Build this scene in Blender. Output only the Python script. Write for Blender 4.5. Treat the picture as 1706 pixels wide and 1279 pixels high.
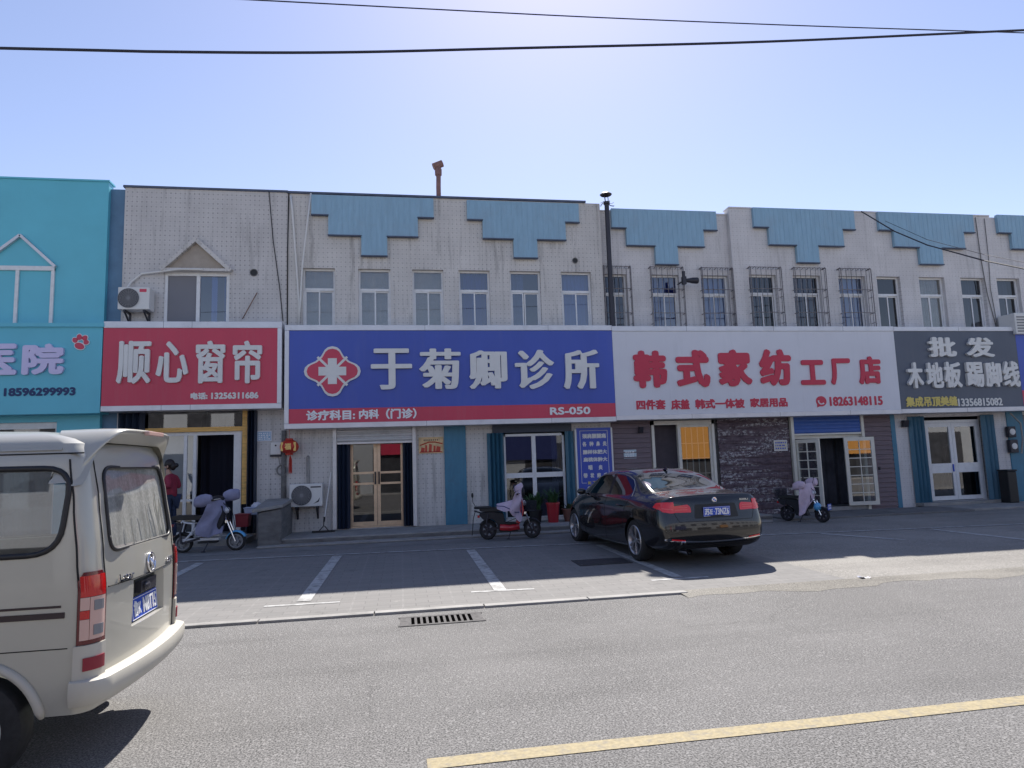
import bpy, bmesh, math, random
from mathutils import Vector, Matrix
from mathutils.bvhtree import BVHTree
random.seed(7)
SC = bpy.context.scene
for _o in list(bpy.data.objects): bpy.data.objects.remove(_o)
RAD = math.radians
# ------------------------------------------------------------------ camera, sky, sun, exposure
EYE = 1.65
AX = ((0.9860972779319603, -0.16286427960639274, -0.03297551945715119),
      (-0.013378076113858751, 0.1199907960223332, -0.992684862355329),
      (0.16562966381258531, 0.9793249896220445, 0.11614378660570876))      # right, down, forward
FOC = 1110.0
cam_d = bpy.data.cameras.new('camera'); cam = bpy.data.objects.new('camera', cam_d)
SC.collection.objects.link(cam); SC.camera = cam
cam_d.sensor_width = 36.0; cam_d.lens = FOC / 1706 * 36.0
cam_d.clip_start = 0.05; cam_d.clip_end = 2000
cam.matrix_world = Matrix(((AX[0][0], -AX[1][0], -AX[2][0], 0), (AX[0][1], -AX[1][1], -AX[2][1], 0),
                           (AX[0][2], -AX[1][2], -AX[2][2], EYE), (0, 0, 0, 1)))
SUN_EL, SUN_AZ = RAD(49.2), RAD(15.0)          # azimuth measured from +Y (into the street front) towards +X
world = bpy.data.worlds.new('World'); SC.world = world; world.use_nodes = True
_nt = world.node_tree; _bg = _nt.nodes['Background']
_sky = _nt.nodes.new('ShaderNodeTexSky'); _sky.sky_type = 'NISHITA'; _sky.sun_disc = False
_sky.sun_elevation = SUN_EL; _sky.sun_rotation = SUN_AZ
_sky.altitude = 0; _sky.air_density = 1.0; _sky.dust_density = 0.28; _sky.ozone_density = 2.0
_tint = _nt.nodes.new('ShaderNodeMix'); _tint.data_type = 'RGBA'; _tint.blend_type = 'MULTIPLY'; _tint.inputs[0].default_value = 1.0
_tint.inputs[7].default_value = (1.17, .99, .99, 1)                     # the lavender cast of this hazy spring sky
_nt.links.new(_sky.outputs[0], _tint.inputs[6]); _nt.links.new(_tint.outputs[2], _bg.inputs[0]); _bg.inputs[1].default_value = 0.082
sun_d = bpy.data.lights.new('sun', 'SUN'); sun_d.energy = 3.9; sun_d.angle = RAD(0.55); sun_d.color = (1, .95, .88)
sun = bpy.data.objects.new('sun', sun_d); SC.collection.objects.link(sun)
_sd = Vector((math.sin(SUN_AZ) * math.cos(SUN_EL), math.cos(SUN_AZ) * math.cos(SUN_EL), math.sin(SUN_EL)))
sun.rotation_euler = _sd.to_track_quat('Z', 'Y').to_euler(); sun.location = (0, 30, 40)
SC.view_settings.view_transform = 'Standard'; SC.view_settings.look = 'None'
SC.view_settings.exposure = 1.12; SC.view_settings.gamma = 1.0
SC.cycles.max_bounces = 6; SC.cycles.diffuse_bounces = 4; SC.cycles.transparent_max_bounces = 12
SC.cycles.use_denoising = True
SC.cycles.sample_clamp_indirect = 8

# ------------------------------------------------------------------ measuring helpers
def _ray(px, py):
    a = ((px - 853) / FOC, (py - 639.5) / FOC, 1)
    return [sum(AX[k][i] * a[k] for k in range(3)) for i in range(3)]
def at(px, py, Y):
    d = _ray(px, py); t = Y / d[1]
    return (d[0] * t, Y, EYE + d[2] * t)
def slope(y): return 0.02 + (y - 7.95) * 0.008
def at_ground(px, py, lift=0.0):                # on the gently rising forecourt
    d = _ray(px, py)                            # EYE + d2 t = .02 + (d1 t - 7.95) * .008
    t = (0.02 - 7.95 * 0.008 - EYE) / (d[2] - 0.008 * d[1])
    return (d[0] * t, d[1] * t, EYE + d[2] * t + lift)
def at_flat(px, py, z=0.0):
    d = _ray(px, py); t = (z - EYE) / d[2]
    return (d[0] * t, d[1] * t, z)
def rect(l, r, t, b, Y):
    my, mx = (t + b) / 2, (l + r) / 2
    return at(l, my, Y)[0], at(r, my, Y)[0], at(mx, b, Y)[2], at(mx, t, Y)[2]   # x0,x1,z0,z1

# ------------------------------------------------------------------ objects
def link(o, parent=None):
    SC.collection.objects.link(o)
    if parent is not None: o.parent = parent
    return o
def tag(o, label=None, cat=None, group=None, kind=None):
    if label: o['label'] = label
    if cat: o['category'] = cat
    if group: o['group'] = group
    if kind: o['kind'] = kind
    return o
def thing(name, label, cat, loc=(0, 0, 0), rotz=0, group=None):
    o = bpy.data.objects.new(name, None); o.location = loc; o.rotation_euler = (0, 0, rotz); o.empty_display_size = .2
    link(o); return tag(o, label, cat, group)
def root_of(o):
    while o.parent is not None: o = o.parent
    return o

class MB:
    """collects shapes, then links them as ONE mesh object"""
    def __init__(s): s.v = []; s.f = []; s.m = []
    def add(s, vs, fs, mi=0):
        n = len(s.v); s.v += [tuple(p) for p in vs]; s.f += [tuple(i + n for i in f) for f in fs]; s.m += [mi] * len(fs); return s
    def box(s, x0, x1, y0, y1, z0, z1, mi=0):
        return s.add([(x0, y0, z0), (x1, y0, z0), (x1, y1, z0), (x0, y1, z0), (x0, y0, z1), (x1, y0, z1), (x1, y1, z1), (x0, y1, z1)],
                     [(0, 3, 2, 1), (4, 5, 6, 7), (0, 1, 5, 4), (1, 2, 6, 5), (2, 3, 7, 6), (3, 0, 4, 7)], mi)
    def bar(s, a, b, w, h, mi=0):                      # square bar between two points
        a, b = Vector(a), Vector(b); d = (b - a).normalized()
        u = d.cross(Vector((0, 0, 1)));  u = Vector((1, 0, 0)) if u.length < 1e-4 else u.normalized()
        t = u.cross(d)
        vs = [p + u * i * w / 2 + t * j * h / 2 for p in (a, b) for i, j in ((-1, -1), (1, -1), (1, 1), (-1, 1))]
        return s.add(vs, [(0, 1, 2, 3), (7, 6, 5, 4), (0, 4, 5, 1), (1, 5, 6, 2), (2, 6, 7, 3), (3, 7, 4, 0)], mi)
    def tube(s, pts, r, n=8, mi=0, cap=True):
        pts = [Vector(p) for p in pts]; rs = r if isinstance(r, (list, tuple)) else [r] * len(pts)
        vs = []; fs = []; up = None
        for i, p in enumerate(pts):
            d = (pts[min(i + 1, len(pts) - 1)] - pts[max(i - 1, 0)]).normalized()
            if up is None: up = Vector((0, 0, 1)) if abs(d.z) < .9 else Vector((1, 0, 0))
            u = d.cross(up).normalized(); w = u.cross(d).normalized(); up = w
            for k in range(n):
                a = 2 * math.pi * k / n; vs.append(p + (u * math.cos(a) + w * math.sin(a)) * rs[i])
        for i in range(len(pts) - 1):
            for k in range(n):
                k2 = (k + 1) % n; fs.append((i * n + k, i * n + k2, (i + 1) * n + k2, (i + 1) * n + k))
        if cap: fs += [tuple(reversed(range(n))), tuple((len(pts) - 1) * n + k for k in range(n))]
        return s.add(vs, fs, mi)
    def lathe(s, prof, c=(0, 0, 0), axis='z', n=24, mi=0, a0=0, a1=2 * math.pi):
        full = abs(a1 - a0 - 2 * math.pi) < 1e-6; m = n if full else n + 1; vs = []; fs = []
        for r, h in prof:
            for k in range(m):
                a = a0 + (a1 - a0) * k / n; p = (r * math.cos(a), r * math.sin(a), h)
                if axis == 'y': p = (p[0], h, p[1])
                if axis == 'x': p = (h, p[0], p[1])
                vs.append((c[0] + p[0], c[1] + p[1], c[2] + p[2]))
        for i in range(len(prof) - 1):
            for k in range(n):
                k2 = (k + 1) % m; fs.append((i * m + k, i * m + k2, (i + 1) * m + k2, (i + 1) * m + k))
        return s.add(vs, fs, mi)
    def prism(s, poly, y0, y1, mi=0):                  # polygon in x,z pushed along y
        n = len(poly)
        return s.add([(x, y0, z) for x, z in poly] + [(x, y1, z) for x, z in poly],
                     [tuple(range(n)), tuple(reversed(range(n, 2 * n)))] + [(i, i + n, (i + 1) % n + n, (i + 1) % n) for i in range(n)], mi)
    def grid(s, rows, mi=0, closed=False):
        n = len(rows[0]); vs = [p for r in rows for p in r]; fs = []
        for i in range(len(rows) - 1):
            for k in range(n if closed else n - 1):
                k2 = (k + 1) % n; fs.append((i * n + k, i * n + k2, (i + 1) * n + k2, (i + 1) * n + k))
        return s.add(vs, fs, mi)
    def ball(s, c, r, n=12, mi=0):
        rx, ry, rz = r if isinstance(r, (tuple, list)) else (r, r, r); rows = []
        for i in range(n // 2 + 1):
            t = math.pi * i / (n // 2); t = min(max(t, .02), math.pi - .02)
            rows.append([(c[0] + rx * math.sin(t) * math.cos(2 * math.pi * k / n), c[1] + ry * math.sin(t) * math.sin(2 * math.pi * k / n), c[2] + rz * math.cos(t)) for k in range(n)])
        return s.grid(rows, mi, True)
    def build(s, name, mat, parent=None, smooth=False, bevel=0, local=False, fix=True, kind=None, sub=0, weld=False, solid=0, loc=None, flat_angle=None):
        me = bpy.data.meshes.new(name)
        off = Vector((0, 0, 0))
        if parent is not None and not local: off = root_of(parent).location
        if loc is not None: off = Vector(loc)
        me.from_pydata([Vector(p) - off for p in s.v], [], s.f)
        mats = mat if isinstance(mat, (list, tuple)) else [mat]
        for m in mats: me.materials.append(m)
        if len(mats) > 1: me.polygons.foreach_set('material_index', s.m)
        if fix or weld:
            bm = bmesh.new(); bm.from_mesh(me)
            if weld: bmesh.ops.remove_doubles(bm, verts=bm.verts, dist=1e-4)
            bmesh.ops.recalc_face_normals(bm, faces=bm.faces); bm.to_mesh(me); bm.free()
        if smooth: me.polygons.foreach_set('use_smooth', [True] * len(me.polygons))
        if smooth == 'auto': me.set_sharp_from_angle(angle=RAD(35))
        o = bpy.data.objects.new(name, me); link(o, parent)
        if loc is not None: o.location = loc
        if kind: o['kind'] = kind
        if solid:
            md = o.modifiers.new('s', 'SOLIDIFY'); md.thickness = solid; md.offset = 0
        if bevel:
            md = o.modifiers.new('b', 'BEVEL'); md.width = bevel; md.segments = 2; md.limit_method = 'ANGLE'; md.angle_limit = RAD(40)
        if sub:
            md = o.modifiers.new('d', 'SUBSURF'); md.levels = sub; md.render_levels = sub
        return o

# ------------------------------------------------------------------ materials
def mat(name, col, rough=.55, metal=0.0, spec=.5, noise=0.0, nscale=6.0, stretch=(1, 1, 1), bump=0.0, bscale=40.0, coat=0.0, emit=None, dirt=0.0, dcol=(.07, .06, .05), dscale=2.0, dstretch=(1, 1, 1), dlo=.52, dhi=.7):
    m = bpy.data.materials.new(name); m.use_nodes = True; nt = m.node_tree; N = nt.nodes; L = nt.links
    b = N['Principled BSDF']; b.inputs['Roughness'].default_value = rough; b.inputs['Metallic'].default_value = metal
    b.inputs['Specular IOR Level'].default_value = spec; b.inputs['Coat Weight'].default_value = coat; b.inputs['Coat Roughness'].default_value = .04
    b.inputs['Base Color'].default_value = (*col, 1)
    if noise or bump or dirt:
        tc = N.new('ShaderNodeTexCoord'); mp = N.new('ShaderNodeMapping'); mp.inputs['Scale'].default_value = stretch
        L.new(tc.outputs['Object'], mp.inputs[0])
    out = None
    if noise:
        t = N.new('ShaderNodeTexNoise'); t.inputs['Scale'].default_value = nscale; t.inputs['Detail'].default_value = 6; t.inputs['Roughness'].default_value = .6
        L.new(mp.outputs[0], t.inputs['Vector'])
        r = N.new('ShaderNodeValToRGB'); r.color_ramp.elements[0].position = .3; r.color_ramp.elements[1].position = .7
        r.color_ramp.elements[0].color = (*[c * (1 - noise) for c in col], 1); r.color_ramp.elements[1].color = (*[min(1, c * (1 + noise)) for c in col], 1)
        L.new(t.outputs['Fac'], r.inputs[0]); out = r.outputs[0]
    if dirt:
        mp2 = N.new('ShaderNodeMapping'); mp2.inputs['Scale'].default_value = dstretch; L.new(tc.outputs['Object'], mp2.inputs[0])
        t = N.new('ShaderNodeTexNoise'); t.inputs['Scale'].default_value = dscale; t.inputs['Detail'].default_value = 9; t.inputs['Roughness'].default_value = .68
        L.new(mp2.outputs[0], t.inputs['Vector'])
        r = N.new('ShaderNodeMapRange'); r.inputs['From Min'].default_value = dlo; r.inputs['From Max'].default_value = dhi; r.inputs['To Max'].default_value = dirt
        L.new(t.outputs['Fac'], r.inputs['Value'])
        x = N.new('ShaderNodeMix'); x.data_type = 'RGBA'; L.new(r.outputs[0], x.inputs[0])
        if out: L.new(out, x.inputs[6])
        else: x.inputs[6].default_value = (*col, 1)
        x.inputs[7].default_value = (*dcol, 1); out = x.outputs[2]
    if out: L.new(out, b.inputs['Base Color'])
    if bump:
        t = N.new('ShaderNodeTexNoise'); t.inputs['Scale'].default_value = bscale; t.inputs['Detail'].default_value = 4
        L.new(mp.outputs[0], t.inputs['Vector'])
        bp = N.new('ShaderNodeBump'); bp.inputs['Strength'].default_value = bump; bp.inputs['Distance'].default_value = .02
        L.new(t.outputs['Fac'], bp.inputs['Height']); L.new(bp.outputs[0], b.inputs['Normal'])
    if emit:
        b.inputs['Emission Color'].default_value = (*emit[0], 1); b.inputs['Emission Strength'].default_value = emit[1]
    m['bsdf'] = out is not None
    return m
def nodes(m): return m.node_tree.nodes, m.node_tree.links, m.node_tree.nodes['Principled BSDF']
def math_node(N, L, op, a, b=None, c=None):
    n = N.new('ShaderNodeMath'); n.operation = op
    for i, v in enumerate((a, b, c)):
        if v is None: continue
        if isinstance(v, (int, float)): n.inputs[i].default_value = v
        else: L.new(v, n.inputs[i])
    return n.outputs[0]
def mix_col(N, L, fac, a, b, mode='MIX'):
    x = N.new('ShaderNodeMix'); x.data_type = 'RGBA'; x.blend_type = mode
    for i, v in ((0, fac), (6, a), (7, b)):
        if isinstance(v, (int, float)): x.inputs[i].default_value = v
        elif isinstance(v, tuple): x.inputs[i].default_value = (*v, 1)
        else: L.new(v, x.inputs[i])
    return x.outputs[2]
def noise_fac(N, L, vec, scale, lo, hi, detail=6, rough=.6, to=1.0):
    t = N.new('ShaderNodeTexNoise'); t.inputs['Scale'].default_value = scale; t.inputs['Detail'].default_value = detail; t.inputs['Roughness'].default_value = rough
    L.new(vec, t.inputs['Vector'])
    r = N.new('ShaderNodeMapRange'); r.inputs['From Min'].default_value = lo; r.inputs['From Max'].default_value = hi; r.inputs['To Max'].default_value = to
    L.new(t.outputs['Fac'], r.inputs['Value']); return r.outputs[0]
def mapping(N, L, scale=(1, 1, 1), loc=(0, 0, 0)):
    tc = N.new('ShaderNodeTexCoord'); mp = N.new('ShaderNodeMapping'); mp.inputs['Scale'].default_value = scale; mp.inputs['Location'].default_value = loc
    L.new(tc.outputs['Object'], mp.inputs[0]); return mp.outputs[0]

def tile_wall(name, base, dot=(.16, .15, .15), stain=.55, vis=.8):
    """pale mosaic cladding with a grid of small dark studs, soot streaks and grime"""
    m = mat(name, base, .6); N, L, b = nodes(m)
    v = mapping(N, L); sp = N.new('ShaderNodeSeparateXYZ'); L.new(v, sp.inputs[0])
    def cell(sock, s, o=0.0):
        f = math_node(N, L, 'FRACT', math_node(N, L, 'MULTIPLY_ADD', sock, s, o)); return math_node(N, L, 'ABSOLUTE', math_node(N, L, 'SUBTRACT', f, .5))
    dx, dz = cell(sp.outputs[0], 1 / .105), cell(sp.outputs[2], 1 / .115)
    d = math_node(N, L, 'MAXIMUM', dx, dz)
    dots = N.new('ShaderNodeMapRange'); dots.inputs['From Min'].default_value = .15; dots.inputs['From Max'].default_value = .11; L.new(d, dots.inputs['Value'])
    gx, gz = cell(sp.outputs[0], 1 / .0525), cell(sp.outputs[2], 1 / .0575)
    gr = math_node(N, L, 'GREATER_THAN', math_node(N, L, 'MAXIMUM', gx, gz), .455)
    col = mix_col(N, L, noise_fac(N, L, v, 1.3, .35, .7), tuple(c * .88 for c in base), tuple(c * 1.07 for c in base))
    col = mix_col(N, L, noise_fac(N, L, v, 14, .3, .7, to=.25), col, tuple(c * .75 for c in base))
    col = mix_col(N, L, math_node(N, L, 'MULTIPLY', gr, .16), col, (.2, .19, .19))
    col = mix_col(N, L, math_node(N, L, 'MULTIPLY', dots.outputs[0], noise_fac(N, L, v, 2.2, .2, .62, to=vis)), col, dot)
    st = noise_fac(N, L, mapping(N, L, (3.2, 1, .32)), 1.6, .53, .74, 8, .7, stain)
    col = mix_col(N, L, st, col, (.16, .15, .14))
    sp2 = noise_fac(N, L, v, 3.1, .69, .76, 9, .75, .8)
    col = mix_col(N, L, sp2, col, (.07, .065, .06))
    L.new(col, b.inputs['Base Color'])
    bp = N.new('ShaderNodeBump'); bp.inputs['Strength'].default_value = .35; bp.inputs['Distance'].default_value = .01
    L.new(math_node(N, L, 'ADD', dots.outputs[0], math_node(N, L, 'MULTIPLY', gr, .5)), bp.inputs['Height']); bp.invert = True
    L.new(bp.outputs[0], b.inputs['Normal']); return m

def asphalt(name, dark, light, patch=.25, grain=95, cracks=False):
    m = mat(name, light, .88, spec=.25); N, L, b = nodes(m); v = mapping(N, L)
    c = mix_col(N, L, noise_fac(N, L, v, grain, .41, .59, 3, .75), dark, light)
    vo = N.new('ShaderNodeTexVoronoi'); vo.inputs['Scale'].default_value = grain * .8; L.new(v, vo.inputs['Vector'])
    c = mix_col(N, L, math_node(N, L, 'MULTIPLY', math_node(N, L, 'GREATER_THAN', vo.outputs['Color'], .8), .22), c, tuple(min(1, x * 1.9) for x in light))
    c = mix_col(N, L, noise_fac(N, L, v, .5, .4, .7, 8, .6, patch), c, tuple(x * 1.25 for x in light))
    c = mix_col(N, L, noise_fac(N, L, mapping(N, L, (.15, 1.2, 1)), 1.1, .5, .72, 6, .6, patch), c, dark)
    if cracks:
        nz = N.new('ShaderNodeTexNoise'); nz.inputs['Scale'].default_value = 2.5; nz.inputs['Detail'].default_value = 5; L.new(v, nz.inputs['Vector'])
        wv = N.new('ShaderNodeVectorMath'); wv.operation = 'MULTIPLY_ADD'; L.new(nz.outputs['Color'], wv.inputs[0]); wv.inputs[1].default_value = (.5, .5, .5); L.new(v, wv.inputs[2])
        ck = N.new('ShaderNodeTexVoronoi'); ck.feature = 'DISTANCE_TO_EDGE'; ck.inputs['Scale'].default_value = .42; L.new(wv.outputs[0], ck.inputs['Vector'])
        ln = math_node(N, L, 'LESS_THAN', ck.outputs['Distance'], .0035); ln = math_node(N, L, 'MULTIPLY', ln, noise_fac(N, L, v, .35, .52, .6, 3, .5, .3))
        c = mix_col(N, L, ln, c, (.03, .03, .03))
        c = mix_col(N, L, noise_fac(N, L, mapping(N, L, (.06, .55, 1), (0, .3, 0)), 1.0, .5, .66, 3, .5, .4), c, tuple(x * .62 for x in light))     # tyre-polished lanes along the road
        c = mix_col(N, L, noise_fac(N, L, v, 1.1, .66, .74, 6, .7, .5), c, (.07, .068, .066))                                                       # oil drips
    L.new(c, b.inputs['Base Color'])
    bp = N.new('ShaderNodeBump'); bp.inputs['Strength'].default_value = .55; bp.inputs['Distance'].default_value = .008
    L.new(noise_fac(N, L, v, grain, .3, .7, 3), bp.inputs['Height']); L.new(bp.outputs[0], b.inputs['Normal']); return m

def pavers(name):
    m = mat(name, (.3, .29, .28), .85, spec=.25); N, L, b = nodes(m); v = mapping(N, L)
    br = N.new('ShaderNodeTexBrick'); L.new(v, br.inputs['Vector']); br.inputs['Scale'].default_value = 1
    br.inputs['Brick Width'].default_value = .3; br.inputs['Row Height'].default_value = .15; br.inputs['Mortar Size'].default_value = .006
    br.inputs['Color1'].default_value = (.195, .19, .182, 1); br.inputs['Color2'].default_value = (.225, .216, .207, 1); br.inputs['Mortar'].default_value = (.15, .145, .14, 1)
    big = N.new('ShaderNodeTexBrick'); L.new(v, big.inputs['Vector']); big.offset = 0; big.inputs['Scale'].default_value = 1
    big.inputs['Brick Width'].default_value = .6; big.inputs['Row Height'].default_value = .6; big.inputs['Mortar Size'].default_value = .012
    big.inputs['Color1'].default_value = (0, 0, 0, 1); big.inputs['Color2'].default_value = (0, 0, 0, 1); big.inputs['Mortar'].default_value = (1, 1, 1, 1)
    c = mix_col(N, L, math_node(N, L, 'MULTIPLY', big.outputs['Fac'], .3), br.outputs['Color'], (.33, .32, .305))
    c = mix_col(N, L, noise_fac(N, L, v, .7, .42, .68, 8, .65, .45), c, (.2, .195, .19))
    c = mix_col(N, L, noise_fac(N, L, v, 60, .35, .65, 3, .6, .3), c, (.17, .165, .16))
    c = mix_col(N, L, noise_fac(N, L, v, 1.7, .60, .72, 8, .7, .6), c, (.1, .1, .1)); c = mix_col(N, L, noise_fac(N, L, v, 5, .64, .70, 6, .7, .55), c, (.33, .32, .3))
    L.new(c, b.inputs['Base Color'])
    bp = N.new('ShaderNodeBump'); bp.inputs['Strength'].default_value = .4; bp.inputs['Distance'].default_value = .006; bp.invert = True
    L.new(br.outputs['Fac'], bp.inputs['Height']); L.new(bp.outputs[0], b.inputs['Normal']); return m

def glass(name, tint=(.55, .62, .66), refl=1.0, dirt=0.0, base=.12, film=0.0):
    """window glass: clear through, mirror by angle, with a film of dust"""
    m = bpy.data.materials.new(name); m.use_nodes = True; N = m.node_tree.nodes; L = m.node_tree.links; N.clear()
    out = N.new('ShaderNodeOutputMaterial'); tr = N.new('ShaderNodeBsdfTransparent'); tr.inputs[0].default_value = (*tint, 1)
    gl = N.new('ShaderNodeBsdfGlossy'); gl.inputs['Roughness'].default_value = .015; gl.inputs[0].default_value = (refl, refl, refl, 1)
    fr = N.new('ShaderNodeFresnel'); gm = N.new('ShaderNodeNewGeometry')        # a thin pane mirrors alike from both sides
    L.new(math_node(N, L, 'MULTIPLY_ADD', gm.outputs['Backfacing'], 1 / 1.6 - 1.6, 1.6), fr.inputs[0])
    fac = math_node(N, L, 'ADD', fr.outputs[0], base)
    mx = N.new('ShaderNodeMixShader'); L.new(fac, mx.inputs[0]); L.new(tr.outputs[0], mx.inputs[1]); L.new(gl.outputs[0], mx.inputs[2])
    sh = mx.outputs[0]
    if dirt:
        v = mapping(N, L, (4, 4, .5)); f = noise_fac(N, L, v, 2.4, .35, .75, 8, .7, dirt)
        v2 = mapping(N, L); f = math_node(N, L, 'ADD', f, noise_fac(N, L, v2, 55, .45, .75, 4, .6, dirt * .6))
        f = math_node(N, L, 'ADD', f, film); df = N.new('ShaderNodeBsdfDiffuse'); df.inputs[0].default_value = (.5, .5, .47, 1)
        m2 = N.new('ShaderNodeMixShader'); L.new(f, m2.inputs[0]); L.new(sh, m2.inputs[1]); L.new(df.outputs[0], m2.inputs[2]); sh = m2.outputs[0]
    L.new(sh, out.inputs[0]); return m

def stone_cladding(name):
    """purplish brown split-face courses with chipped white lime showing"""
    m = mat(name, (.1, .075, .08), .75, spec=.3); N, L, b = nodes(m); v = mapping(N, L)
    c = mix_col(N, L, noise_fac(N, L, mapping(N, L, (2, 1, 9)), 2.2, .35, .65), (.10, .072, .085), (.19, .14, .155))
    chips = noise_fac(N, L, mapping(N, L, (3.0, 1, 5.5)), 3.4, .50, .56, 9, .75)
    band = noise_fac(N, L, mapping(N, L, (.25, 1, 2.6)), 1.9, .47, .54, 3, .5)
    c = mix_col(N, L, math_node(N, L, 'MULTIPLY', chips, band), c, (.5, .48, .48))
    L.new(c, b.inputs['Base Color'])
    bp = N.new('ShaderNodeBump'); bp.inputs['Strength'].default_value = .8; bp.inputs['Distance'].default_value = .03
    L.new(noise_fac(N, L, mapping(N, L, (1.3, 1, 5)), 5, .3, .7, 8, .7), bp.inputs['Height']); L.new(bp.outputs[0], b.inputs['Normal']); return m

def islands(mb):
    par = list(range(len(mb.v)))
    def find(a):
        while par[a] != a: par[a] = par[par[a]]; a = par[a]
        return a
    for f in mb.f:
        for i in f[1:]: par[find(i)] = find(f[0])
    groups = {}
    for f, m in zip(mb.f, mb.m): groups.setdefault(find(f[0]), []).append((f, m))
    out = []
    for fs in groups.values():
        q = MB(); used = {}
        for f, m in fs:
            g = []
            for i in f:
                if i not in used: used[i] = len(q.v); q.v.append(mb.v[i])
                g.append(used[i])
            q.f.append(tuple(g)); q.m.append(m)
        out.append(q)
    return out
def build_each(mb, *a, **k):
    """one object for every separate piece"""
    return [q.build(*a, **k) for q in islands(mb)]
class Mats: pass
K = Mats()
K.tile = tile_wall('grey_mosaic_tile', (.60, .572, .55), vis=.65)
K.tile_warm = tile_wall('weathered_mosaic_tile', (.63, .60, .565), stain=.8, vis=.5)
K.pale = tile_wall('pale_mosaic_tile', (.66, .635, .625), dot=(.40, .38, .37), stain=.4, vis=.6)
K.blue_panel = mat('sky_blue_ribbed_panel', (.25, .41, .53), .5, noise=.08, nscale=5, stretch=(3, 1, .5), dirt=.35, dcol=(.27, .34, .4), dscale=1.6, dlo=.5, dhi=.75)
K.teal = mat('turquoise_cladding', (.12, .49, .60), .42, noise=.05, nscale=1.2)
K.teal_dark = mat('blue_grey_pier_paint', (.10, .20, .31), .55, noise=.12, nscale=4)
K.pier_blue = mat('teal_pier_paint', (.05, .19, .29), .5, noise=.12, nscale=3, stretch=(3, 1, .6), dirt=.25, dscale=3)
K.white_pvc = mat('white_window_frame', (.72, .72, .72), .35, noise=.05, nscale=8, dirt=.15, dscale=9)
K.cream = mat('cream_painted_metal', (.66, .63, .55), .4, noise=.06)
K.gold = mat('brushed_gold_metal', (.60, .46, .32), .35, metal=.5, noise=.1, nscale=12)
K.orange_wood = mat('raw_yellow_timber', (.72, .42, .12), .6, noise=.25, nscale=7, stretch=(.6, 4, 4))
K.shutter_blue = mat('folded_blue_shutter_paint', (.045, .14, .21), .4, noise=.15, nscale=6, stretch=(6, 1, .4))
K.shutter_dark = mat('dark_navy_shutter_paint', (.02, .03, .055), .4, noise=.15, nscale=6, stretch=(6, 1, .4))
K.roller = mat('silver_roller_shutter', (.62, .61, .6), .38, metal=.25, noise=.06, nscale=5, dirt=.2, dscale=4)
K.roller_blue = mat('blue_roller_shutter', (.045, .11, .36), .4, noise=.08)
K.siding = mat('purple_brown_siding', (.165, .122, .135), .65, noise=.2, nscale=3, stretch=(.8, 1, 9), bump=.2, bscale=30)
K.stone = stone_cladding('chipped_stone_cladding')
K.frame_silver = mat('silver_sign_frame', (.62, .61, .63), .36, metal=.35, noise=.05, nscale=3, dirt=.15, dscale=2.5)
K.roof_cap = mat('dark_slate_roof_edge', (.08, .10, .15), .7, noise=.2)
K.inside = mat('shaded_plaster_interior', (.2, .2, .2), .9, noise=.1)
K.inside_dark = mat('dark_cluttered_interior', (.045, .045, .05), .9, noise=.5, nscale=2)
K.concrete = mat('worn_concrete', (.29, .28, .265), .85, noise=.18, nscale=4, bump=.3, bscale=60, dirt=.4, dcol=(.1, .095, .09), dscale=1.7)
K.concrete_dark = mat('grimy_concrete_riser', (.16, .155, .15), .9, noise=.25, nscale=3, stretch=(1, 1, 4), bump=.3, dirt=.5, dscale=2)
K.roof = mat('roof_bitumen', (.09, .09, .1), .9, noise=.2)
K.glass = glass('window_glass')
K.glass_blue = glass('blue_tinted_window_glass', (.25, .36, .62), .9, base=.12)
K.glass_dark = glass('dark_window_glass', (.22, .25, .3), .85, base=.06)
K.glass_dusty = glass('dusty_window_glass', (.6, .62, .6), .9, dirt=.28)
K.curtain = mat('pale_curtain_cloth', (.5, .52, .58), .85, noise=.1, nscale=3, stretch=(8, 1, .3))
K.curtain_blue = mat('blue_curtain_cloth', (.07, .11, .32), .85, noise=.2, nscale=3, stretch=(8, 1, .3))
K.blind = mat('warm_grey_blind', (.36, .35, .33), .85, noise=.15, nscale=2, stretch=(1, 1, 3))
K.black = mat('black_rubber_plastic', (.012, .012, .013), .5)
K.dark_metal = mat('dark_painted_metal', (.035, .034, .045), .45, metal=.3)
K.rust_bar = mat('rusty_wrought_iron', (.20, .185, .19), .65, metal=.3, noise=.4, nscale=20)
K.white = mat('white_paint', (.8, .8, .8), .4)
K.ivory = mat('ivory_plastic', (.68, .67, .64), .4, noise=.04, dirt=.12, dscale=6)
K.chrome = mat('chrome', (.8, .8, .82), .12, metal=1.0)
K.alloy = mat('silver_alloy', (.42, .42, .44), .35, metal=.8)
K.tyre = mat('tyre_rubber', (.018, .018, .019), .8, noise=.3, nscale=30)
K.red = mat('red_sign_face', (.58, .04, .085), .38, noise=.08, nscale=.8, stretch=(1, 1, .4), dirt=.12, dcol=(.4, .2, .2), dscale=2.5, dstretch=(3, 1, .3))
K.blue = mat('royal_blue_sign_face', (.045, .085, .41), .38, noise=.09, nscale=.8, stretch=(1, 1, .4), dirt=.12, dcol=(.16, .18, .36), dscale=2.5, dstretch=(3, 1, .3))
K.signwhite = mat('white_sign_face', (.68, .67, .70), .38, noise=.04, nscale=.8, dirt=.14, dcol=(.42, .41, .42), dscale=2.5, dstretch=(3, 1, .3))
K.slate = mat('slate_grey_sign_face', (.09, .105, .14), .45, noise=.08, nscale=1, dirt=.12, dcol=(.2, .2, .22), dscale=2.5, dstretch=(3, 1, .3))
K.letter = mat('cream_letter_face', (.72, .70, .66), .4, noise=.04, nscale=3, dirt=.2, dcol=(.5, .48, .44), dscale=4)
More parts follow.
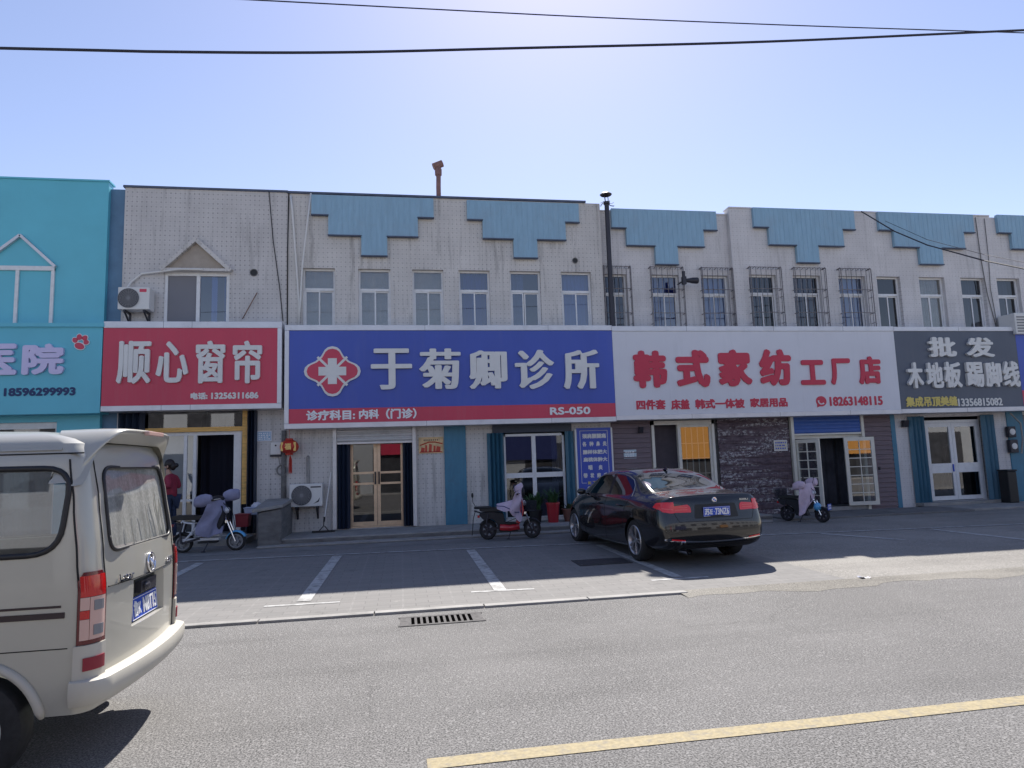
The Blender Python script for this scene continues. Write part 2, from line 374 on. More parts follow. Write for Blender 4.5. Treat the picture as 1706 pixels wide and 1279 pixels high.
K.lilac = mat('lilac_white_letter', (.62, .56, .78), .35)
K.navy = mat('navy_printed_letter', (.01, .03, .12), .5)
K.redletter = mat('red_letter', (.56, .02, .06), .38)
K.yellow = mat('yellow_letter', (.70, .55, .14), .45)
K.plate_blue = mat('blue_number_plate', (.02, .08, .50), .35)
# ------------------------------------------------------------------ ground, road, forecourt
W = 16.2                 # plane of the shop fronts
SGN = 15.72              # plane of the sign faces
def sheet(name, pts, m, kind='structure'):
    mb = MB(); mb.add(pts, [tuple(range(len(pts)))]); o = mb.build(name, m, fix=False); o['kind'] = kind; return o
K.ground = mat('far_ground', (.16, .15, .135), .9, noise=.2, nscale=.2)
K.asphalt = asphalt('worn_grey_asphalt', (.055, .054, .053), (.252, .245, .238), grain=80, cracks=True)
K.pavers = pavers('grey_paving_setts')
K.apron = asphalt('sandy_concrete_apron', (.15, .143, .132), (.29, .277, .255), .5, 60)
K.mark_white = mat('worn_white_road_paint', (.43, .43, .42), .8, noise=.14, nscale=9, dirt=.85, dcol=(.2, .196, .19), dscale=8, dlo=.46, dhi=.62)
K.mark_yellow = mat('worn_yellow_road_paint', (.33, .275, .165), .85, noise=.22, nscale=40, dirt=.85, dcol=(.22, .2, .165), dscale=14, dlo=.5, dhi=.66)
sheet('ground', [(-400, -400, -.06), (400, -400, -.06), (400, 400, -.06), (-400, 400, -.06)], K.ground)
sheet('road', [(-90, -6.5, 0), (90, -6.5, 0), (90, 7.96, 0), (-90, 7.96, 0)], K.asphalt)
def fsheet(name, x0, x1, y0, y1, m, lift=0):
    return sheet(name, [(x0, y0, slope(y0) + lift), (x1, y0, slope(y0) + lift), (x1, y1, slope(y1) + lift), (x0, y1, slope(y1) + lift)], m)
fsheet('parking_pavement', -60, 5.6, 7.95, 17.2, K.pavers)
K.strip = mat('grimy_concrete_strip', (.2, .195, .19), .9, noise=.2, nscale=2, bump=.25, dirt=.5, dcol=(.11, .105, .1), dscale=1.3)
fsheet('concrete_apron', 5.6, 90, 7.95, 17.2, K.apron)
mb = MB(); r0, r1 = [], []                # right of the kerb the forecourt ramps down into the road with a ragged edge
for i in range(180):
    x = 3.3 + i * .2; r0.append((x, 7.60 + .10 * math.sin(i * .52) + .05 * math.sin(i * 1.47) + .03 * math.sin(i * 3.1), .002)); y = 7.955; r1.append((x, y, slope(y) + .003))
mb.grid([r0, r1]); mb.add([(3.3, 7.8, .0), (3.36, 7.955, .02), (3.3, 7.955, .02)], [(0, 1, 2)])
K.worn = asphalt('dusty_worn_road_edge', (.12, .113, .10), (.27, .255, .225), .6, 80)
o = mb.build('worn_road_edge', K.worn, fix=False); o['kind'] = 'structure'
fsheet('back_strip', -60, 7.5, 13.75, 17.2, K.strip, .004)
mb = MB(); x = -40.0
while x < 3.2:
    w = 1.24; j = random.uniform(-.006, .006)
    mb.box(x + .006, x + w - .006, 7.83 + j, 7.955 + j, -.05, .028 + j * .6); x += w
o = mb.build('kerb', K.concrete, bevel=.008); o['kind'] = 'structure'
def stripe(name, pts, w, m, flat=False, lift=.006):
    mb = MB(); P = [Vector(p) for p in pts]; L_, R_ = [], []
    for i, p in enumerate(P):
        d = (P[min(i + 1, len(P) - 1)] - P[max(i - 1, 0)]); d.z = 0; d.normalize(); n = Vector((-d.y, d.x, 0)) * w / 2
        for lst, q in ((L_, p + n), (R_, p - n)):
            lst.append((q.x, q.y, (0 if flat else slope(q.y)) + lift))
    mb.grid([L_, R_]); o = mb.build(name, m, fix=False); o['kind'] = 'structure'; return o
stripe('yellow_centre_line', [(.12 + i * .5, 3.945 + .004 * math.sin(i), 0) for i in range(120)], .135, K.mark_yellow, True, .004)
stripe('parking_line', [at_ground(286, 936.5), at_ground(519, 926), at_ground(760, 915), at_ground(958, 906.5), at_ground(1260, 892), at_ground(1706, 873)], .09, K.mark_white, lift=.008)
for a, b_, w in (((334, 938), (240, 985), .15), ((562, 926), (506, 1002), .17), ((784, 916), (834, 984), .16), ((998, 908), (1130, 962), .15),
               ((1368, 889), (1507, 899.5), .13), ((1551, 881.5), (1760, 905), .13)):
    stripe('parking_line', [at_ground(*a), at_ground(*b_)], w, K.mark_white, lift=.006)
for a, b_ in (((440, 1010.5), (566, 1003)), ((785, 986.5), (890, 981)), ((1085, 967), (1180, 961))):
    stripe('parking_line', [at_ground(*a), at_ground(*b_)], .075, K.mark_white, lift=.004)
# drain grate in the gutter
gx0, gx1, gy0, gy1 = .07, .74, 7.20, 7.62
t = thing('drain_grate', 'rectangular iron drain grate with a row of slots in the gutter by the kerb', 'drain grate', (.4, 7.45, 0))
K.iron = mat('worn_cast_iron', (.125, .12, .118), .9, spec=.15, noise=.3, nscale=20)
K.pit = mat('drain_pit', (.002, .002, .002), 1.0, spec=0.0)
mb = MB(); mb.box(gx0 - .03, gx1 + .03, gy0 + .045, gy1 - .045, .0035, .0045); mb.build('pit', K.pit, t)
mb = MB()
mb.box(gx0 - .12, gx1 + .12, gy0 - .0, gy0 + .05, .002, .008); mb.box(gx0 - .12, gx1 + .12, gy1 - .05, gy1 + .0, .002, .008)
n = 11; st = (gx1 - gx0) / n
for i in range(n + 1):
    x = gx0 + i * st; e = .03 if 0 < i < n else .12
    mb.box(x - .013 - (e - .03 if i == 0 else 0), x + .013 + (e - .03 if i == n else 0), gy0 + .05, gy1 - .05, .002, .0065)
mb.build('grate', K.iron, t)
# iron cover in the bay beside the car
c = at_ground(1002, 936); mb = MB()
mb.box(c[0] - .42, c[0] + .42, c[1] - .28, c[1] + .28, slope(c[1]) - .02, slope(c[1]) + .012); mb.box(c[0] - .36, c[0] + .36, c[1] - .22, c[1] + .22, slope(c[1]), slope(c[1]) + .016)
tag(mb.build('utility_cover', mat('dark_iron_cover', (.05, .05, .055), .6, metal=.4, noise=.3, nscale=20), loc=c, bevel=.004), 'dark rectangular utility cover in the paving beside the black car', 'utility cover')

# ------------------------------------------------------------------ walls and windows
def wall(name, x0, x1, z0, z1, Y, holes, m, parent, th=.24, ends=True):
    xs = sorted({x0, x1, *[h[0] for h in holes], *[h[1] for h in holes]}); zs = sorted({z0, z1, *[h[2] for h in holes], *[h[3] for h in holes]})
    xs = [x for x in xs if x0 <= x <= x1]; zs = [z for z in zs if z0 <= z <= z1]; mb = MB()
    solid = lambda i, j: 0 <= i < len(xs) - 1 and 0 <= j < len(zs) - 1 and not any(h[0] - 1e-6 < (xs[i] + xs[i + 1]) / 2 < h[1] + 1e-6 and h[2] - 1e-6 < (zs[j] + zs[j + 1]) / 2 < h[3] + 1e-6 for h in holes)
    q = lambda *p: mb.add(p, [(0, 1, 2, 3)])
    for i in range(len(xs) - 1):
        for j in range(len(zs) - 1):
            if not solid(i, j): continue
            a, b, c, d = xs[i], xs[i + 1], zs[j], zs[j + 1]
            q((a, Y, c), (b, Y, c), (b, Y, d), (a, Y, d)); q((a, Y + th, c), (a, Y + th, d), (b, Y + th, d), (b, Y + th, c))
            if not solid(i - 1, j): q((a, Y, c), (a, Y, d), (a, Y + th, d), (a, Y + th, c))
            if not solid(i + 1, j): q((b, Y, c), (b, Y + th, c), (b, Y + th, d), (b, Y, d))
            if not solid(i, j - 1): q((a, Y, c), (a, Y + th, c), (b, Y + th, c), (b, Y, c))
            if not solid(i, j + 1): q((a, Y, d), (b, Y, d), (b, Y + th, d), (a, Y + th, d))
    return mb.build(name, m, parent, weld=True)

def shell(parent, x0, x1, ztop, Y=W, floor=.25, mid=3.15, depth=9.0, inm=None, room=3.4):
    e = .012; mb = MB()
    mb.box(x0 + e, x1 - e, Y + depth, Y + depth + .2, -.05, ztop - .1); mb.box(x0 + e, x0 + e + .1, Y + .245, Y + depth, -.05, ztop - .1); mb.box(x1 - e - .1, x1 - e, Y + .245, Y + depth, -.05, ztop - .1)
    mb.box(x0 + e + .105, x1 - e - .105, Y + .245, Y + depth - .005, ztop - .5, ztop - .3)
    mb.build('roof', K.roof, parent)
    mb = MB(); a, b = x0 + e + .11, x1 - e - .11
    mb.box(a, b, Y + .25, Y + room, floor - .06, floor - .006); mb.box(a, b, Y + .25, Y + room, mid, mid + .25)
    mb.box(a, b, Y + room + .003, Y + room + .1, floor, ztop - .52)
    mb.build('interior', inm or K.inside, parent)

def drape(mb, x0, x1, z0, z1, Y, fold=.09, amp=.025, mi=0):
    n = max(8, int((x1 - x0) / fold * 6)); top, bot = [], []
    for i in range(n + 1):
        u = i / n; y = Y + amp * math.sin(u * (x1 - x0) / fold * 2 * math.pi) + amp * .4 * math.sin(u * 17.3)
        top.append((x0 + (x1 - x0) * u, y, z1)); bot.append((x0 + (x1 - x0) * u, y + .01 * math.sin(u * 9), z0))
    mb.grid([bot, top], mi)

def upper_window(parent, x0, x1, z0, z1, Y, gl, slide=0, back=None, grille=False, dark=(), seed=0):
    """white frame: one light over two sliding sashes; panes are a sub-part"""
    rnd = random.Random(seed); f = .045; d0, d1 = Y + .11, Y + .17; zt = z1 - (z1 - z0) * .335; xm = (x0 + x1) / 2; mb = MB()
    mb.box(x0, x1, d0, d1, z0, z0 + f); mb.box(x0, x1, d0, d1, z1 - f, z1); mb.box(x0, x0 + f, d0, d1, z0 + f, z1 - f); mb.box(x1 - f, x1, d0, d1, z0 + f, z1 - f)
    mb.box(x0 + f, x1 - f, d0 - .004, d1, zt - .03, zt + .03)
    def sash(a, b, y):
        s = .032
        mb.box(a, b, y, y + .03, z0 + f, z0 + f + s); mb.box(a, b, y, y + .03, zt - .03 - s, zt - .03); mb.box(a, a + s, y, y + .03, z0 + f + s, zt - .03 - s); mb.box(b - s, b, y, y + .03, z0 + f + s, zt - .03 - s)
    sash(x0 + f, xm + .02 + slide, d0 + .008); sash(xm - .02, x1 - f, d0 + .04)
    w = mb.build('window', K.white_pvc, parent)
    g = MB(); g.add([(x0 + f, d0 + .03, zt + .03), (x1 - f, d0 + .03, zt + .03), (x1 - f, d0 + .03, z1 - f), (x0 + f, d0 + .03, z1 - f)], [(0, 1, 2, 3)])
    for a, b, y in ((x0 + f + .03, xm - .01 + slide, d0 + .022), (xm + .01, x1 - f - .03, d0 + .054)):
        tl = rnd.uniform(-.004, .004)
        g.add([(a, y, z0 + f + .03), (b, y + tl, z0 + f + .03), (b, y + tl + .003, zt - .06), (a, y + .003, zt - .06)], [(0, 1, 2, 3)])
    g.build('pane', gl, w)
    if back:
        mb = MB()
        if back[0] == 'drape': drape(mb, x0 - .05, x1 + .05, z0, z1, Y + .32, .11, .03)
        elif back[0] == 'half': drape(mb, x0 - .05, x0 + (x1 - x0) * back[2], z0, z1, Y + .32, .1, .03)
        else: mb.box(x0 - .05, x1 + .05, Y + .29, Y + .3, z0 - .05, z1 + .05)
        mb.build('curtain', back[1], w)
    if grille:
        mb = MB(); a, b = x0 - .03, x1 + .06; lo, hi = z0 - .1, z1 + .17; yf = Y - .17; r = .008
        for k in range(7):
            x = a + (b - a) * k / 6; mb.tube([(x, Y + .02, hi - .01), (x, yf + .03, hi + .012), (x, yf, hi - .03), (x + rnd.uniform(-.012, .012), yf, lo)], r if 0 < k < 6 else .014, 6)
        for z in (hi - .012, hi - (hi - lo) * .34, lo + (hi - lo) * .3, lo + .03):
            mb.tube([(a, Y, z), (a, yf, z), (b, yf, z), (b, Y, z)], .011, 6)
        for x in (a, b):
            for q in (.15, .55): mb.tube([(x, Y - .01, lo + (hi - lo) * q), (x, yf + .02, lo + (hi - lo) * q)], .008, 6)
            mb.tube([(x, Y - .1, lo), (x, Y - .1, hi - .02)], r, 6)
        mb.build('security_grille', K.rust_bar, w)
    return w

def stepped_panel(parent, px, Y0=W - .10, Y1=W - .004):
    """stepped turquoise-blue cladding, given by its photo corners: l0 l1 l2 l3 r3 r2 r1 r0, top, s1, s2, s3"""
    xs, (tp, a, b, c) = px
    X = [at(x, y, Y0)[0] for x, y in zip(xs, (a, b, c, c, c, c, b, a))]; mid = sum(xs) / 8
    Zt, Za, Zb, Zc = [at(mid, y, Y0)[2] for y in (tp, a, b, c)]
    poly = [(X[0], Zt), (X[0], Za), (X[1], Za), (X[1], Zb), (X[2], Zb), (X[2], Zc), (X[5], Zc), (X[5], Zb), (X[6], Zb), (X[6], Za), (X[7], Za), (X[7], Zt)]
    mb = MB(); mb.prism(poly, Y0, Y1); p = mb.build('stepped_panel', K.blue_panel, parent)
    mb = MB()                                       # dark metal drip edges under every step
    for (x0, z0), (x1, z1) in zip(poly, poly[1:]):
        if abs(z0 - z1) < 1e-6: mb.box(min(x0, x1) - .01, max(x0, x1) + .01, Y0 - .02, Y0 + .05, z0 - .03, z0 - .002)
    build_each(mb, 'edge_trim', K.roof_cap, p)
    mb = MB(); x = X[0] + .06
    while x < X[7] - .02:                           # fine standing ribs of the sheet
        zb = Za if (x < X[1] or x > X[6]) else Zb if (x < X[2] or x > X[5]) else Zc
        mb.box(x - .004, x + .004, Y0 - .004, Y0 + .001, zb + .01, Zt - .01); x += .135
    mb.build('rib', K.blue_panel, p); return p

def uw_box(l, r, t, b, Y=W):
    x0, x1, z0, z1 = rect(l, r, t, b, Y); return x0, x1, z0, z1
ZF = 2.6                      # wall is split in an upper and a lower part here, behind the signs
XA, XB, XC, XD, XE, XF = -6.62, -2.62, 5.23, 13.10, 17.02, 24.5
ROOF = 8.36
# ---- upper windows of each building, photo columns at mid height
UZ0, UZ1 = 4.95, 6.46
def cols(*lr): return [(at(l, 500, W)[0], at(r, 500, W)[0], UZ0, UZ1) for l, r in lr]
win_c = cols((504, 558), (597, 651), (687.5, 739.5), (765, 817), (850.5, 902), (936, 986.5))
win_t1 = cols((1010, 1049), (1088.5, 1137), (1174, 1220))
win_t2 = cols((1250.5, 1296), (1324, 1370), (1400, 1445))
win_f = cols((1464, 1503), (1534.5, 1577), (1604, 1644))
win_r = cols((1663, 1702), (1722, 1760))

# ================= turquoise pet clinic building (left edge)
b0 = thing('shop_building', 'turquoise clad building at the left edge behind the van', 'building', (-10.3, W, 0))
gx = [at(x, 490, W)[0] for x in (-30, 31, 90)]
hole0 = (gx[0], gx[2], at(30, 535, W)[2] - .2, at(60, 448, W)[2])
lowh = (-12.5, at(97, 705, W)[0], .35, 2.86)
wall('wall', -14, XA + .01, -.05, 8.42, W - .06, [lowh], K.teal, b0)
shell(b0, -14, XA, 8.2, floor=.2)
mb = MB(); fz0, fz1 = 4.9, hole0[3]
for x in gx: mb.box(x - .035, x + .035, W - .10, W - .055, fz0, fz1)
mb.box(gx[0] - .03, gx[2] + .035, W - .11, W - .055, fz1 - .06, fz1 + .04)
mb.build('window_trim', K.white_pvc, b0)
apx = at(38, 394, W); mb = MB()
mb.bar((gx[0] - .05, W - .1, fz1 + .03), (apx[0], W - .1, apx[2]), .07, .06); mb.bar((apx[0], W - .1, apx[2]), (gx[2] + .05, W - .1, fz1 + .03), .07, .06)
build_each(mb, 'gable_trim', K.frame_silver, b0)
mb = MB(); mb.box(-14, XA + .03, W - .09, W + .25, 8.42, 8.46); mb.build('roof_edge', K.teal, b0)
mb = MB(); x0, x1 = lowh[0], lowh[1]
mb.box(x0, x1, W + .02, W + .08, 2.72, 2.86); mb.box(x0, x1, W + .02, W + .08, 2.2, 2.28)
for x in (x0 + .03, -11, -9.4, x1 - .03): mb.box(x - .03, x + .03, W + .02, W + .08, .35, 2.72)
w = mb.build('window', K.white_pvc, b0)
mb = MB(); mb.add([(x0, W + .05, .35), (x1, W + .05, .35), (x1, W + .05, 2.72), (x0, W + .05, 2.72)], [(0, 1, 2, 3)]); mb.build('pane', K.glass, w)
mb = MB(); drape(mb, x0, x1, .4, 2.7, W + .5, .2, .03); mb.build('curtain', K.curtain, w)

# ================= grey gabled curtain shop
b1 = thing('shop_building', 'grey tiled building with a gabled upstairs window over the red curtain shop sign', 'building', (-4.6, W, 0))
xs = [at(x, 490, W)[0] for x in (273, 382)]
gz1 = at(328, 452, W)[2]; wl1 = at(215, 790, W)[0]; wr1 = at(426, 790, W)[0]
wall('wall', XA + .34, XB, -.05, 8.33, W, [(xs[0], xs[1], 4.8, gz1), (wl1, wr1, .22, 3.1)], K.tile, b1)
mb = MB(); mb.box(XA + .011, XA + .335, W + .06, W + .3, -.05, 8.30); mb.build('pier', K.teal_dark, b1)
mb = MB(); mb.box(XA + .3, XB - .005, W - .03, W + .28, 8.331, 8.38); mb.build('roof_edge', K.roof_cap, b1)
shell(b1, XA, XB, 8.3)
ap = at(329, 400, W); bl = at(272, 451, W); br = at(384, 451, W)
mb = MB(); mb.prism([(bl[0] + .06, gz1 + .05), (br[0] - .06, gz1 + .05), (ap[0], ap[2] - .08)], W - .03, W - .003)
mb.build('gable_panel', mat('tan_gable_board', (.36, .31, .26), .7, noise=.1), b1)
mb = MB(); mb.bar((bl[0] - .03, W - .07, gz1), (ap[0], W - .07, ap[2] - .0), .14, .09); mb.bar((br[0] + .03, W - .07, gz1), (ap[0] - .02, W - .07, ap[2] - .005), .13, .09); mb.box(bl[0] - .02, br[0] + .02, W - .13, W - .004, gz1 - .02, gz1 + .045)
mb.build('gable_trim', K.tile_warm, b1)
x0, x1 = xs; d0, d1 = W + .03, W + .09; xm = (x0 + x1) / 2 + .02; mb = MB()
for a, b_ in ((x0, x0 + .07), (x1 - .07, x1), (xm - .04, xm + .04)): mb.box(a, b_, d0, d1, 4.8, gz1 - .1)
mb.box(x0, x1, d0, d1, gz1 - .1, gz1 - .005)
w = mb.build('window', K.white_pvc, b1)
mb = MB(); mb.add([(x0 + .07, d0 + .03, 4.8), (xm - .04, d0 + .03, 4.8), (xm - .04, d0 + .03, gz1 - .1), (x0 + .07, d0 + .03, gz1 - .1)], [(0, 1, 2, 3)])
mb.build('insect_screen', mat('grey_insect_screen', (.2, .2, .22), .8), w)
mb = MB(); mb.add([(xm + .04, d0 + .04, 4.8), (x1 - .07, d0 + .04, 4.8), (x1 - .07, d0 + .04, gz1 - .1), (xm + .04, d0 + .04, gz1 - .1)], [(0, 1, 2, 3)]); mb.build('pane', K.glass_blue, w)
mb = MB(); drape(mb, xm + .27, xm + .40, 4.7, gz1, d0 + .12, .2, .01); mb.build('curtain', K.curtain, w)
mb = MB(); drape(mb, xm + .5, x1 + .1, 4.7, gz1, d0 + .3, .12, .03); mb.build('curtain', K.curtain_blue, w)
# shop front: timber trim, transom lights, sliding doors, folded shutter
ztr = at(335, 715, W)[2]; xr = at(404, 790, W)[0]; xo = [at(x, 790, W)[0] for x in (325, 387)]
mb = MB(); mb.box(wl1, xr, W + .02, W + .1, ztr - .05, ztr + .05); mb.build('timber_beam', K.orange_wood, b1)
mb = MB(); mb.box(xr - .02, xr + .09, W + .015, W + .11, .9, 3.05); mb.build('timber_post', K.orange_wood, b1)
mb = MB(); mb.add([(wl1, W + .07, ztr + .05), (xr, W + .07, ztr + .05), (xr, W + .07, 3.1), (wl1, W + .07, 3.1)], [(0, 1, 2, 3)]); mb.build('transom_pane', K.glass, b1)
mb = MB()
for x in (wl1 + .04, at(305, 790, W)[0], xo[0] - .05): mb.box(x - .035, x + .035, W + .12, W + .17, .22, ztr - .05)
mb.box(xo[1], xo[1] + .17, W + .1, W + .18, .22, ztr - .05); mb.box(wl1, xr, W + .11, W + .17, ztr - .13, ztr - .052); mb.box(wl1, xo[0], W + .12, W + .17, .22, .32); mb.box(wl1, xo[0], W + .125, W + .165, 1.0, 1.05)
dr = mb.build('sliding_door', K.white_pvc, b1)
mb = MB(); mb.add([(wl1, W + .15, .3), (xo[0], W + .15, .3), (xo[0], W + .15, ztr - .1), (wl1, W + .15, ztr - .1)], [(0, 1, 2, 3)]); mb.build('pane', K.glass, dr)
mb = MB(); mb.box(wl1 + .05, xo[0] - .06, W + .36, W + .38, 1.15, ztr - .1); mb.build('backing_sheet', mat('pale_backing_sheet', (.62, .6, .6), .7, noise=.05), b1)
mb = MB(); mb.box(xo[0], xo[1] + .3, W + .9, W + .95, .22, 3.1); drape(mb, xo[0] - .1, xo[1] + .2, .25, 3.0, W + .8, .3, .04); mb.build('dark_curtain', mat('near_black_curtain', (.012, .014, .028), .9), b1)
def folded(name, parent, x0, x1, z0, z1, Y, n, m, depth=.12):
    """concertina shutter leaves folded to the side"""
    mb = MB(); pts = []
    for i in range(n * 2 + 1): pts.append((x0 + (x1 - x0) * i / (n * 2), Y - (depth if i % 2 else 0)))
    lo = [(x, y, z0) for x, y in pts]; hi = [(x, y, z1) for x, y in pts]; mb.grid([lo, hi])
    return mb.build(name, m, parent, solid=.02)
folded('folding_shutter', b1, xr + .1, wr1 + .02, .24, 3.02, W - .02, 3, K.shutter_dark)
folded('folding_shutter', b1, wl1 - .25, wl1 + .3, .24, 3.02, W - .02, 4, K.shutter_dark)

# ================= clinic building
b2 = thing('shop_building', 'grey tiled building with two stepped blue panels above the blue clinic sign', 'building', (1.3, W, 0))
dl, dr_ = at(566, 800, W)[0], at(690, 800, W)[0]
vx0, vx1 = at(822, 790, W)[0], at(955, 790, W)[0]
H2 = [(a, b, c, d) for a, b, c, d in win_c]
wall('wall', XB + .004, XC, -.05, ROOF - .05, W, H2 + [(dl, dr_, .22, 2.7), (vx0, vx1, .3, 2.62)], K.tile_warm, b2)
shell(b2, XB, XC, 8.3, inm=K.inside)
mb = MB(); mb.box(XB - .02, at(975, 336, W)[0], W - .05, W + .3, ROOF - .049, ROOF); mb.build('roof_edge', K.roof_cap, b2)
stepped_panel(b2, ((518.6, 546.8, 602, 602, 645.3, 645.3, 696.5, 722.5), (327, 359, 392, 425)))
stepped_panel(b2, ((778.6, 804.9, 856.5, 856.5, 896, 896, 943, 965), (336, 367, 397.5, 428.5)))
gl = [K.glass_dusty, K.glass_dusty, K.glass_dusty, K.glass_blue, K.glass_blue, K.glass_blue]
bk = [('blind', K.blind)] * 3 + [('drape', K.curtain_blue), ('half', K.blind, .5), ('drape', K.curtain)]
for i, h in enumerate(win_c): upper_window(b2, *h, W, gl[i], (0, .01, 0, 0, -.06, 0)[i], bk[i], seed=i)
for hh, w_ in ((704, 1.0), ):
    mb = MB(); x0, x1 = at(741, 790, W)[0], at(777, 790, W)[0]; mb.box(x0, x1, W - .05, W + .01, .2, 2.72); mb.build('pier', K.pier_blue, b2)
# clinic entrance
floor2 = .24
mb = MB(); fl, fr_ = at(556, 800, W)[0], at(693, 800, W)[0]
mb.box(fl - .01, fl + .075, W - .14, W - .003, floor2, 2.74); mb.box(fr_ - .075, fr_ + .01, W - .14, W - .003, floor2, 2.74)
build_each(mb, 'shutter_guide', K.roller, b2)
zs1 = at(625, 735, W - .1)[2]; mb = MB(); rows = []
for i in range(49):
    z = zs1 + (2.74 - zs1) * i / 48; y = W - .07 - .035 * abs(math.sin(i / 48 * math.pi * 5)); rows.append([(fl + .08, y, z), (fr_ - .08, y, z)])
mb.grid(rows); mb.box(fl + .08, fr_ - .08, W - .1, W - .04, zs1 - .05, zs1 - .004); mb.build('roller_shutter', K.roller, b2)
folded('folding_shutter', b2, fl + .08, at(583, 800, W)[0], floor2, zs1 + .1, W + .02, 3, K.shutter_dark, .09)
folded('folding_shutter', b2, at(672, 800, W)[0], fr_ - .08, floor2, zs1 + .1, W + .02, 3, K.shutter_dark, .09)
def glazed_leaf(parent, x0, x1, z0, z1, Y, m, gm, rails, st=.06, hz=.07, name='door'):
    mb = MB(); mb.box(x0, x0 + st, Y, Y + .05, z0, z1); mb.box(x1 - st, x1, Y, Y + .05, z0, z1); mb.box(x0 + st, x1 - st, Y, Y + .05, z0, z0 + hz); mb.box(x0 + st, x1 - st, Y, Y + .05, z1 - hz, z1)
    for a, b in rails: mb.box(x0 + st, x1 - st, Y - .003, Y + .05, a, b)
    d = mb.build(name, m, parent); g = MB(); g.add([(x0 + st, Y + .025, z0 + hz), (x1 - st, Y + .025, z0 + hz), (x1 - st, Y + .025, z1 - hz), (x0 + st, Y + .025, z1 - hz)], [(0, 1, 2, 3)])
    g.build('pane', gm, d); return d
YD = W + .2; dx0, dxm, dx1 = at(583, 800, YD)[0], at(628.5, 800, YD)[0], at(673, 800, YD)[0]
zr = [at(628, y, YD)[2] for y in (787, 805)]
for k, (a, b_) in enumerate(((dx0, dxm - .004), (dxm + .004, dx1))):
    d = glazed_leaf(b2, a, b_, floor2 + .02, zs1 + .05, YD, K.gold, K.glass_dark, [(zr[0] - .025, zr[0] + .025), (zr[1] - .025, zr[1] + .025)], .075, .1)
    mb = MB(); hx = (b_ - .04) if k == 0 else (a + .04)
    mb.box(hx - .018, hx + .018, YD - .045, YD - .004, zr[1] - .02, zr[0] + .02); mb.build('handle', K.black, d)
mb = MB(); mb.box(dl + .05, dr_ - .05, YD - .05, YD + .1, .222, floor2 + .017); mb.build('threshold', K.gold, b2)
mb = MB(); mb.box(dl + .1, dr_ - .1, YD + 1.6, YD + 1.65, .25, 3.0); mb.box(dxm + .1, dx1 + .3, YD + .9, YD + 1.3, .25, 1.1); mb.box(dxm - .2, dxm + .35, YD + 1.58, YD + 1.6, 1.3, 1.8)
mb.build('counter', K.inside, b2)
# clinic window with folded teal shutters
wx0, wx1, wz0, wz1 = rect(840, 942, 722, 864, W + .06); Yw = W + .05; xm, zm = at(890, 790, W)[0] + .02, at(890, 791, W)[2]; mb = MB()
for a, b_, c, d in ((wx0, wx0 + .055, wz0, wz1), (wx1 - .055, wx1, wz0, wz1), (wx0, wx1, wz1 - .06, wz1), (wx0, wx1, wz0, wz0 + .06)): mb.box(a, b_, Yw, Yw + .06, c, d)
mb.box(xm - .05, xm + .05, Yw - .004, Yw + .056, wz0 + .06, wz1 - .06); mb.box(wx0 + .055, wx1 - .055, Yw - .008, Yw + .05, zm - .06, zm + .06)
w = mb.build('shop_window', K.white_pvc, b2)
mb = MB(); mb.add([(wx0, Yw + .03, wz0), (wx1, Yw + .03, wz0), (wx1, Yw + .03, wz1), (wx0, Yw + .03, wz1)], [(0, 1, 2, 3)]); mb.build('pane', K.glass_dark, w)
mb = MB(); mb.box(at(898, 820, W)[0], at(934, 820, W)[0], Yw + .12, Yw + .15, .3, at(915, 804, W)[2]); mb.build('white_board', K.signwhite, w)
mb = MB(); drape(mb, wx1 - .3, wx1 - .02, zm - .2, wz1, Yw + .14, .1, .03); mb.build('curtain', K.curtain, w)
mb = MB(); mb.box(vx0, vx1, W - .03, W + .03, wz1 + .03, 2.62); mb.build('shutter_box', K.shutter_dark, b2)
folded('folding_shutter', b2, at(813, 790, W)[0], wx0 - .01, floor2, wz1 + .03, W - .03, 4, K.shutter_blue, .1)
folded('folding_shutter', b2, wx1 + .01, at(957, 790, W)[0], floor2, wz1 + .03, W - .03, 2, K.shutter_blue, .06)

# ================= textile shop building (two bays, the left one set back)
b3 = thing('shop_building', 'pale tiled building with barred upstairs windows above the white textile shop sign', 'building', (9.1, W, 0))
XM = at(1221, 450, W)[0]; YB = W + .14
wall('wall', XC + .004, XM, 2.9, 8.15, YB, win_t1, K.pale, b3)
wall('wall', XM + .002, XD, 2.9, 8.30, W, win_t2, K.pale, b3)
shell(b3, XC, XD, 8.1, Y=W + .14, floor=.2, inm=K.inside)
mb = MB(); mb.box(XC + .006, XM - .002, YB - .02, YB + .3, 8.151, 8.19); mb.box(XM, XD - .004, W - .02, W + .3, 8.301, 8.34); mb.build('roof_edge', K.pale, b3)
stepped_panel(b3, ((1019.9, 1044.8, 1093.3, 1093.3, 1130.8, 1130.8, 1173.8, 1194.7), (349.5, 380.5, 409, 439.5)), YB - .1, YB - .004)
stepped_panel(b3, ((1257, 1282.7, 1329.5, 1329.5, 1366, 1366, 1406.6, 1425), (348, 379.5, 408, 436.6)))
for i, h in enumerate(win_t1): upper_window(b3, *h, YB, K.glass_blue if i else K.glass_dark, 0, [('drape', K.curtain_blue), ('drape', K.curtain_blue), ('drape', K.curtain)][i], True, seed=20 + i)
for i, h in enumerate(win_t2): upper_window(b3, *h, W, K.glass_dark if i < 2 else K.glass_blue, 0, [('half', K.curtain_blue, .6), ('drape', K.curtain_blue), ('drape', K.curtain)][i], True, seed=30 + i)
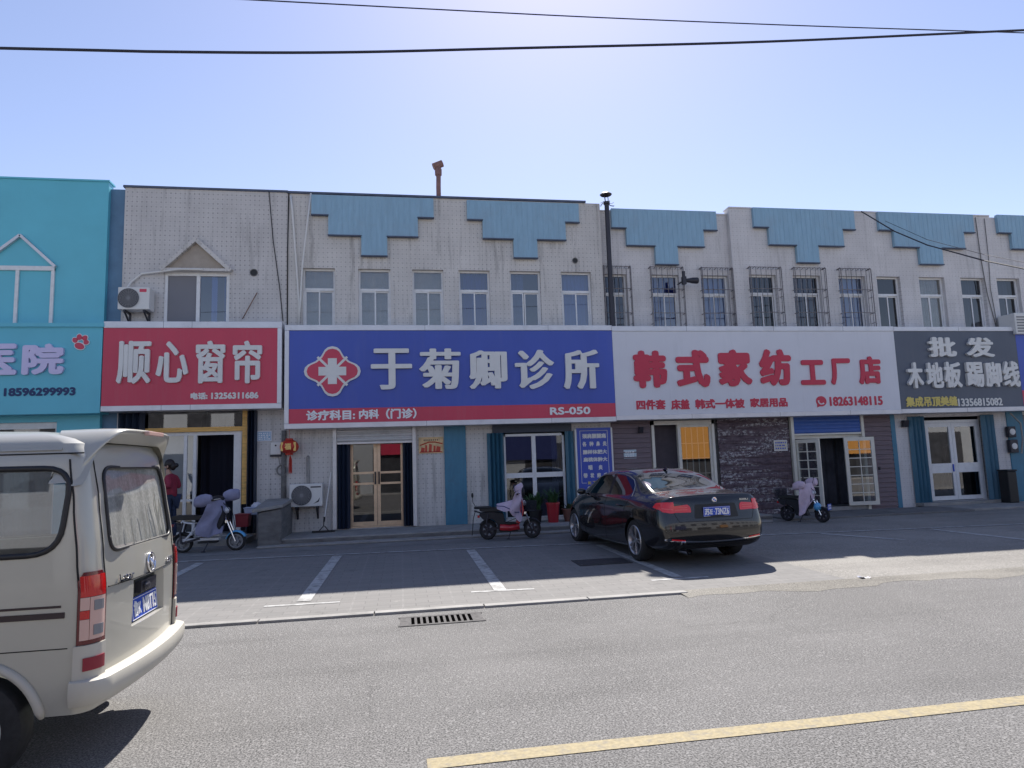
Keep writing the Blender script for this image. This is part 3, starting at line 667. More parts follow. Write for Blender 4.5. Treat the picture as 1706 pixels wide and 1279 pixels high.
# lower storey: siding | window | stone cladding | door | siding
lx = [at(x, 780, W)[0] for x in (1088, 1193, 1199, 1318, 1324, 1438, 1490, 1497.5)]
ql = at(1330, 760, W)[0]; 
def boards(name, parent, x0, x1, z0, z1, Y, m, h=.125):
    mb = MB(); z = z0
    while z < z1 - .01:
        t_ = min(z + h, z1); mb.add([(x0, Y - .028, z + .006), (x1, Y - .028, z + .006), (x1, Y - .008, t_), (x0, Y - .008, t_), (x0, Y + .05, z + .006), (x1, Y + .05, z + .006), (x1, Y + .05, t_), (x0, Y + .05, t_)],
            [(0, 1, 2, 3), (0, 4, 5, 1), (3, 2, 6, 7), (0, 3, 7, 4), (1, 5, 6, 2)]); z += h
    return mb.build(name, m, parent)
wall('wall', XC + .005, XD - .02, -.05, 2.899, W + .055, [(lx[0], lx[1], .85, 2.56), (lx[4], lx[5], .2, 2.5)], K.concrete_dark, b3, th=.2)
boards('siding', b3, XC + .01, lx[0] - .02, .02, 2.7, W + .004, K.siding)
boards('siding', b3, lx[5] + .02, lx[6], .02, 2.7, W + .004, K.siding)
boards('siding', b3, lx[0] - .015, lx[1] + .015, .02, .84, W + .006, K.siding)
mb = MB(); rows = []; rnd = random.Random(3)                       # split-face courses in relief
nx, z, zz = 60, .02, []
while z < 2.69: zz.append(z); z += .19
for ci, z in enumerate(zz):
    h = min(.19, 2.7 - z); offs = [rnd.uniform(0, .028) for _ in range(nx + 1)]
    for k, (dz, pr) in enumerate(((.004, 0), (.03, .6), (h * .5, 1), (h - .03, .7), (h - .004, 0))):
        rows.append([(lx[2] + (lx[3] - lx[2]) * i / nx, W - .004 - pr * (.022 + offs[i] * rnd.uniform(.5, 1.2)), z + dz) for i in range(nx + 1)])
mb.grid(rows); mb.build('stone_cladding', K.stone, b3)
mb = MB(); mb.box(lx[6] + .003, lx[7], W - .02, W + .05, -.02, 2.7); mb.build('pier', K.pier_blue, b3)
# textile window, left half slid open
yw = W + .03; x0, x1, z0, z1 = lx[0], lx[1], .85, 2.56; xm = at(1134, 770, W)[0]; mb = MB()
for a, b_, c, d in ((x0, x0 + .07, z0, z1), (x1 - .07, x1, z0, z1), (x0, x1, z1 - .1, z1), (x0, x1, z0, z0 + .07), (xm - .05, xm + .03, z0 + .07, z1 - .1)): mb.box(a, b_, yw - .08, yw + .02, c, d)
mb.box(xm + .03, x1 - .07, yw - .03, yw + .0, z1 - .17, z1 - .1); mb.box(x1 - .13, x1 - .07, yw - .03, yw, z0 + .07, z1 - .17)
w = mb.build('shop_window', K.cream, b3)
mb = MB(); mb.add([(xm, yw - .01, z0), (x1 - .1, yw - .01, z0), (x1 - .1, yw - .01, z1 - .1), (xm, yw - .01, z1 - .1)], [(0, 1, 2, 3)]); mb.build('pane', K.glass, w)
mb = MB()
for i in range(1, 5): x = xm + .03 + (x1 - .1 - xm - .03) * i / 5; mb.box(x - .008, x + .008, yw + .01, yw + .025, z0 + .07, z1 - .1)
for i in range(1, 4): z = z0 + .07 + (z1 - .17 - z0) * i / 4 - .1; mb.box(xm + .03, x1 - .1, yw + .026, yw + .036, z - .008, z + .008)
mb.build('glazing_bars', K.cream, w)
mb = MB(); mb.box(x0, xm + .1, yw + .24, yw + .26, z0, z1); mb.build('curtain', mat('plum_grey_cloth', (.085, .07, .08), .9, noise=.1), w)
# textile door: posts, blue roller shutter, narrow left leaf, dark opening, right leaf standing open
zd0, zd1 = .2, 2.2; mb = MB()
mb.box(lx[4] - .07, lx[4] + .01, W - .1, W - .002, .1, 2.72); mb.box(lx[5] - .01, lx[5] + .07, W - .1, W - .002, .1, 2.72); build_each(mb, 'shutter_guide', K.cream, b3)
zb = at(1378, 721, W)[2]; rows = []
for i in range(41):
    z = zb + (2.72 - zb) * i / 40; rows.append([(lx[4] + .02, W - .06 - .015 * abs(math.sin(i / 40 * math.pi * 6)), z), (lx[5] - .02, W - .06 - .015 * abs(math.sin(i / 40 * math.pi * 6)), z)])
mb = MB(); mb.grid(rows); mb.build('roller_shutter', K.roller_blue, b3)
mb = MB(); mb.box(lx[4] + .02, lx[5] - .02, W - .09, W - .03, zb - .05, zb - .004); mb.box(lx[4] + .012, lx[5] - .012, W + .0, W + .05, zb - .14, zb - .055); mb.build('shutter_rail', K.cream, b3)
zt_ = zb - .16
def paned_leaf(parent, hinge, w_, ang, z0, z1, nx_, nz, name='door'):
    """white glazed leaf turned about its hinge"""
    c, s = math.cos(ang), math.sin(ang); T = lambda u, v, z: (hinge[0] + u * c - v * s, hinge[1] + u * s + v * c, z)
    def bx(mb, a, b_, c0, c1, e, f):
        vs = [T(u, v, z) for z in (e, f) for u, v in ((a, c0), (b_, c0), (b_, c1), (a, c1))]
        mb.add(vs, [(0, 3, 2, 1), (4, 5, 6, 7), (0, 1, 5, 4), (1, 2, 6, 5), (2, 3, 7, 6), (3, 0, 4, 7)])
    mb = MB(); f = .095
    bx(mb, 0, f, 0, .045, z0, z1); bx(mb, w_ - f, w_, 0, .045, z0, z1); bx(mb, f, w_ - f, 0, .045, z0, z0 + f); bx(mb, f, w_ - f, 0, .045, z1 - f, z1)
    for i in range(1, nx_): u = f + (w_ - 2 * f) * i / nx_; bx(mb, u - .011, u + .011, .008, .036, z0 + f, z1 - f)
    for i in range(1, nz): z = z0 + f + (z1 - z0 - 2 * f) * i / nz; bx(mb, f, w_ - f, .009, .035, z - .011, z + .011)
    d = mb.build(name, K.cream, parent); g = MB(); g.add([T(f, .022, z0 + f), T(w_ - f, .022, z0 + f), T(w_ - f, .022, z1 - f), T(f, .022, z1 - f)], [(0, 1, 2, 3)])
    g.build('pane', K.glass, d); return d
dl_ = paned_leaf(b3, (lx[4] + .02, W - .02), .72, RAD(-68), zd0 + .03, zt_, 2, 7)
dr2 = paned_leaf(b3, (at(1411, 790, W - .1)[0], W - .1), .80, RAD(-10), zd0 + .02, zt_ + .02, 2, 7)
mb = MB(); hx = at(1411, 790, W)[0] + .77
mb.box(hx - .015, hx + .015, W - .3, W - .24, 1.12, 1.2); mb.build('handle', K.dark_metal, dr2)
mb = MB(); mb.box(lx[4], lx[5], W + .7, W + .74, .2, 2.6); drape(mb, lx[4] - .1, lx[5] + .1, .22, 2.5, W + .62, .35, .05); mb.build('door_curtain', mat('dark_door_curtain', (.05, .05, .062), .9, noise=.35, nscale=2), b3)
mb = MB(); mb.box(lx[4] - .05, lx[5] + .05, W - .06, W + .3, .1, .2); mb.build('threshold', K.concrete, b3)

# ================= flooring shop building
b4 = thing('shop_building', 'pale tiled building above the slate grey flooring sign', 'building', (15, W, 0))
fx = [at(x, 780, W)[0] for x in (1536, 1650)]
wall('wall', XD + .003, XE, -.05, 8.30, W, win_f + [(fx[0], fx[1], .2, 2.5)], K.pale, b4)
shell(b4, XD, XE, 8.25, floor=.2, inm=K.inside)
mb = MB(); mb.box(XD, XE, W - .02, W + .3, 8.301, 8.34); mb.build('roof_edge', K.pale, b4)
stepped_panel(b4, ((1466, 1491.4, 1534.6, 1534.6, 1572.5, 1572.5, 1608.6, 1624), (355, 384.5, 411.6, 439.3)))
for i, h in enumerate(win_f): upper_window(b4, *h, W, [K.glass_dark, K.glass_dusty, K.glass_dark][i], (0, -.05, 0)[i], [None, ('half', K.blind, .9), ('half', K.curtain, .95)][i], seed=40 + i)
YD = W + .12; a0, am, a1 = at(1548, 780, YD)[0], at(1592, 780, YD)[0], at(1636, 780, YD)[0]; zt = at(1590, 704, YD)[2]; zm = at(1590, 779, YD)[2]
for a, b_ in ((a0, am - .004), (am + .004, a1)): d = glazed_leaf(b4, a, b_, .22, zt, YD, K.white_pvc, K.glass, [(zm - .13, zm + .13)], .09, .11)
mb = MB(); mb.box(am - .09, am - .06, YD - .03, YD - .004, zm - .1, zm + .1); mb.build('handle', K.plate_blue, d)
mb = MB(); mb.box(a0 - .06, a0 - .003, YD, YD + .08, .2, zt + .08); mb.box(a1 + .003, a1 + .06, YD, YD + .08, .2, zt + .08); mb.box(a0 - .003, a1 + .003, YD, YD + .08, zt + .005, zt + .08); mb.build('door_frame', K.white_pvc, b4)
mb = MB(); mb.box(fx[0], fx[1], W + .9, W + .94, .2, 2.5)
for i in range(5): mb.bar((a0 + .9 + i * .12, W + .8, .22), (a0 + 1.25 + i * .1, W + .86, 1.7), .09, .03)
mb.build('leaning_boards', K.inside_dark, b4)
folded('folding_shutter', b4, at(1519, 780, W)[0], at(1545, 780, W)[0], .2, 2.52, W - .03, 4, K.shutter_blue, .09)
folded('folding_shutter', b4, at(1641, 780, W)[0], at(1662, 780, W)[0], .2, 2.52, W - .03, 3, K.shutter_blue, .09)
mb = MB(); mb.box(fx[0] - .3, fx[1] + .3, W - .3, W + .1, .12, .199); mb.build('threshold', K.concrete, b4)

# ================= building at the right edge
b5 = thing('shop_building', 'pale building cut off at the right edge beside the flooring shop', 'building', (20, W, 0))
ex = [at(x, 780, W)[0] for x in (1688, 1760)]
wall('wall', XE + .004, XF, -.05, 8.28, W, win_r + [(ex[0] + .5, ex[1], .2, 2.5)], K.pale, b5)
shell(b5, XE, XF, 8.2, floor=.2)
stepped_panel(b5, ((1664.7, 1687.9, 1730, 1730, 1766, 1766, 1800, 1817), (360, 389, 415, 442)))
for i, h in enumerate(win_r): upper_window(b5, *h, W, K.glass_dark, 0, ('half', K.curtain, .8), seed=60 + i)
mb = MB(); mb.box(ex[0] - .05, ex[0] + .48, W - .03, W + .01, .1, 2.6); mb.build('pier', K.pier_blue, b5)
mb = MB(); mb.box(ex[0] + .5, ex[1], W + .1, W + .14, .2, 2.5); mb.build('shutter', K.inside, b5)

# ================= steps and platform
def P_at(py, Y): return at(600, py, Y)[2]
mb = MB(); mb.box(-2.95, 8.6, 14.72, W - .003, -.03, .215); a = mb.build('platform', K.concrete, None, bevel=.012)
st = thing('entrance_steps', 'low concrete steps and platform along the front of the clinic', 'steps', (2.0, 14.7, 0))
a.parent = st; a.data.transform(Matrix.Translation(-st.location))
mb = MB(); mb.box(-2.9, 8.4, 14.36, 14.715, -.03, .118); mb.build('lower_step', K.concrete, st, bevel=.012)
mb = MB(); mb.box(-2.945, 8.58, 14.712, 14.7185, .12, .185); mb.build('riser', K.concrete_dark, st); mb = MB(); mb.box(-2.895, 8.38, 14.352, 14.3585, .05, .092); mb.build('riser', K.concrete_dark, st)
mb = MB(); mb.box(8.95, 13.9, 14.55, W - .3, -.03, .12); tag(mb.build('kerb_step', K.concrete_dark, loc=(11, 15, 0), bevel=.015), 'low worn concrete step in front of the textile shop door', 'steps')
mb = MB(); mb.box(13.92, 24, 14.7, W - .3, -.03, .125); tag(mb.build('kerb_step', K.concrete, loc=(16, 15, 0), bevel=.015), 'pale concrete step in front of the flooring shop door', 'steps')
mb = MB(); mb.box(-12, -3.3, 15.3, W - .003, -.03, .21); tag(mb.build('platform', K.concrete, loc=(-6, 15.6, 0), bevel=.012), 'concrete doorstep in front of the curtain shop', 'steps')
# ------------------------------------------------------------------ lettering
def glyphs(s, depth):
    c = bpy.data.curves.new('t', 'FONT'); c.body = s; c.size = 1; c.resolution_u = 3; c.extrude = .5
    o = bpy.data.objects.new('t', c); me = bpy.data.meshes.new_from_object(o)
    v = [tuple(p.co) for p in me.vertices]; f = [tuple(p.vertices) for p in me.polygons]
    bpy.data.objects.remove(o); bpy.data.curves.remove(c); bpy.data.meshes.remove(me); return v, f
def lettering(mb, s, x0, x1, z0, z1, Y, depth=.02, bold=(0, 0), mi=0, n=8, flip=False):
    """letters filling the box x0..x1, z0..z1, standing proud of plane Y towards -Y; strokes fattened by bold"""
    v, f = glyphs(s, depth); xa, xb = min(p[0] for p in v), max(p[0] for p in v); ya, yb = min(p[1] for p in v), max(p[1] for p in v)
    bx, bz = bold; w, h = x1 - x0 - 2 * bx, z1 - z0 - 2 * bz
    offs = [(0, 0)] + ([(bx * math.cos(2 * math.pi * k / n), bz * math.sin(2 * math.pi * k / n)) for k in range(n)] if bx or bz else [])
    for i, (ox, oz) in enumerate(offs):
        d = depth + i * .0003
        mb.add([(x0 + bx + ox + (p[0] - xa) / max(xb - xa, 1e-6) * w, Y - d * (.5 + p[2]) - .0005, z0 + bz + oz + (p[1] - ya) / max(yb - ya, 1e-6) * h) for p in v], f, mi)
def words(name, m, parent, items, Y, depth=.02, bold=(0, 0), n=8):
    """items: (text, left, right, top, bottom) in photo pixels on the sign plane"""
    mb = MB()
    for s, l, r, t, b in items: lettering(mb, s, *rect(l, r, t, b, Y), Y, depth, bold, n=n)
    return mb.build(name, m, parent, fix=False)
def signboard(name, label, x0, x1, z0, z1, face, Y=SGN, back=W - .004, frame=(.11, .11, .10, .10), fm=None, seams=()):
    """box sign: coloured face inside a folded metal frame (left, right, bottom, top widths)"""
    t = thing(name, label, 'shop sign', ((x0 + x1) / 2, (Y + back) / 2, z0)); l, r, b, tp = frame; fm = fm or K.frame_silver
    mb = MB(); mb.box(x0 + l, x1 - r, Y, back, z0 + b, z1 - tp); p = mb.build('face', face, t)
    mb = MB(); e = .018
    if b: mb.box(x0, x1, Y - e, back - .002, z0, z0 + b - .002)
    if tp: mb.box(x0, x1, Y - e, back - .002, z1 - tp + .002, z1)
    if l: mb.box(x0, x0 + l - .002, Y - e, back - .002, z0 + b, z1 - tp)
    if r: mb.box(x1 - r + .002, x1, Y - e, back - .002, z0 + b, z1 - tp)
    if mb.v: build_each(mb, 'frame', fm, t, bevel=.006)
    if seams:
        mb = MB()
        for x in seams: mb.box(x - .003, x + .003, Y - e - .001, Y - e + .002, z1 - tp, z1); mb.box(x - .003, x + .003, Y - e - .001, Y - e + .002, z0, z0 + b)
        mb.build('seam', K.dark_metal, t)
    return t

# turquoise pet clinic fascia
x1 = at(167, 620, SGN)[0]; zb = at(100, 689, SGN)[2]; zt = at(100, 545, SGN)[2]
s0 = signboard('fascia_sign', 'turquoise pet clinic sign with lilac letters and a red paw print', -14, x1 + .02, zb, zt, K.teal, frame=(0, 0, 0, 0))
mb = MB(); mb.box(-14, x1 + .05, SGN - .04, W - .07, zt + .004, zt + .09); mb.box(-14, x1 - .02, SGN - .012, SGN - .002, zt - .02, zt); mb.build('top_rail', K.teal, s0)
words('raised_letter', K.lilac, s0, [('医', -41, 30, 573, 625), ('院', 39, 108.5, 573, 624.5)], SGN - .002, .06, (.036, .03))
words('phone_number', K.navy, s0, [('18596299993', 6.6, 126, 645.4, 659.4)], SGN - .002, .006, (.012, .012))
px, _, pz = at(136, 571, SGN); mb = MB()
def disc(mb, cx, cz, rx, rz, Y, d, mi=0, n=20, rot=0):
    c, s = math.cos(rot), math.sin(rot)
    mb.prism([(cx + rx * math.cos(2 * math.pi * k / n) * c - rz * math.sin(2 * math.pi * k / n) * s, cz + rx * math.cos(2 * math.pi * k / n) * s + rz * math.sin(2 * math.pi * k / n) * c) for k in range(n)], Y - d, Y, mi)
toes = [(-.125, .055, .05, .06, .5), (-.04, .125, .05, .065, .1), (.07, .105, .05, .06, -.5), (.1, .01, .05, .055, -1.0)]
for x, z, rx, rz, a in toes: disc(mb, px + x, pz + z, rx + .014, rz + .014, SGN - .002, .02, 0, rot=a)
disc(mb, px - .03, pz - .075, .115, .085, SGN - .002, .021, 0, rot=-.4)
for x, z, rx, rz, a in toes: disc(mb, px + x, pz + z, rx, rz, SGN - .002, .028, 1, rot=a)
disc(mb, px - .03, pz - .075, .1, .07, SGN - .002, .029, 1, rot=-.4)
mb.build('paw_print', [K.white, K.red], s0)

# red curtain shop sign
x0, x1, z0, z1 = -6.43, -2.66, 3.03, 5.03
s1 = signboard('fascia_sign', 'red curtain shop sign with four cream characters in a silver frame', x0, x1, z0, z1, K.red, frame=(.0, .10, .12, .15), seams=(-4.6, -5.2))
words('raised_letter', K.letter, s1, [('顺', 195.7, 252.5, 568.4, 639.6), ('心', 261, 314.7, 569, 637.7), ('窗', 327, 375.8, 567.9, 638.8), ('帘', 388.5, 437, 567.9, 638.8)], SGN - .002, .055, (.024, .019))
words('phone_number', K.letter, s1, [('电话:', 317.6, 346, 653.7, 665.3), ('13256311686', 352, 430.7, 653.3, 664.2)], SGN - .002, .006, (.009, .009))

# long silver frame sign: clinic
xc0, xc1, zc0, zc1 = -2.60, 5.225, 2.555, 4.955
s2 = signboard('fascia_sign', 'long blue clinic sign with white characters and a red cross emblem', xc0, xc1, zc0, zc1, K.blue, frame=(.10, .0, .12, .13), seams=(.6, 3.6))
zb_ = at(750, 676.5, SGN)[2]; zr = at(750, 699, SGN)[2]
mb = MB(); mb.box(xc0 + .10, xc1 - .003, SGN - .003, SGN + .1, zc0 + .12, zb_); mb.build('red_band', K.red, s2)
words('raised_letter', K.letter, s2, [('于', 618, 686.6, 581, 649), ('菊', 698, 767.6, 581, 648.3), ('卿', 781, 844.5, 584, 648), ('诊', 857.4, 923, 583, 648.3), ('所', 937.6, 997.5, 583, 648)], SGN - .002, .06, (.042, .012), n=10)
words('small_letter', K.white, s2, [('诊疗科目:', 510, 591.6, 683, 699.8), ('内科', 598, 631.5, 681.7, 697.6), ('（门诊）', 643, 694, 680, 697.4), ('RS-050', 916, 983.5, 677.8, 690.4)], SGN - .006, .008, (.011, .009))
ex, _, ez = at(554.2, 618.7, SGN); hw = .635; hh = .585
def quatrefoil(s):
    pts = []
    for k in range(4):
        a0 = math.pi / 2 * k; ux, uz = math.cos(a0), math.sin(a0); tx, tz = -uz, ux
        for r, t in ((.60, -.40), (.86, -.27), (.96, -.16), (1.0, 0), (.96, .16), (.86, .27), (.60, .40)):
            pts.append(((ux * r + tx * t) * hw * s, (uz * r + tz * t) * hh * s))
    return pts
mb = MB(); mb.prism([(ex + x, ez + z) for x, z in quatrefoil(1.0)], SGN - .05, SGN - .002, 0)
q = quatrefoil(.90); mb.prism([(ex + x, ez + z) for x, z in q], SGN - .056, SGN - .051, 1)
for a in (math.pi / 4, 3 * math.pi / 4):
    c, s = math.cos(a), math.sin(a); mb.prism([(ex + (u * c - v * s), ez + (u * s + v * c)) for u, v in ((-.47, -.028), (.47, -.028), (.47, .028), (-.47, .028))], SGN - .0585 - .0003 * a, SGN - .057, 0)
mb.prism([(ex - .31, ez - .10), (ex + .31, ez - .10), (ex + .31, ez + .10), (ex - .31, ez + .10)], SGN - .068, SGN - .06, 0)
mb.prism([(ex - .10, ez - .30), (ex + .10, ez - .30), (ex + .10, ez + .30), (ex - .10, ez + .30)], SGN - .0683, SGN - .0603, 0)
mb.build('cross_emblem', [K.letter, K.red], s2)

# white textile factory shop sign
s3 = signboard('fascia_sign', 'long white textile shop sign with red characters', 5.23, 13.11, 2.58, 4.935, K.signwhite, frame=(.0, .0, .12, .13), seams=(7.2, 9.6, 11.6))
words('raised_letter', K.redletter, s3, [('韩', 1054.6, 1110.7, 584, 646.4), ('式', 1126, 1182, 583, 645.4), ('家', 1195.7, 1251.6, 582, 643.5), ('纺', 1264.6, 1318, 581.6, 642.6)], SGN - .002, .03, (.052, .045))
words('raised_letter', K.redletter, s3, [('工', 1333, 1373.6, 599.7, 641), ('厂', 1383, 1416.5, 597, 640.7), ('店', 1429.7, 1467, 593.4, 640)], SGN - .002, .03, (.036, .034))
words('small_letter', K.redletter, s3, [('四件套', 1060, 1109, 665.6, 682.4), ('床盖', 1118, 1149, 665, 682), ('韩式一体被', 1158, 1240.5, 664.2, 680.4), ('家居用品', 1249.6, 1312, 662.4, 677.9)], SGN - .002, .006, (.013, .011))
words('phone_number', K.redletter, s3, [('18263148115', 1382, 1470.5, 660, 675.5)], SGN - .002, .006, (.014, .010))
cx, _, cz = at(1368, 668.3, SGN); mb = MB(); disc(mb, cx, cz, .15, .135, SGN - .002, .006, 0, 28); mb.prism([(cx - .12, cz - .06), (cx - .02, cz - .12), (cx - .13, cz - .16)], SGN - .0075, SGN - .0022, 0)
arc = [(cx + .085 * math.cos(a), cz + .075 * math.sin(a)) for a in [RAD(150 + i * 15) for i in range(13)]]
mb.tube([(x, SGN - .010, z) for x, z in arc[1:-1]], [.026, .022] + [.016] * 7 + [.022, .026], 6, 1)
mb.build('phone_icon', [K.redletter, K.white], s3)

# slate flooring sign
s4 = signboard('fascia_sign', 'slate grey flooring shop sign with white and yellow characters', 13.115, 16.90, 2.585, 4.925, K.slate, frame=(.0, .0, .12, .12), seams=(15.1,))
words('raised_letter', K.letter, s4, [('批', 1544, 1590, 562, 595), ('发', 1606, 1653, 562.4, 595.3)], SGN - .002, .07, (.04, .02))
words('raised_letter', K.letter, s4, [('木', 1509, 1535, 604, 647), ('地', 1540, 1568, 604, 646.7), ('板', 1569.8, 1598.5, 603, 646), ('踢', 1606.7, 1635.5, 603.5, 645), ('脚', 1638, 1665, 603.5, 644.7), ('线', 1667.5, 1695, 602, 645)], SGN - .002, .075, (.024, .022))
words('small_letter', K.yellow, s4, [('集成吊顶美缝', 1509, 1595, 660.2, 677)], SGN - .002, .008, (.011, .010))
words('phone_number', K.letter, s4, [('13356815082', 1596, 1670, 663, 676)], SGN - .002, .006, (.010, .007))
# blue sign cut by the right edge
s5 = signboard('fascia_sign', 'blue sign with a red band cut off by the right edge of the photo', 16.905, 23.5, 2.59, 4.925, K.blue, frame=(.0, .1, .12, .12))
zr = at(1705, 650, SGN)[2]; mb = MB(); mb.box(16.907, 23.4, SGN - .003, SGN + .1, 2.712, zr); mb.build('red_band', K.red, s5)

# tall blue treatment poster board
Yp = W - .07; x0, x1, _, zt = rect(960, 1018, 713, 720, Yp); zb = at(990, 838, Yp)[2]; xb0 = at(960, 716, Yp)[0]; xb1 = at(1017, 716, Yp)[0]
sp = thing('notice_board', 'tall blue clinic notice board listing ailments beside the folded shutter', 'notice board', ((xb0 + xb1) / 2, W, zb))
zt = at(988, 712.5, Yp)[2]
mb = MB(); mb.box(xb0, xb1, Yp, W - .032, zb, zt); mb.build('panel', mat('blue_printed_board', (.03, .07, .42), .35, noise=.06, nscale=2), sp)
mb = MB(); mb.box(xb0 - .045, xb0 - .002, Yp - .01, W - .03, zb, zt - .03); mb.box(xb1 + .002, xb1 + .04, Yp - .01, W - .03, zb, zt); build_each(mb, 'edge_strip', K.letter, sp)
mb = MB(); w_ = xb1 - xb0; m_ = xb0 + w_ * .5; ztop = zt - .07; zlow = at(990, 804, Yp)[2]
for a, b_ in ((xb0 + w_ * .1, zlow), (xb1 - w_ * .1, zlow)): mb.tube([(a, Yp - .001, zlow), (a, Yp - .001, ztop)], .006, 4)
mb.tube([(xb0 + w_ * .1, Yp - .001, ztop), (xb1 - w_ * .1, Yp - .001, ztop)], .006, 4); mb.tube([(xb0 + w_ * .1, Yp - .001, zlow), (xb0 + w_ * .24, Yp - .001, zlow)], .006, 4); mb.tube([(xb1 - w_ * .22, Yp - .001, zlow), (xb1 - w_ * .1, Yp - .001, zlow)], .006, 4)
mb.build('border_line', K.letter, sp)
px_ = lambda z: z / 7.99
mb = MB()
for s, a, b_, y0, y1 in (('颈肩腰腿痛', .16, .86, 175, 240), ('各', .16, .28, 280, 345), ('种', .36, .48, 280, 345), ('鼻', .56, .67, 280, 345), ('炎', .75, .87, 280, 345), ('腺样体肥大', .16, .87, 390, 450), ('扁桃体肿大', .165, .87, 490, 550),
                         ('咽', .30, .42, 595, 660), ('炎', .60, .72, 595, 660), ('带', .15, .27, 700, 765), ('状', .35, .46, 700, 765), ('疱', .54, .66, 700, 765), ('疹', .74, .87, 700, 765), ('1356', .14, .48, 935, 975), ('138', .14, .40, 992, 1025)):
    lettering(mb, s, xb0 + w_ * a, xb0 + w_ * b_, at(990, 700 + y1 / 7.99, Yp)[2], at(990, 700 + y0 / 7.99, Yp)[2], Yp - .001, .004, (.006, .005) if len(s) != 4 else (.003, .003), n=6)
mb.build('small_letter', K.letter, sp, fix=False)
mb = MB()
for i, s in enumerate('如下治疗'): lettering(mb, s, xb0 + w_ * (.27 + i * .14), xb0 + w_ * (.36 + i * .14), at(990, 700 + 852 / 7.99, Yp)[2], at(990, 700 + 808 / 7.99, Yp)[2], Yp - .001, .004, (.003, .003), n=6)
mb.build('small_letter', K.yellow, sp, fix=False)
mb = MB(); zc = at(990, 700 + 898 / 7.99, Yp)[2]; pill = [(m_ + s * w_ * .2 + .04 * math.cos(a), zc + .04 * math.sin(a)) for s, rng in ((1, range(-90, 91, 30)), (-1, range(90, 271, 30))) for a in [RAD(d) for d in rng]]
mb.prism(pill, Yp - .004, Yp - .0005, 0); lettering(mb, '就诊电话', m_ - w_ * .18, m_ + w_ * .18, zc - .024, zc + .024, Yp - .005, .003, mi=1); mb.build('white_label', [K.letter, K.navy], sp, fix=False)

# ------------------------------------------------------------------ small plates and posters
def plaque(label, l, r, t, b, face, lines=0, lm=None, Y=W - .004, cat='plaque', name='wall_plaque', border=None, nrow=3):
    x0, x1, z0, z1 = rect(l, r, t, b, Y); t_ = thing(name, label, cat, ((x0 + x1) / 2, Y, z0)); mb = MB(); mb.box(x0, x1, Y - .015, Y, z0, z1); mb.build('panel', face, t_)
    mb = MB(); e = .018
    for a, b_, c, d in ((x0, x1, z0, z0 + e), (x0, x1, z1 - e, z1), (x0, x0 + e, z0 + e, z1 - e), (x1 - e, x1, z0 + e, z1 - e)): mb.box(a, b_, Y - .019, Y - .0155, c, d)
    if border: mb.build('border', border, t_)
    if lines:
        mb = MB(); rnd = random.Random(int(l)); h = (z1 - z0 - .06) / lines
        for i in range(lines):
            zc = z1 - .03 - h * (i + .5); x = x0 + .04
            while x < x1 - .05:
                w = rnd.uniform(.02, .05); mb.box(x, min(x + w, x1 - .035), Y - .0185, Y - .0155, zc - h * .26, zc + h * .26); x += w + rnd.uniform(.012, .03)
        mb.build('printed_line', lm or K.white, t_)
    return t_
K.pale_blue = mat('faded_blue_enamel', (.28, .42, .58), .4, noise=.1)
plaque('faded blue house number plate on the tiled pier beside the dark folded shutter', 428, 453, 718, 735, K.pale_blue, 4, border=K.signwhite)
plaque('pale blue plate on the brown siding left of the shop window', 1039, 1060, 749, 763.5, mat('pale_enamel', (.45, .55, .6), .4, noise=.1), 3)
plaque('small white notice with blue printing on the chipped stone wall', 1289, 1311, 733, 751, mat('yellowed_paper', (.62, .56, .42), .7, noise=.15), 3, K.plate_blue, Y=W - .05, cat='notice', name='paper_notice', border=K.signwhite)
pg = plaque('torn red and gold shop poster on the tiled pier right of the clinic door', 697.5, 738.5, 728, 755, mat('gold_printed_paper', (.66, .47, .25), .5, noise=.25, nscale=9), 0, cat='poster', name='wall_poster')
x0, x1, z0, z1 = rect(697.5, 738.5, 728, 755, W - .004); mb = MB(); xm, zm = (x0 + x1) / 2, (z0 + z1) / 2; Yq = W - .0195
mb.tube([(x0 + .03, Yq, zm - .0), (xm - .05, Yq, z1 - .12), (xm + .1, Yq, z1 - .12), (x1 - .02, Yq, zm + .03)], .014, 5)
for dx, w, h in ((-.2, .05, .1), (-.12, .03, .16), (-.02, .04, .18), (.08, .03, .14), (.17, .06, .12)): mb.prism([(xm + dx - w, z0 + .04), (xm + dx + w * .8, z0 + .03), (xm + dx + w, z0 + .03 + h), (xm + dx - w * .6, z0 + .05 + h)], Yq, Yq + .003)
mb.box(x0 + .02, x1 - .03, Yq, Yq + .003, z0 + .02, z0 + .045); mb.build('red_print', mat('red_print', (.55, .06, .03), .5), pg)
mb = MB()
for i in range(8): mb.box(x0 + .12 + i * .045, x0 + .145 + i * .045, Yq, Yq + .003, z1 - .085, z1 - .055)
mb.build('printed_line', K.dark_metal, pg)
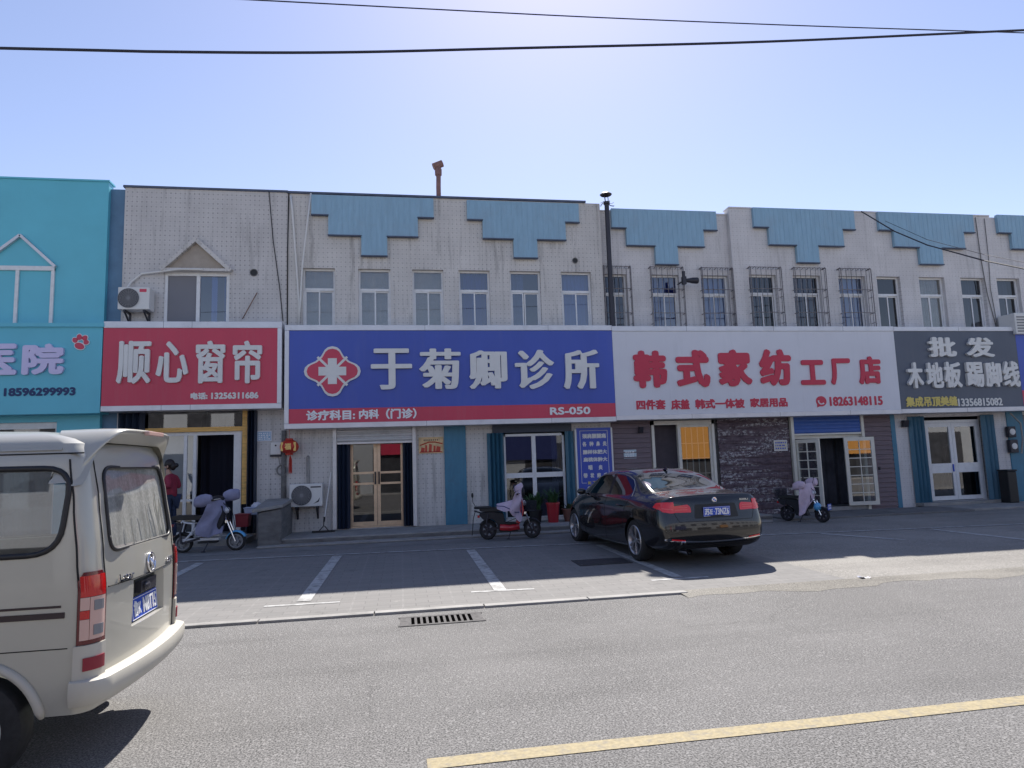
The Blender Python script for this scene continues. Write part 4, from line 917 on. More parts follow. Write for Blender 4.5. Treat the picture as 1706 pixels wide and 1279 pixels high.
# ------------------------------------------------------------------ things on and around the shop fronts
K.grille_grey = mat('fan_grille_grey', (.22, .22, .23), .5)
def air_con(label, l, r, t, b, Y1, depth, side_fan=.38, badge=None, brackets=True, lean=0):
    x0, x1, z0, z1 = rect(l, r, t, b, Y1 - depth); Y0 = Y1 - depth; w, h = x1 - x0, z1 - z0
    t_ = thing('air_conditioner', label, 'air conditioner', ((x0 + x1) / 2, Y1, z0))
    mb = MB(); mb.box(x0, x1, Y0, Y1 - .06, z0, z1); mb.build('casing', K.ivory, t_, bevel=.015)
    cx, cz, R_ = x0 + w * side_fan, (z0 + z1) / 2 + .0, min(h * .43, w * .36)
    mb = MB(); mb.lathe([(.001, Y0 - .003), (R_, Y0 - .003), (R_, Y0 - .0005)], (cx, 0, cz), 'y', 32); mb.build('fan_opening', mat('dark_fan_recess', (.06, .06, .065), .6), t_)
    mb = MB()
    for k in range(1, 8): mb.lathe([(R_ * k / 7 - .006, Y0 - .012), (R_ * k / 7 + .006, Y0 - .012), (R_ * k / 7 + .006, Y0 - .016), (R_ * k / 7 - .006, Y0 - .016)], (cx, 0, cz), 'y', 32)
    for k in range(20): a = k * math.pi / 10; mb.bar((cx, Y0 - .010, cz), (cx + R_ * math.cos(a), Y0 - .010, cz + R_ * math.sin(a)), .007, .005)
    mb.lathe([(.001, Y0 - .02), (R_ * .2, Y0 - .018), (R_ * .2, Y0 - .004)], (cx, 0, cz), 'y', 16); mb.build('fan_grille', K.grille_grey, t_)
    if badge:
        mb = MB(); mb.box(x1 - w * .32, x1 - w * .10, Y0 - .004, Y0 - .0005, z1 - h * .22, z1 - h * .08); mb.build('badge', badge, t_)
    mb = MB()
    for x in (x0 + w * .2, x1 - w * .18):
        mb.box(x - .02, x + .02, Y0 + .02, Y1, z0 - .045, z0 - .005); mb.bar((x, Y0 + .04, z0 - .04), (x, Y1 - .01, z0 - .26), .03, .03); mb.box(x - .02, x + .02, Y1 - .03, Y1, z0 - .3, z0 - .046)
    build_each(mb, 'bracket', K.dark_metal, t_); return t_, (x0, x1, z0, z1)
a1, bx = air_con('white air conditioner on brackets beside the gabled upstairs window', 196, 249, 478, 515, W, .38, .34, K.red)
mb = MB(); p0 = at(214, 477, W - .05); p1 = at(236, 456, W - .05); p2 = at(300, 450.5, W - .1); mb.tube([(p0[0], W - .1, p0[2] - .05), (p0[0] + .05, W - .05, p0[2] + .1), (p1[0], W - .05, p1[2]), (p2[0], W - .14, p2[2] + .02), (p2[0] + .5, W - .14, p2[2] + .02)], .025, 8); mb.build('pipe', K.ivory, a1)
a2, bx = air_con('white air conditioner low on the wall left of the clinic door', 482, 537, 806, 844, W, .32, .37)
mb = MB(); p = at(513, 760, W - .03); mb.tube([(p[0], W + .02, p[2]), (p[0], W - .04, p[2] - .03), (p[0] + .01, W - .04, bx[3] - .02)], .035, 8); mb.build('pipe', K.concrete, a2)
mb = MB(); mb.box(bx[1] - .26, bx[1] - .03, W - .324, W - .3205, bx[3] - .09, bx[3] - .06)
mb.prism([(bx[1] - .2, bx[2] + .06), (bx[1] - .08, bx[2] + .1), (bx[1] - .05, bx[2] + .2), (bx[1] - .1, bx[2] + .13)], W - .324, W - .3205); mb.build('printed_mark', K.dark_metal, a2)
t_ = thing('air_conditioner', 'corner of a white air conditioner above the sign at the right edge', 'air conditioner', (at(1712, 545, W)[0], W, 5.0))
x0, x1, z0, z1 = rect(1693, 1740, 541, 556, SGN - .1); mb = MB(); mb.box(x0, x1, SGN - .1, W - .05, z0, z0 + .6); mb.build('casing', K.ivory, t_, bevel=.015)
mb = MB(); 
for i in range(6): mb.box(x0 + .05, x1 - .1, SGN - .112, SGN - .1005, z0 + .06 + i * .08, z0 + .1 + i * .08)
mb.build('grille', K.grille_grey, t_)

# red lantern with gold characters and tassel
lx_, _, lz = at(482, 744, W - .2); t_ = thing('lantern', 'red festival lantern with gold characters and a red tassel left of the clinic door', 'lantern', (lx_, W - .2, lz))
K.silk = mat('red_lantern_silk', (.50, .035, .02), .55, noise=.15); prof = [(.03, .175)] + [(.205 * math.cos(a), .165 * math.sin(a)) for a in [RAD(68 - i * 11.4) for i in range(13)]] + [(.03, -.175)]
rows = [[((r + (.005 if k % 2 else 0)) * math.cos(2 * math.pi * k / 32) + lx_, (r + (.005 if k % 2 else 0)) * math.sin(2 * math.pi * k / 32) + W - .2, lz + h) for k in range(32)] for r, h in prof]
mb = MB(); mb.grid(rows, closed=True); mb.build('shade', K.silk, t_, smooth=True)
mb = MB(); mb.lathe([(.08, .19), (.085, .15), (.06, .15)], (lx_, W - .2, lz), 'z', 20); mb.lathe([(.06, -.15), (.085, -.15), (.08, -.19)], (lx_, W - .2, lz), 'z', 20); mb.tube([(lx_, W - .2, lz + .19), (lx_, W - .2, lz + .42)], .005, 5); mb.build('cap', K.silk, t_)
mb = MB()
for dx, dy in ((-.14, -.145), (.14, -.145)): mb.box(lx_ + dx - .025, lx_ + dx + .025, W - .2 + dy - .012, W - .2 + dy + .02, lz - .1, lz + .1)
lettering(mb, '福', lx_ - .07, lx_ + .07, lz - .075, lz + .075, W - .2 - .206, .006, (.006, .006), n=6); mb.build('gold_character', mat('gold_print', (.85, .55, .16), .4), t_, fix=False)
mb = MB(); rnd = random.Random(5)
for i in range(26): a = rnd.uniform(0, 6.28); r = rnd.uniform(0, .035); mb.tube([(lx_ + .02, W - .2, lz - .18), (lx_ + .02 + r * math.cos(a), W - .2 + r * math.sin(a), lz - .3), (lx_ + .02 + r * 1.2 * math.cos(a), W - .2 + r * math.sin(a), lz - .62 + rnd.uniform(0, .08))], .006, 4)
mb.build('tassel', K.silk, t_)
# coil of cable + meter box on the pier
cx, _, cz = at(470, 783, W - .05); mb = MB()
for k in range(4): mb.tube([(cx + (.10 + .008 * k) * math.cos(a), W - .04 - .012 * k, cz + (.105 + .006 * k) * math.sin(a)) for a in [2 * math.pi * i / 20 for i in range(21)]], .007, 5)
mb.tube([(cx - .05, W - .03, cz + .1), (cx - .09, W - .03, cz + .3), (cx - .03, W - .02, cz + .5)], .008, 5)
tag(mb.build('cable_coil', K.concrete, loc=(cx, W, cz)), 'coil of grey cable hanging below the red lantern', 'cable')
x0, x1, z0, z1 = rect(451, 468, 737, 757, W - .08); t_ = thing('meter_box', 'small grey meter box on the tiled pier beside the red lantern', 'meter box', (x0, W, z0))
mb = MB(); mb.box(x0, x1, W - .1, W - .003, z0, z1); mb.build('box', K.ivory, t_, bevel=.008); mb = MB(); mb.box(x0 - .02, x1 + .03, W - .06, W - .003, z0 - .05, z0 - .005); mb.build('shelf', K.dark_metal, t_)
mb = MB(); mb.lathe([(.001, W - .106), (.02, W - .106), (.02, W - .1)], ((x0 + x1) / 2, 0, z1 - .07), 'y', 12); mb.build('knob', K.black, t_)
# drain pipe seam between curtain shop and clinic
mb = MB(); x = at(473, 800, W)[0]; mb.tube([(x, W - .035, .3), (x, W - .035, 2.55)], .055, 10); tag(mb.build('drain_pipe', K.concrete_dark, loc=(x, W, .3), smooth=True), 'grimy vertical drain pipe between the curtain shop and the clinic', 'pipe')
# broom / squeegee mop leaning by the clinic door
a, b_ = at(551, 786, W - .16), at(540, 866, W - .4); t_ = thing('floor_squeegee', 'long white handled floor squeegee leaning left of the clinic door', 'squeegee', (b_[0], W - .4, .215))
mb = MB(); mb.tube([(b_[0], W - .42, .45), (a[0], W - .10, a[2])], .012, 8); mb.build('handle', K.ivory, t_)
mb = MB(); mb.tube([(b_[0] - .11, W - .43, .25), (b_[0] - .01, W - .42, .36), (b_[0], W - .42, .47)], .012, 6); mb.tube([(b_[0] + .1, W - .43, .25), (b_[0] + .01, W - .42, .36)], .012, 6); mb.box(b_[0] - .26, b_[0] + .24, W - .46, W - .41, .218, .26); mb.tube([(b_[0], W - .42, .45), (b_[0] + .008, W - .415, .56)], .02, 8); mb.build('head', K.black, t_)
# concrete cheek block beside the steps with things on top
x0, x1 = at(421, 880, 14.6)[0], at(468, 880, 14.6)[0]; t_ = thing('parapet_block', 'sloping concrete block between the parked scooter and the clinic steps', 'concrete block', ((x0 + x1) / 2, 15.2, .05))
zt0, zt1 = at(440, 846, 14.6)[2], at(450, 838, 15.6)[2]
mb = MB(); mb.add([(x0 + .1, 14.55, .02), (x1, 14.65, .02), (x1, 16.1, .02), (x0 + .1, 16.1, .02), (x0 + .1, 14.55, zt0 - .1), (x1, 14.65, zt0 - .02), (x1, 16.1, zt1), (x0 + .1, 16.1, zt1)], [(0, 3, 2, 1), (4, 5, 6, 7), (0, 1, 5, 4), (1, 2, 6, 5), (2, 3, 7, 6), (3, 0, 4, 7)]); mb.build('block', K.concrete_dark, t_, bevel=.04)
mb = MB(); mb.add([(x0, 14.5, zt0 - .09), (x1 + .03, 14.62, zt0 - .012), (x1 + .03, 16.15, zt1 + .008), (x0, 16.1, zt1 + .008), (x0, 14.5, zt0 - .02), (x1 + .03, 14.62, zt0 + .06), (x1 + .03, 16.15, zt1 + .075), (x0, 16.1, zt1 + .075)], [(0, 3, 2, 1), (4, 5, 6, 7), (0, 1, 5, 4), (1, 2, 6, 5), (2, 3, 7, 6), (3, 0, 4, 7)]); mb.build('slab', K.concrete, t_, bevel=.012)
ztop = zt1 + .06
def crate(name, label, cat, l, r, t, b, Y, d, m, lid=None):
    x0, x1, z0, z1 = rect(l, r, t, b, Y); t_ = thing(name, label, cat, ((x0 + x1) / 2, Y, z0)); mb = MB()
    mb.add([(x0 + .02, Y + .02, z0), (x1 - .02, Y + .02, z0), (x1 - .02, Y + d - .02, z0), (x0 + .02, Y + d - .02, z0), (x0, Y, z1), (x1, Y, z1), (x1, Y + d, z1), (x0, Y + d, z1)], [(0, 3, 2, 1), (4, 5, 6, 7), (0, 1, 5, 4), (1, 2, 6, 5), (2, 3, 7, 6), (3, 0, 4, 7)])
    mb.build('body', m, t_, bevel=.01); mb = MB(); mb.box(x0 - .012, x1 + .012, Y - .012, Y + d + .012, z1 + .002, z1 + .022); mb.build('rim', lid or m, t_, bevel=.006); return t_
K.green_pl = mat('green_plastic', (.06, .27, .10), .45); K.red_pl = mat('dark_red_plastic', (.28, .03, .045), .45); K.blue_pl = mat('pale_blue_plastic', (.42, .48, .62), .4)
crate('storage_box', 'low green plastic tray on the concrete block beside the steps', 'box', 436, 464, 842, 851, 15.5, .4, K.green_pl)
crate('storage_box', 'pale blue plastic box next to the green tray', 'box', 406, 430, 847, 858, 15.2, .35, K.blue_pl)
crate('storage_box', 'dark red crate on the ground beside the silver blue scooter', 'box', 391, 414, 858, 878, 15.0, .35, K.red_pl)
mb = MB(); c = at(427, 845, 15.4); mb.ball((c[0], 15.45, c[2]), (.13, .12, .10), 12)
o = mb.build('plastic_bag', mat('white_plastic_bag', (.6, .6, .66), .4), loc=(c[0], 15.45, c[2]), smooth=True); o.modifiers.new('d', 'SUBSURF').levels = 1
tx = bpy.data.textures.new('crumple', 'CLOUDS'); tx.noise_scale = .08; md = o.modifiers.new('x', 'DISPLACE'); md.texture = tx; md.strength = .09; tag(o, 'crumpled white plastic bag between the pale blue box and the green tray', 'bag')

# potted plants by the clinic window
def pot(name, label, c, r0, r1, h, m, nl, lh, leafm, kind='blade', seed=1, group=None, basket=False):
    rnd = random.Random(seed); t_ = thing(name, label, 'potted plant', c, group=group); x, y, z = c
    mb = MB(); mb.lathe([(.001, 0), (r0, 0), (r1 * .98, h * .9), (r1 * 1.08, h * .9), (r1 * 1.08, h), (r1 * .92, h), (r1 * .9, h * .85), (.001, h * .85)], c, 'z', 24); mb.build('pot', m, t_, smooth='auto')
    mb = MB()
    for i in range(nl):
        a = rnd.uniform(0, 6.28); L_ = lh * rnd.uniform(.6, 1.05); sp = rnd.uniform(.15, .75); w = rnd.uniform(.010, .02) * (2.2 if kind == 'leaf' else 1); base = Vector((x + rnd.uniform(-.5, .5) * r1, y + rnd.uniform(-.5, .5) * r1, z + h * .85)); dv = Vector((math.cos(a), math.sin(a), 0)); n = Vector((-math.sin(a), math.cos(a), 0)); l_, r_ = [], []
        for k in range(6):
            u = k / 5; p = base + dv * (sp * L_ * u ** 1.6) + Vector((0, 0, L_ * (u - .35 * sp * u * u))); ww = w * (math.sin(math.pi * min(1, .15 + u * .85)) + .12) if kind == 'leaf' else w * (1 - u ** 2) + .001
            l_.append(p + n * ww); r_.append(p - n * ww + Vector((0, 0, .004)))
        mb.grid([l_, r_])
    mb.build('foliage', leafm, t_, fix=False); return t_
K.leaf = mat('dark_green_leaf', (.035, .085, .03), .5, noise=.4, nscale=9); K.leaf2 = mat('olive_leaf', (.06, .085, .035), .5, noise=.4, nscale=9)
K.pot_red = mat('red_glazed_pot', (.36, .02, .03), .3); K.terra = mat('brown_terracotta', (.17, .075, .055), .7, noise=.15)
c = at(922, 868, 15.55); pot('potted_plant', 'spiky green plant in a tall bright red pot under the clinic window', (c[0], 15.55, .215), .12, .155, .46, K.pot_red, 90, .46, K.leaf, seed=2)
c = at(951, 868, 15.6); pot('potted_plant', 'brown terracotta pot with low dark foliage right of the red pot', (c[0], 15.6, .215), .14, .2, .3, K.terra, 40, .18, K.leaf2, 'leaf', seed=3)
c = at(893, 868, 15.75); pot('potted_plant', 'bushy dark plant in a small dark pot behind the red scooter basket', (c[0], 15.75, .215), .12, .16, .3, K.black, 70, .5, K.leaf, 'leaf', seed=4)

# lamp-like horn speaker on the barred window, wall lamps, meters
c = at(1150, 467, W - .3); t_ = thing('floodlight', 'black floodlight fixed beside the barred upstairs window', 'floodlight', (c[0], W - .3, c[2]))
mb = MB(); mb.lathe([(.05, 0), (.06, .1), (.08, .18), (.085, .3), (.075, .33), (.001, .33)], (c[0] - .12, W - .3, c[2]), 'x', 16); mb.build('housing', K.dark_metal, t_, smooth='auto')
mb = MB(); mb.box(c[0] - .22, c[0] - .12, W - .34, W - .24, c[2] - .10, c[2] + .10); mb.tube([(c[0] - .17, W - .26, c[2]), (c[0] - .17, W + .1, c[2])], .02, 8); mb.box(c[0] - .2, c[0] - .13, W - .3, W - .25, c[2] + .1, c[2] + .25); mb.build('mount', K.dark_metal, t_)
def wall_lamp(label, l, r, t, b):
    x0, x1, z0, z1 = rect(l, r, t, b, W - .1); t_ = thing('wall_lamp', label, 'wall lamp', ((x0 + x1) / 2, W, z0)); mb = MB()
    mb.add([(x0, W - .1, z0), (x1, W - .1, z0), (x1, W - .04, z0), (x0, W - .04, z0), (x0 + .01, W - .16, z1), (x1 - .01, W - .16, z1), (x1 - .01, W - .04, z1), (x0 + .01, W - .04, z1)], [(0, 3, 2, 1), (4, 5, 6, 7), (0, 1, 5, 4), (1, 2, 6, 5), (2, 3, 7, 6), (3, 0, 4, 7)]); mb.build('shade', K.dark_metal, t_, bevel=.01)
    mb = MB(); mb.box((x0 + x1) / 2 - .03, (x0 + x1) / 2 + .03, W - .039, W + .0, z0 + .04, z1 - .03); mb.build('bracket', K.black, t_)
wall_lamp('small box wall lamp on the brown siding above the pale plate', 1064, 1072, 711, 721)
wall_lamp('dark box wall lamp on the pale tiled pier left of the white double doors', 1504, 1513.5, 700, 711)
for l, r, t, b, lab in ((1681, 1693, 710, 728, 'upper grey electric meter on the blue pier at the right edge'), (1684, 1697, 732, 754, 'lower grey electric meter with round dial on the blue pier at the right edge')):
    x0, x1, z0, z1 = rect(l, r, t, b, W - .15); t_ = thing('electric_meter', lab, 'meter', ((x0 + x1) / 2, W, z0)); mb = MB(); mb.box(x0, x1, W - .15, W - .032, z0, z1); mb.build('box', K.dark_metal, t_, bevel=.015)
    mb = MB(); mb.lathe([(.001, W - .165), (.08, W - .165), (.09, W - .15)], ((x0 + x1) / 2, 0, (z0 + z1) / 2), 'y', 16); mb.build('dial', K.ivory, t_)
mb = MB(); pts = [at(1683, 688, W - .2), at(1700, 705, W - .2), at(1704, 730, W - .2), at(1702, 755, W - .15)]; mb.tube(pts, .022, 8); tag(mb.build('cable_conduit', K.concrete, loc=pts[0]), 'bent grey cable conduit beside the electric meters', 'conduit')
x0, x1, z0, z1 = rect(1682, 1697, 785, 848, 15.6); mb = MB(); mb.box(x0, x1, 15.6, 15.9, .125, z1); mb.box(x0 - .02, x1 + .02, 15.58, 15.92, z1 + .002, z1 + .05)
tag(mb.build('litter_bin', K.black, loc=((x0 + x1) / 2, 15.7, .125), bevel=.02), 'tall black bin by the wall at the right edge', 'bin')

# white downpipes, dark cables on the left pier
def wall_line(name, label, cat, pts, r, m, Y):
    P = [at(x, y, Y) for x, y in pts]; mb = MB(); mb.tube(P, r, 8); return tag(mb.build(name, m, loc=P[-1], smooth=True), label, cat)
wall_line('downpipe', 'thin white pipe running down the pier left of the upstairs clinic windows', 'pipe', [(484.5, 326), (487, 350), (493, 430), (498, 500), (497.5, 545)], .026, K.ivory, W - .05)
wall_line('downpipe', 'second white pipe slanting across the corner of the first upstairs clinic window', 'pipe', [(518, 322), (511, 380), (504, 440), (500.5, 500), (497, 545)], .022, K.ivory, W - .09)
wall_line('wall_cable', 'dark cable hanging down the grey gabled wall', 'cable', [(448, 318), (455, 400), (466, 480), (471.5, 535)], .010, K.black, W - .02)
wall_line('wall_cable', 'dark cable in the joint between the gabled wall and the clinic wall', 'cable', [(481, 322), (479, 420), (478.5, 548)], .014, K.black, W - .02)
wall_line('wall_cable', 'grey cable running down the pale wall right of the last stepped panel', 'cable', [(1625, 362), (1634, 430), (1645, 490), (1660, 545)], .012, K.concrete_dark, W - .03)
wall_line('wall_cable', 'second grey cable running down beside it at the right edge', 'cable', [(1640, 364), (1647, 430), (1650, 480), (1662, 545)], .010, K.concrete_dark, W - .03)
wall_line('wall_bracket', 'rusty iron stay leaning on the grey gabled wall right of the window', 'bracket', [(428.5, 487), (404, 531)], .012, mat('rust', (.20, .12, .09), .8, noise=.3), W - .06)
for x, y, r, lab in ((423, 454, .075, 'dark round vent hole in the grey gabled wall'), (958, 434, .06, 'dark round vent hole in the clinic wall above the last window')):
    c = at(x, y, W); t_ = thing('wall_vent', lab, 'vent', (c[0], W, c[2])); mb = MB(); mb.lathe([(r, W - .012), (r + .018, W - .012), (r + .018, W - .002), (r, W - .002)], (c[0], 0, c[2]), 'y', 18); mb.build('ring', K.concrete_dark, t_)
    mb = MB(); mb.lathe([(.001, W - .004), (r, W - .004), (r, W - .002)], (c[0], 0, c[2]), 'y', 18); mb.build('hole', K.black, t_)

# flue on the roof
def on_plane(px, py, Y): return at(px, py, Y)
YC = 19.0; c0, c1 = at(731, 335, YC), at(731, 290, YC); t_ = thing('flue_pipe', 'rusty flue pipe with a tilted cowl rising behind the clinic roof', 'chimney', (c0[0], YC, 7.9))
K.flue = mat('rusty_red_flue', (.22, .12, .11), .7, noise=.25, nscale=8)
mb = MB(); mb.tube([(c0[0], YC, 7.85), (c0[0], YC, c1[2] - .4), (c0[0] + .01, YC, c1[2])], .07, 14); mb.build('pipe', K.flue, t_, smooth='auto')
mb = MB(); ct = at(731, 277, YC); mb.lathe([(.075, 0), (.1, .03), (.105, .2), (.07, .3)], (c0[0] + .005, YC, c1[2] - .06), 'z', 14); a_ = Vector((c0[0] - .14, YC, ct[2] - .02)); b_ = Vector((c0[0] + .13, YC, ct[2] + .10)); mb.tube([a_, b_], .105, 14); mb.build('cowl', K.flue, t_, smooth='auto')
# tall mast with a small lamp in front of the textile shop
Ym = W - .12; b0_, t0_ = at(1023, 545, Ym), at(1009, 340, Ym); t_ = thing('lamp_mast', 'slim dark mast with a small lamp head in front of the pale wall', 'lamp post', (b0_[0], Ym, b0_[2] - 2.3))
mb = MB(); x = (b0_[0] + t0_[0]) / 2; mb.tube([(x, Ym + .04, 4.9), (x, Ym, t0_[2])], .062, 12); mb.tube([(x, Ym, t0_[2] - .002), (x, Ym, t0_[2] + .06)], .085, 12); mb.build('pole', K.dark_metal, t_, smooth='auto')
mb = MB(); zt = at(1007, 324, Ym)[2]; mb.lathe([(.14, -.02), (.16, .0), (.1, .05), (.001, .07)], (x - .01, Ym, zt), 'z', 16); mb.tube([(x - .03, Ym, t0_[2] + .05), (x - .05, Ym, zt)], .014, 6); mb.tube([(x + .05, Ym, t0_[2] + .05), (x + .04, Ym, zt)], .010, 6); mb.build('lamp_head', K.dark_metal, t_)
mb = MB(); rnd = random.Random(9)
for i in range(7): a = rnd.uniform(0, 6.28); mb.tube([(x, Ym, t0_[2] + .03), (x + .12 * math.cos(a), Ym - .05, t0_[2] + .08 * math.sin(a)), (x + .2 * math.cos(a + .4), Ym - .04, t0_[2] - .03 + .13 * math.sin(a + .5))], .006, 4)
mb.build('loose_wire', K.black, t_)

# overhead cables
def cable(label, pts, Y, r, ext):
    P = [Vector(at(x, y, Y)) for x, y in pts]; d0 = (P[0] - P[1]).normalized(); d1 = (P[-1] - P[-2]).normalized()
    P = [P[0] + d0 * ext] + P + [P[-1] + d1 * ext]; Q = []
    for i in range(len(P) - 1):
        p0, p1, p2, p3 = P[max(i - 1, 0)], P[i], P[i + 1], P[min(i + 2, len(P) - 1)]
        for k in range(8): u = k / 8; Q.append(.5 * ((2 * p1) + (-p0 + p2) * u + (2 * p0 - 5 * p1 + 4 * p2 - p3) * u * u + (-p0 + 3 * p1 - 3 * p2 + p3) * u ** 3))
    Q.append(P[-1]); mb = MB(); mb.tube(Q, r, 8); return tag(mb.build('overhead_cable', K.cable, loc=P[1], smooth=True), label, 'cable')
K.cable = mat('black_cable_sheath', (.015, .016, .03), .6)
cable('thick dark overhead cable sagging across the whole sky', [(0, 80), (280, 86), (560, 87), (860, 80), (1280, 69), (1706, 50)], 7.0, .0145, 10)
cable('thin overhead cable falling from the top of the sky to the right', [(430, 0), (700, 14), (1000, 29), (1350, 43), (1706, 54.5)], 8.0, .008, 10)
K2 = [(1435, 352, W - .1), (1490, 385, 15.3), (1545, 408, 14.6), (1640, 434, 13.2), (1706, 447.5, 12.2), (1800, 462, 10.8)]
P = [at(*k) for k in K2]; mb = MB(); mb.tube(P, .017, 6); tag(mb.build('service_cable', K.cable, loc=P[0]), 'dark service cable dropping from the parapet towards the right edge', 'cable')
mb = MB(); mb.tube([at(x, y - 3, Y) for x, y, Y in [(1475, 371, 15.5), (1545, 402, 14.6), (1640, 427, 13.2), (1706, 440, 12.2), (1800, 455, 10.8)]], .006, 5); tag(mb.build('service_cable', K.cable, loc=P[1]), 'thinner wire running just above the dark service cable', 'cable')

c = at_flat(1438, 961, .03); mb = MB(); rnd = random.Random(2)
g = [[(c[0] + .035 * (i - 2), c[1] + .03 * (j - 2), .008 + rnd.uniform(0, .035)) for i in range(5)] for j in range(4)]
mb.grid(g); tag(mb.build('paper_scrap', K.signwhite, loc=(c[0], c[1], .0), solid=.002), 'small crumpled white paper scrap on the road edge at right', 'paper scrap')
# ------------------------------------------------------------------ the other side of the street, seen in the glass
t_ = thing('facing_building', 'pale building across the street, seen only as a reflection in the shop glass', 'building', (0, -9, 0))
mb = MB(); mb.box(-45, 60, -9.4, -9, -.06, 6.2); mb.build('wall', mat('pale_render_wall', (.40, .41, .42), .8, noise=.12, nscale=.4), t_)
mb = MB()
for i in range(22): mb.box(-44 + i * 4.7, -40.6 + i * 4.7, -8.99, -8.97, .05, 2.75)
for i in range(40): mb.box(-43.5 + i * 2.6, -42.2 + i * 2.6, -8.99, -8.97, 4.2, 5.4)
mb.build('shop_opening', K.inside_dark, t_)
mb = MB()
def facing_sign(name, l, r, t, b, m):             # unfolded mirror distance 16.35 + 25.2
    x0, x1, z0, z1 = rect(l, r, t, b, 41.5); mb = MB(); mb.box(x0, x1, -8.98, -8.8, z0, z1); mb.build(name, m, t_)
facing_sign('red_sign_face', 634, 690, 700, 757, K.red); facing_sign('blue_sign_face', 820, 926, 690, 766, mat('navy_sign_face', (.02, .03, .13), .5)); facing_sign('orange_sign_face', 1132, 1186, 700, 764, mat('orange_sign_face', (.66, .30, .06), .5))
fs = sheet('facing_pavement', [(-90, -9, .01), (90, -9, .01), (90, -6.5, .01), (-90, -6.5, .01)], K.concrete)
# ------------------------------------------------------------------ vehicle helpers
def lerp_tab(tab, z):
    if z <= tab[0][0]: return tab[0][1]
    for (a, va), (b, vb) in zip(tab, tab[1:]):
        if z <= b:
            u = (z - a) / (b - a); u = u * u * (3 - 2 * u) * .5 + u * .5; return va + (vb - va) * u
    return tab[-1][1]
def round_poly(pts, r, n=6):
    out = []; m = len(pts); rr = r if isinstance(r, (list, tuple)) else [r] * m
    for i in range(m):
        p, a, b = Vector(pts[i]), Vector(pts[i - 1]), Vector(pts[(i + 1) % m]); u, v = (a - p), (b - p); k = min(rr[i], u.length * .49, v.length * .49); s, e = p + u.normalized() * k, p + v.normalized() * k
        for j in range(n + 1): t = j / n; out.append(tuple((1 - t) ** 2 * s + 2 * t * (1 - t) * p + t * t * e))
    return out
def boolean(o, cutters, op='DIFFERENCE'):
    for c in cutters:
        md = o.modifiers.new('b', 'BOOLEAN'); md.object = c; md.operation = op; md.solver = 'EXACT'
    dg = bpy.context.evaluated_depsgraph_get(); dg.update(); me = bpy.data.meshes.new_from_object(o.evaluated_get(dg)); o.modifiers.clear(); old = o.data; o.data = me; me.name = old.name; bpy.data.meshes.remove(old)
    for c in cutters: d = c.data; bpy.data.objects.remove(c); bpy.data.meshes.remove(d)
def smooth_by_angle(o, deg=32):
    me = o.data; me.polygons.foreach_set('use_smooth', [True] * len(me.polygons)); me.set_sharp_from_angle(angle=RAD(deg))
def wheel(parent, c, r, w, rim_r, side, style='steel', spokes=10, steer=0):
    """wheel with its axle along y (side = -1: outer face towards -y); c is the hub centre in world coordinates"""
    x, y, z = c; h = w / 2; s = side
    mb = MB(); prof = [(rim_r, -h * .9), (rim_r + (r - rim_r) * .3, -h), (r - .03, -h * .98), (r - .008, -h * .8), (r, -h * .5), (r, h * .5), (r - .008, h * .8), (r - .03, h * .98), (rim_r + (r - rim_r) * .3, h), (rim_r, h * .9), (rim_r - .015, 0), (rim_r, -h * .9)]
    mb.lathe(prof, c, 'y', 40); wh = mb.build('wheel', K.tyre, parent, smooth='auto')
    mb = MB(); f = y + s * h
    mb.lathe([(rim_r + .006, f - s * .01), (rim_r - .006, f + s * .004), (rim_r - .02, f - s * .012), (rim_r - .03, f - s * h * .8)], c=(x, 0, z), axis='y', n=40)
    if style == 'steel':
        mb.lathe([(rim_r - .03, f - s * .06), (rim_r * .62, f - s * .02), (rim_r * .40, f - s * .035), (rim_r * .36, f - s * .005), (.001, f + s * .01)], (x, 0, z), 'y', 40)
    else:
        mb.lathe([(.001, f - s * .012), (rim_r * .16, f - s * .014), (rim_r * .2, f - s * .03)], (x, 0, z), 'y', 20)
        for k in range(spokes):
            for dv in (-.075, .075):
                a = 2 * math.pi * k / spokes + dv; a2 = 2 * math.pi * k / spokes + dv * 2.1
                mb.bar((x + rim_r * .15 * math.cos(a), f - s * .02, z + rim_r * .15 * math.sin(a)), (x + (rim_r - .012) * math.cos(a2), f - s * .012, z + (rim_r - .012) * math.sin(a2)), .02, .022)
    mb.build('rim', K.alloy if style != 'steel' else K.steel, wh, smooth='auto')
    mb = MB(); mb.lathe([(.001, f - s * h * .85), (rim_r - .02, f - s * h * .85), (rim_r - .02, f - s * h * .9)], (x, 0, z), 'y', 30); mb.build('brake_disc', K.dark_metal, wh)
    return wh
K.steel = mat('painted_steel_rim', (.42, .42, .43), .35, metal=.6, dirt=.35, dcol=(.12, .11, .1), dscale=12)

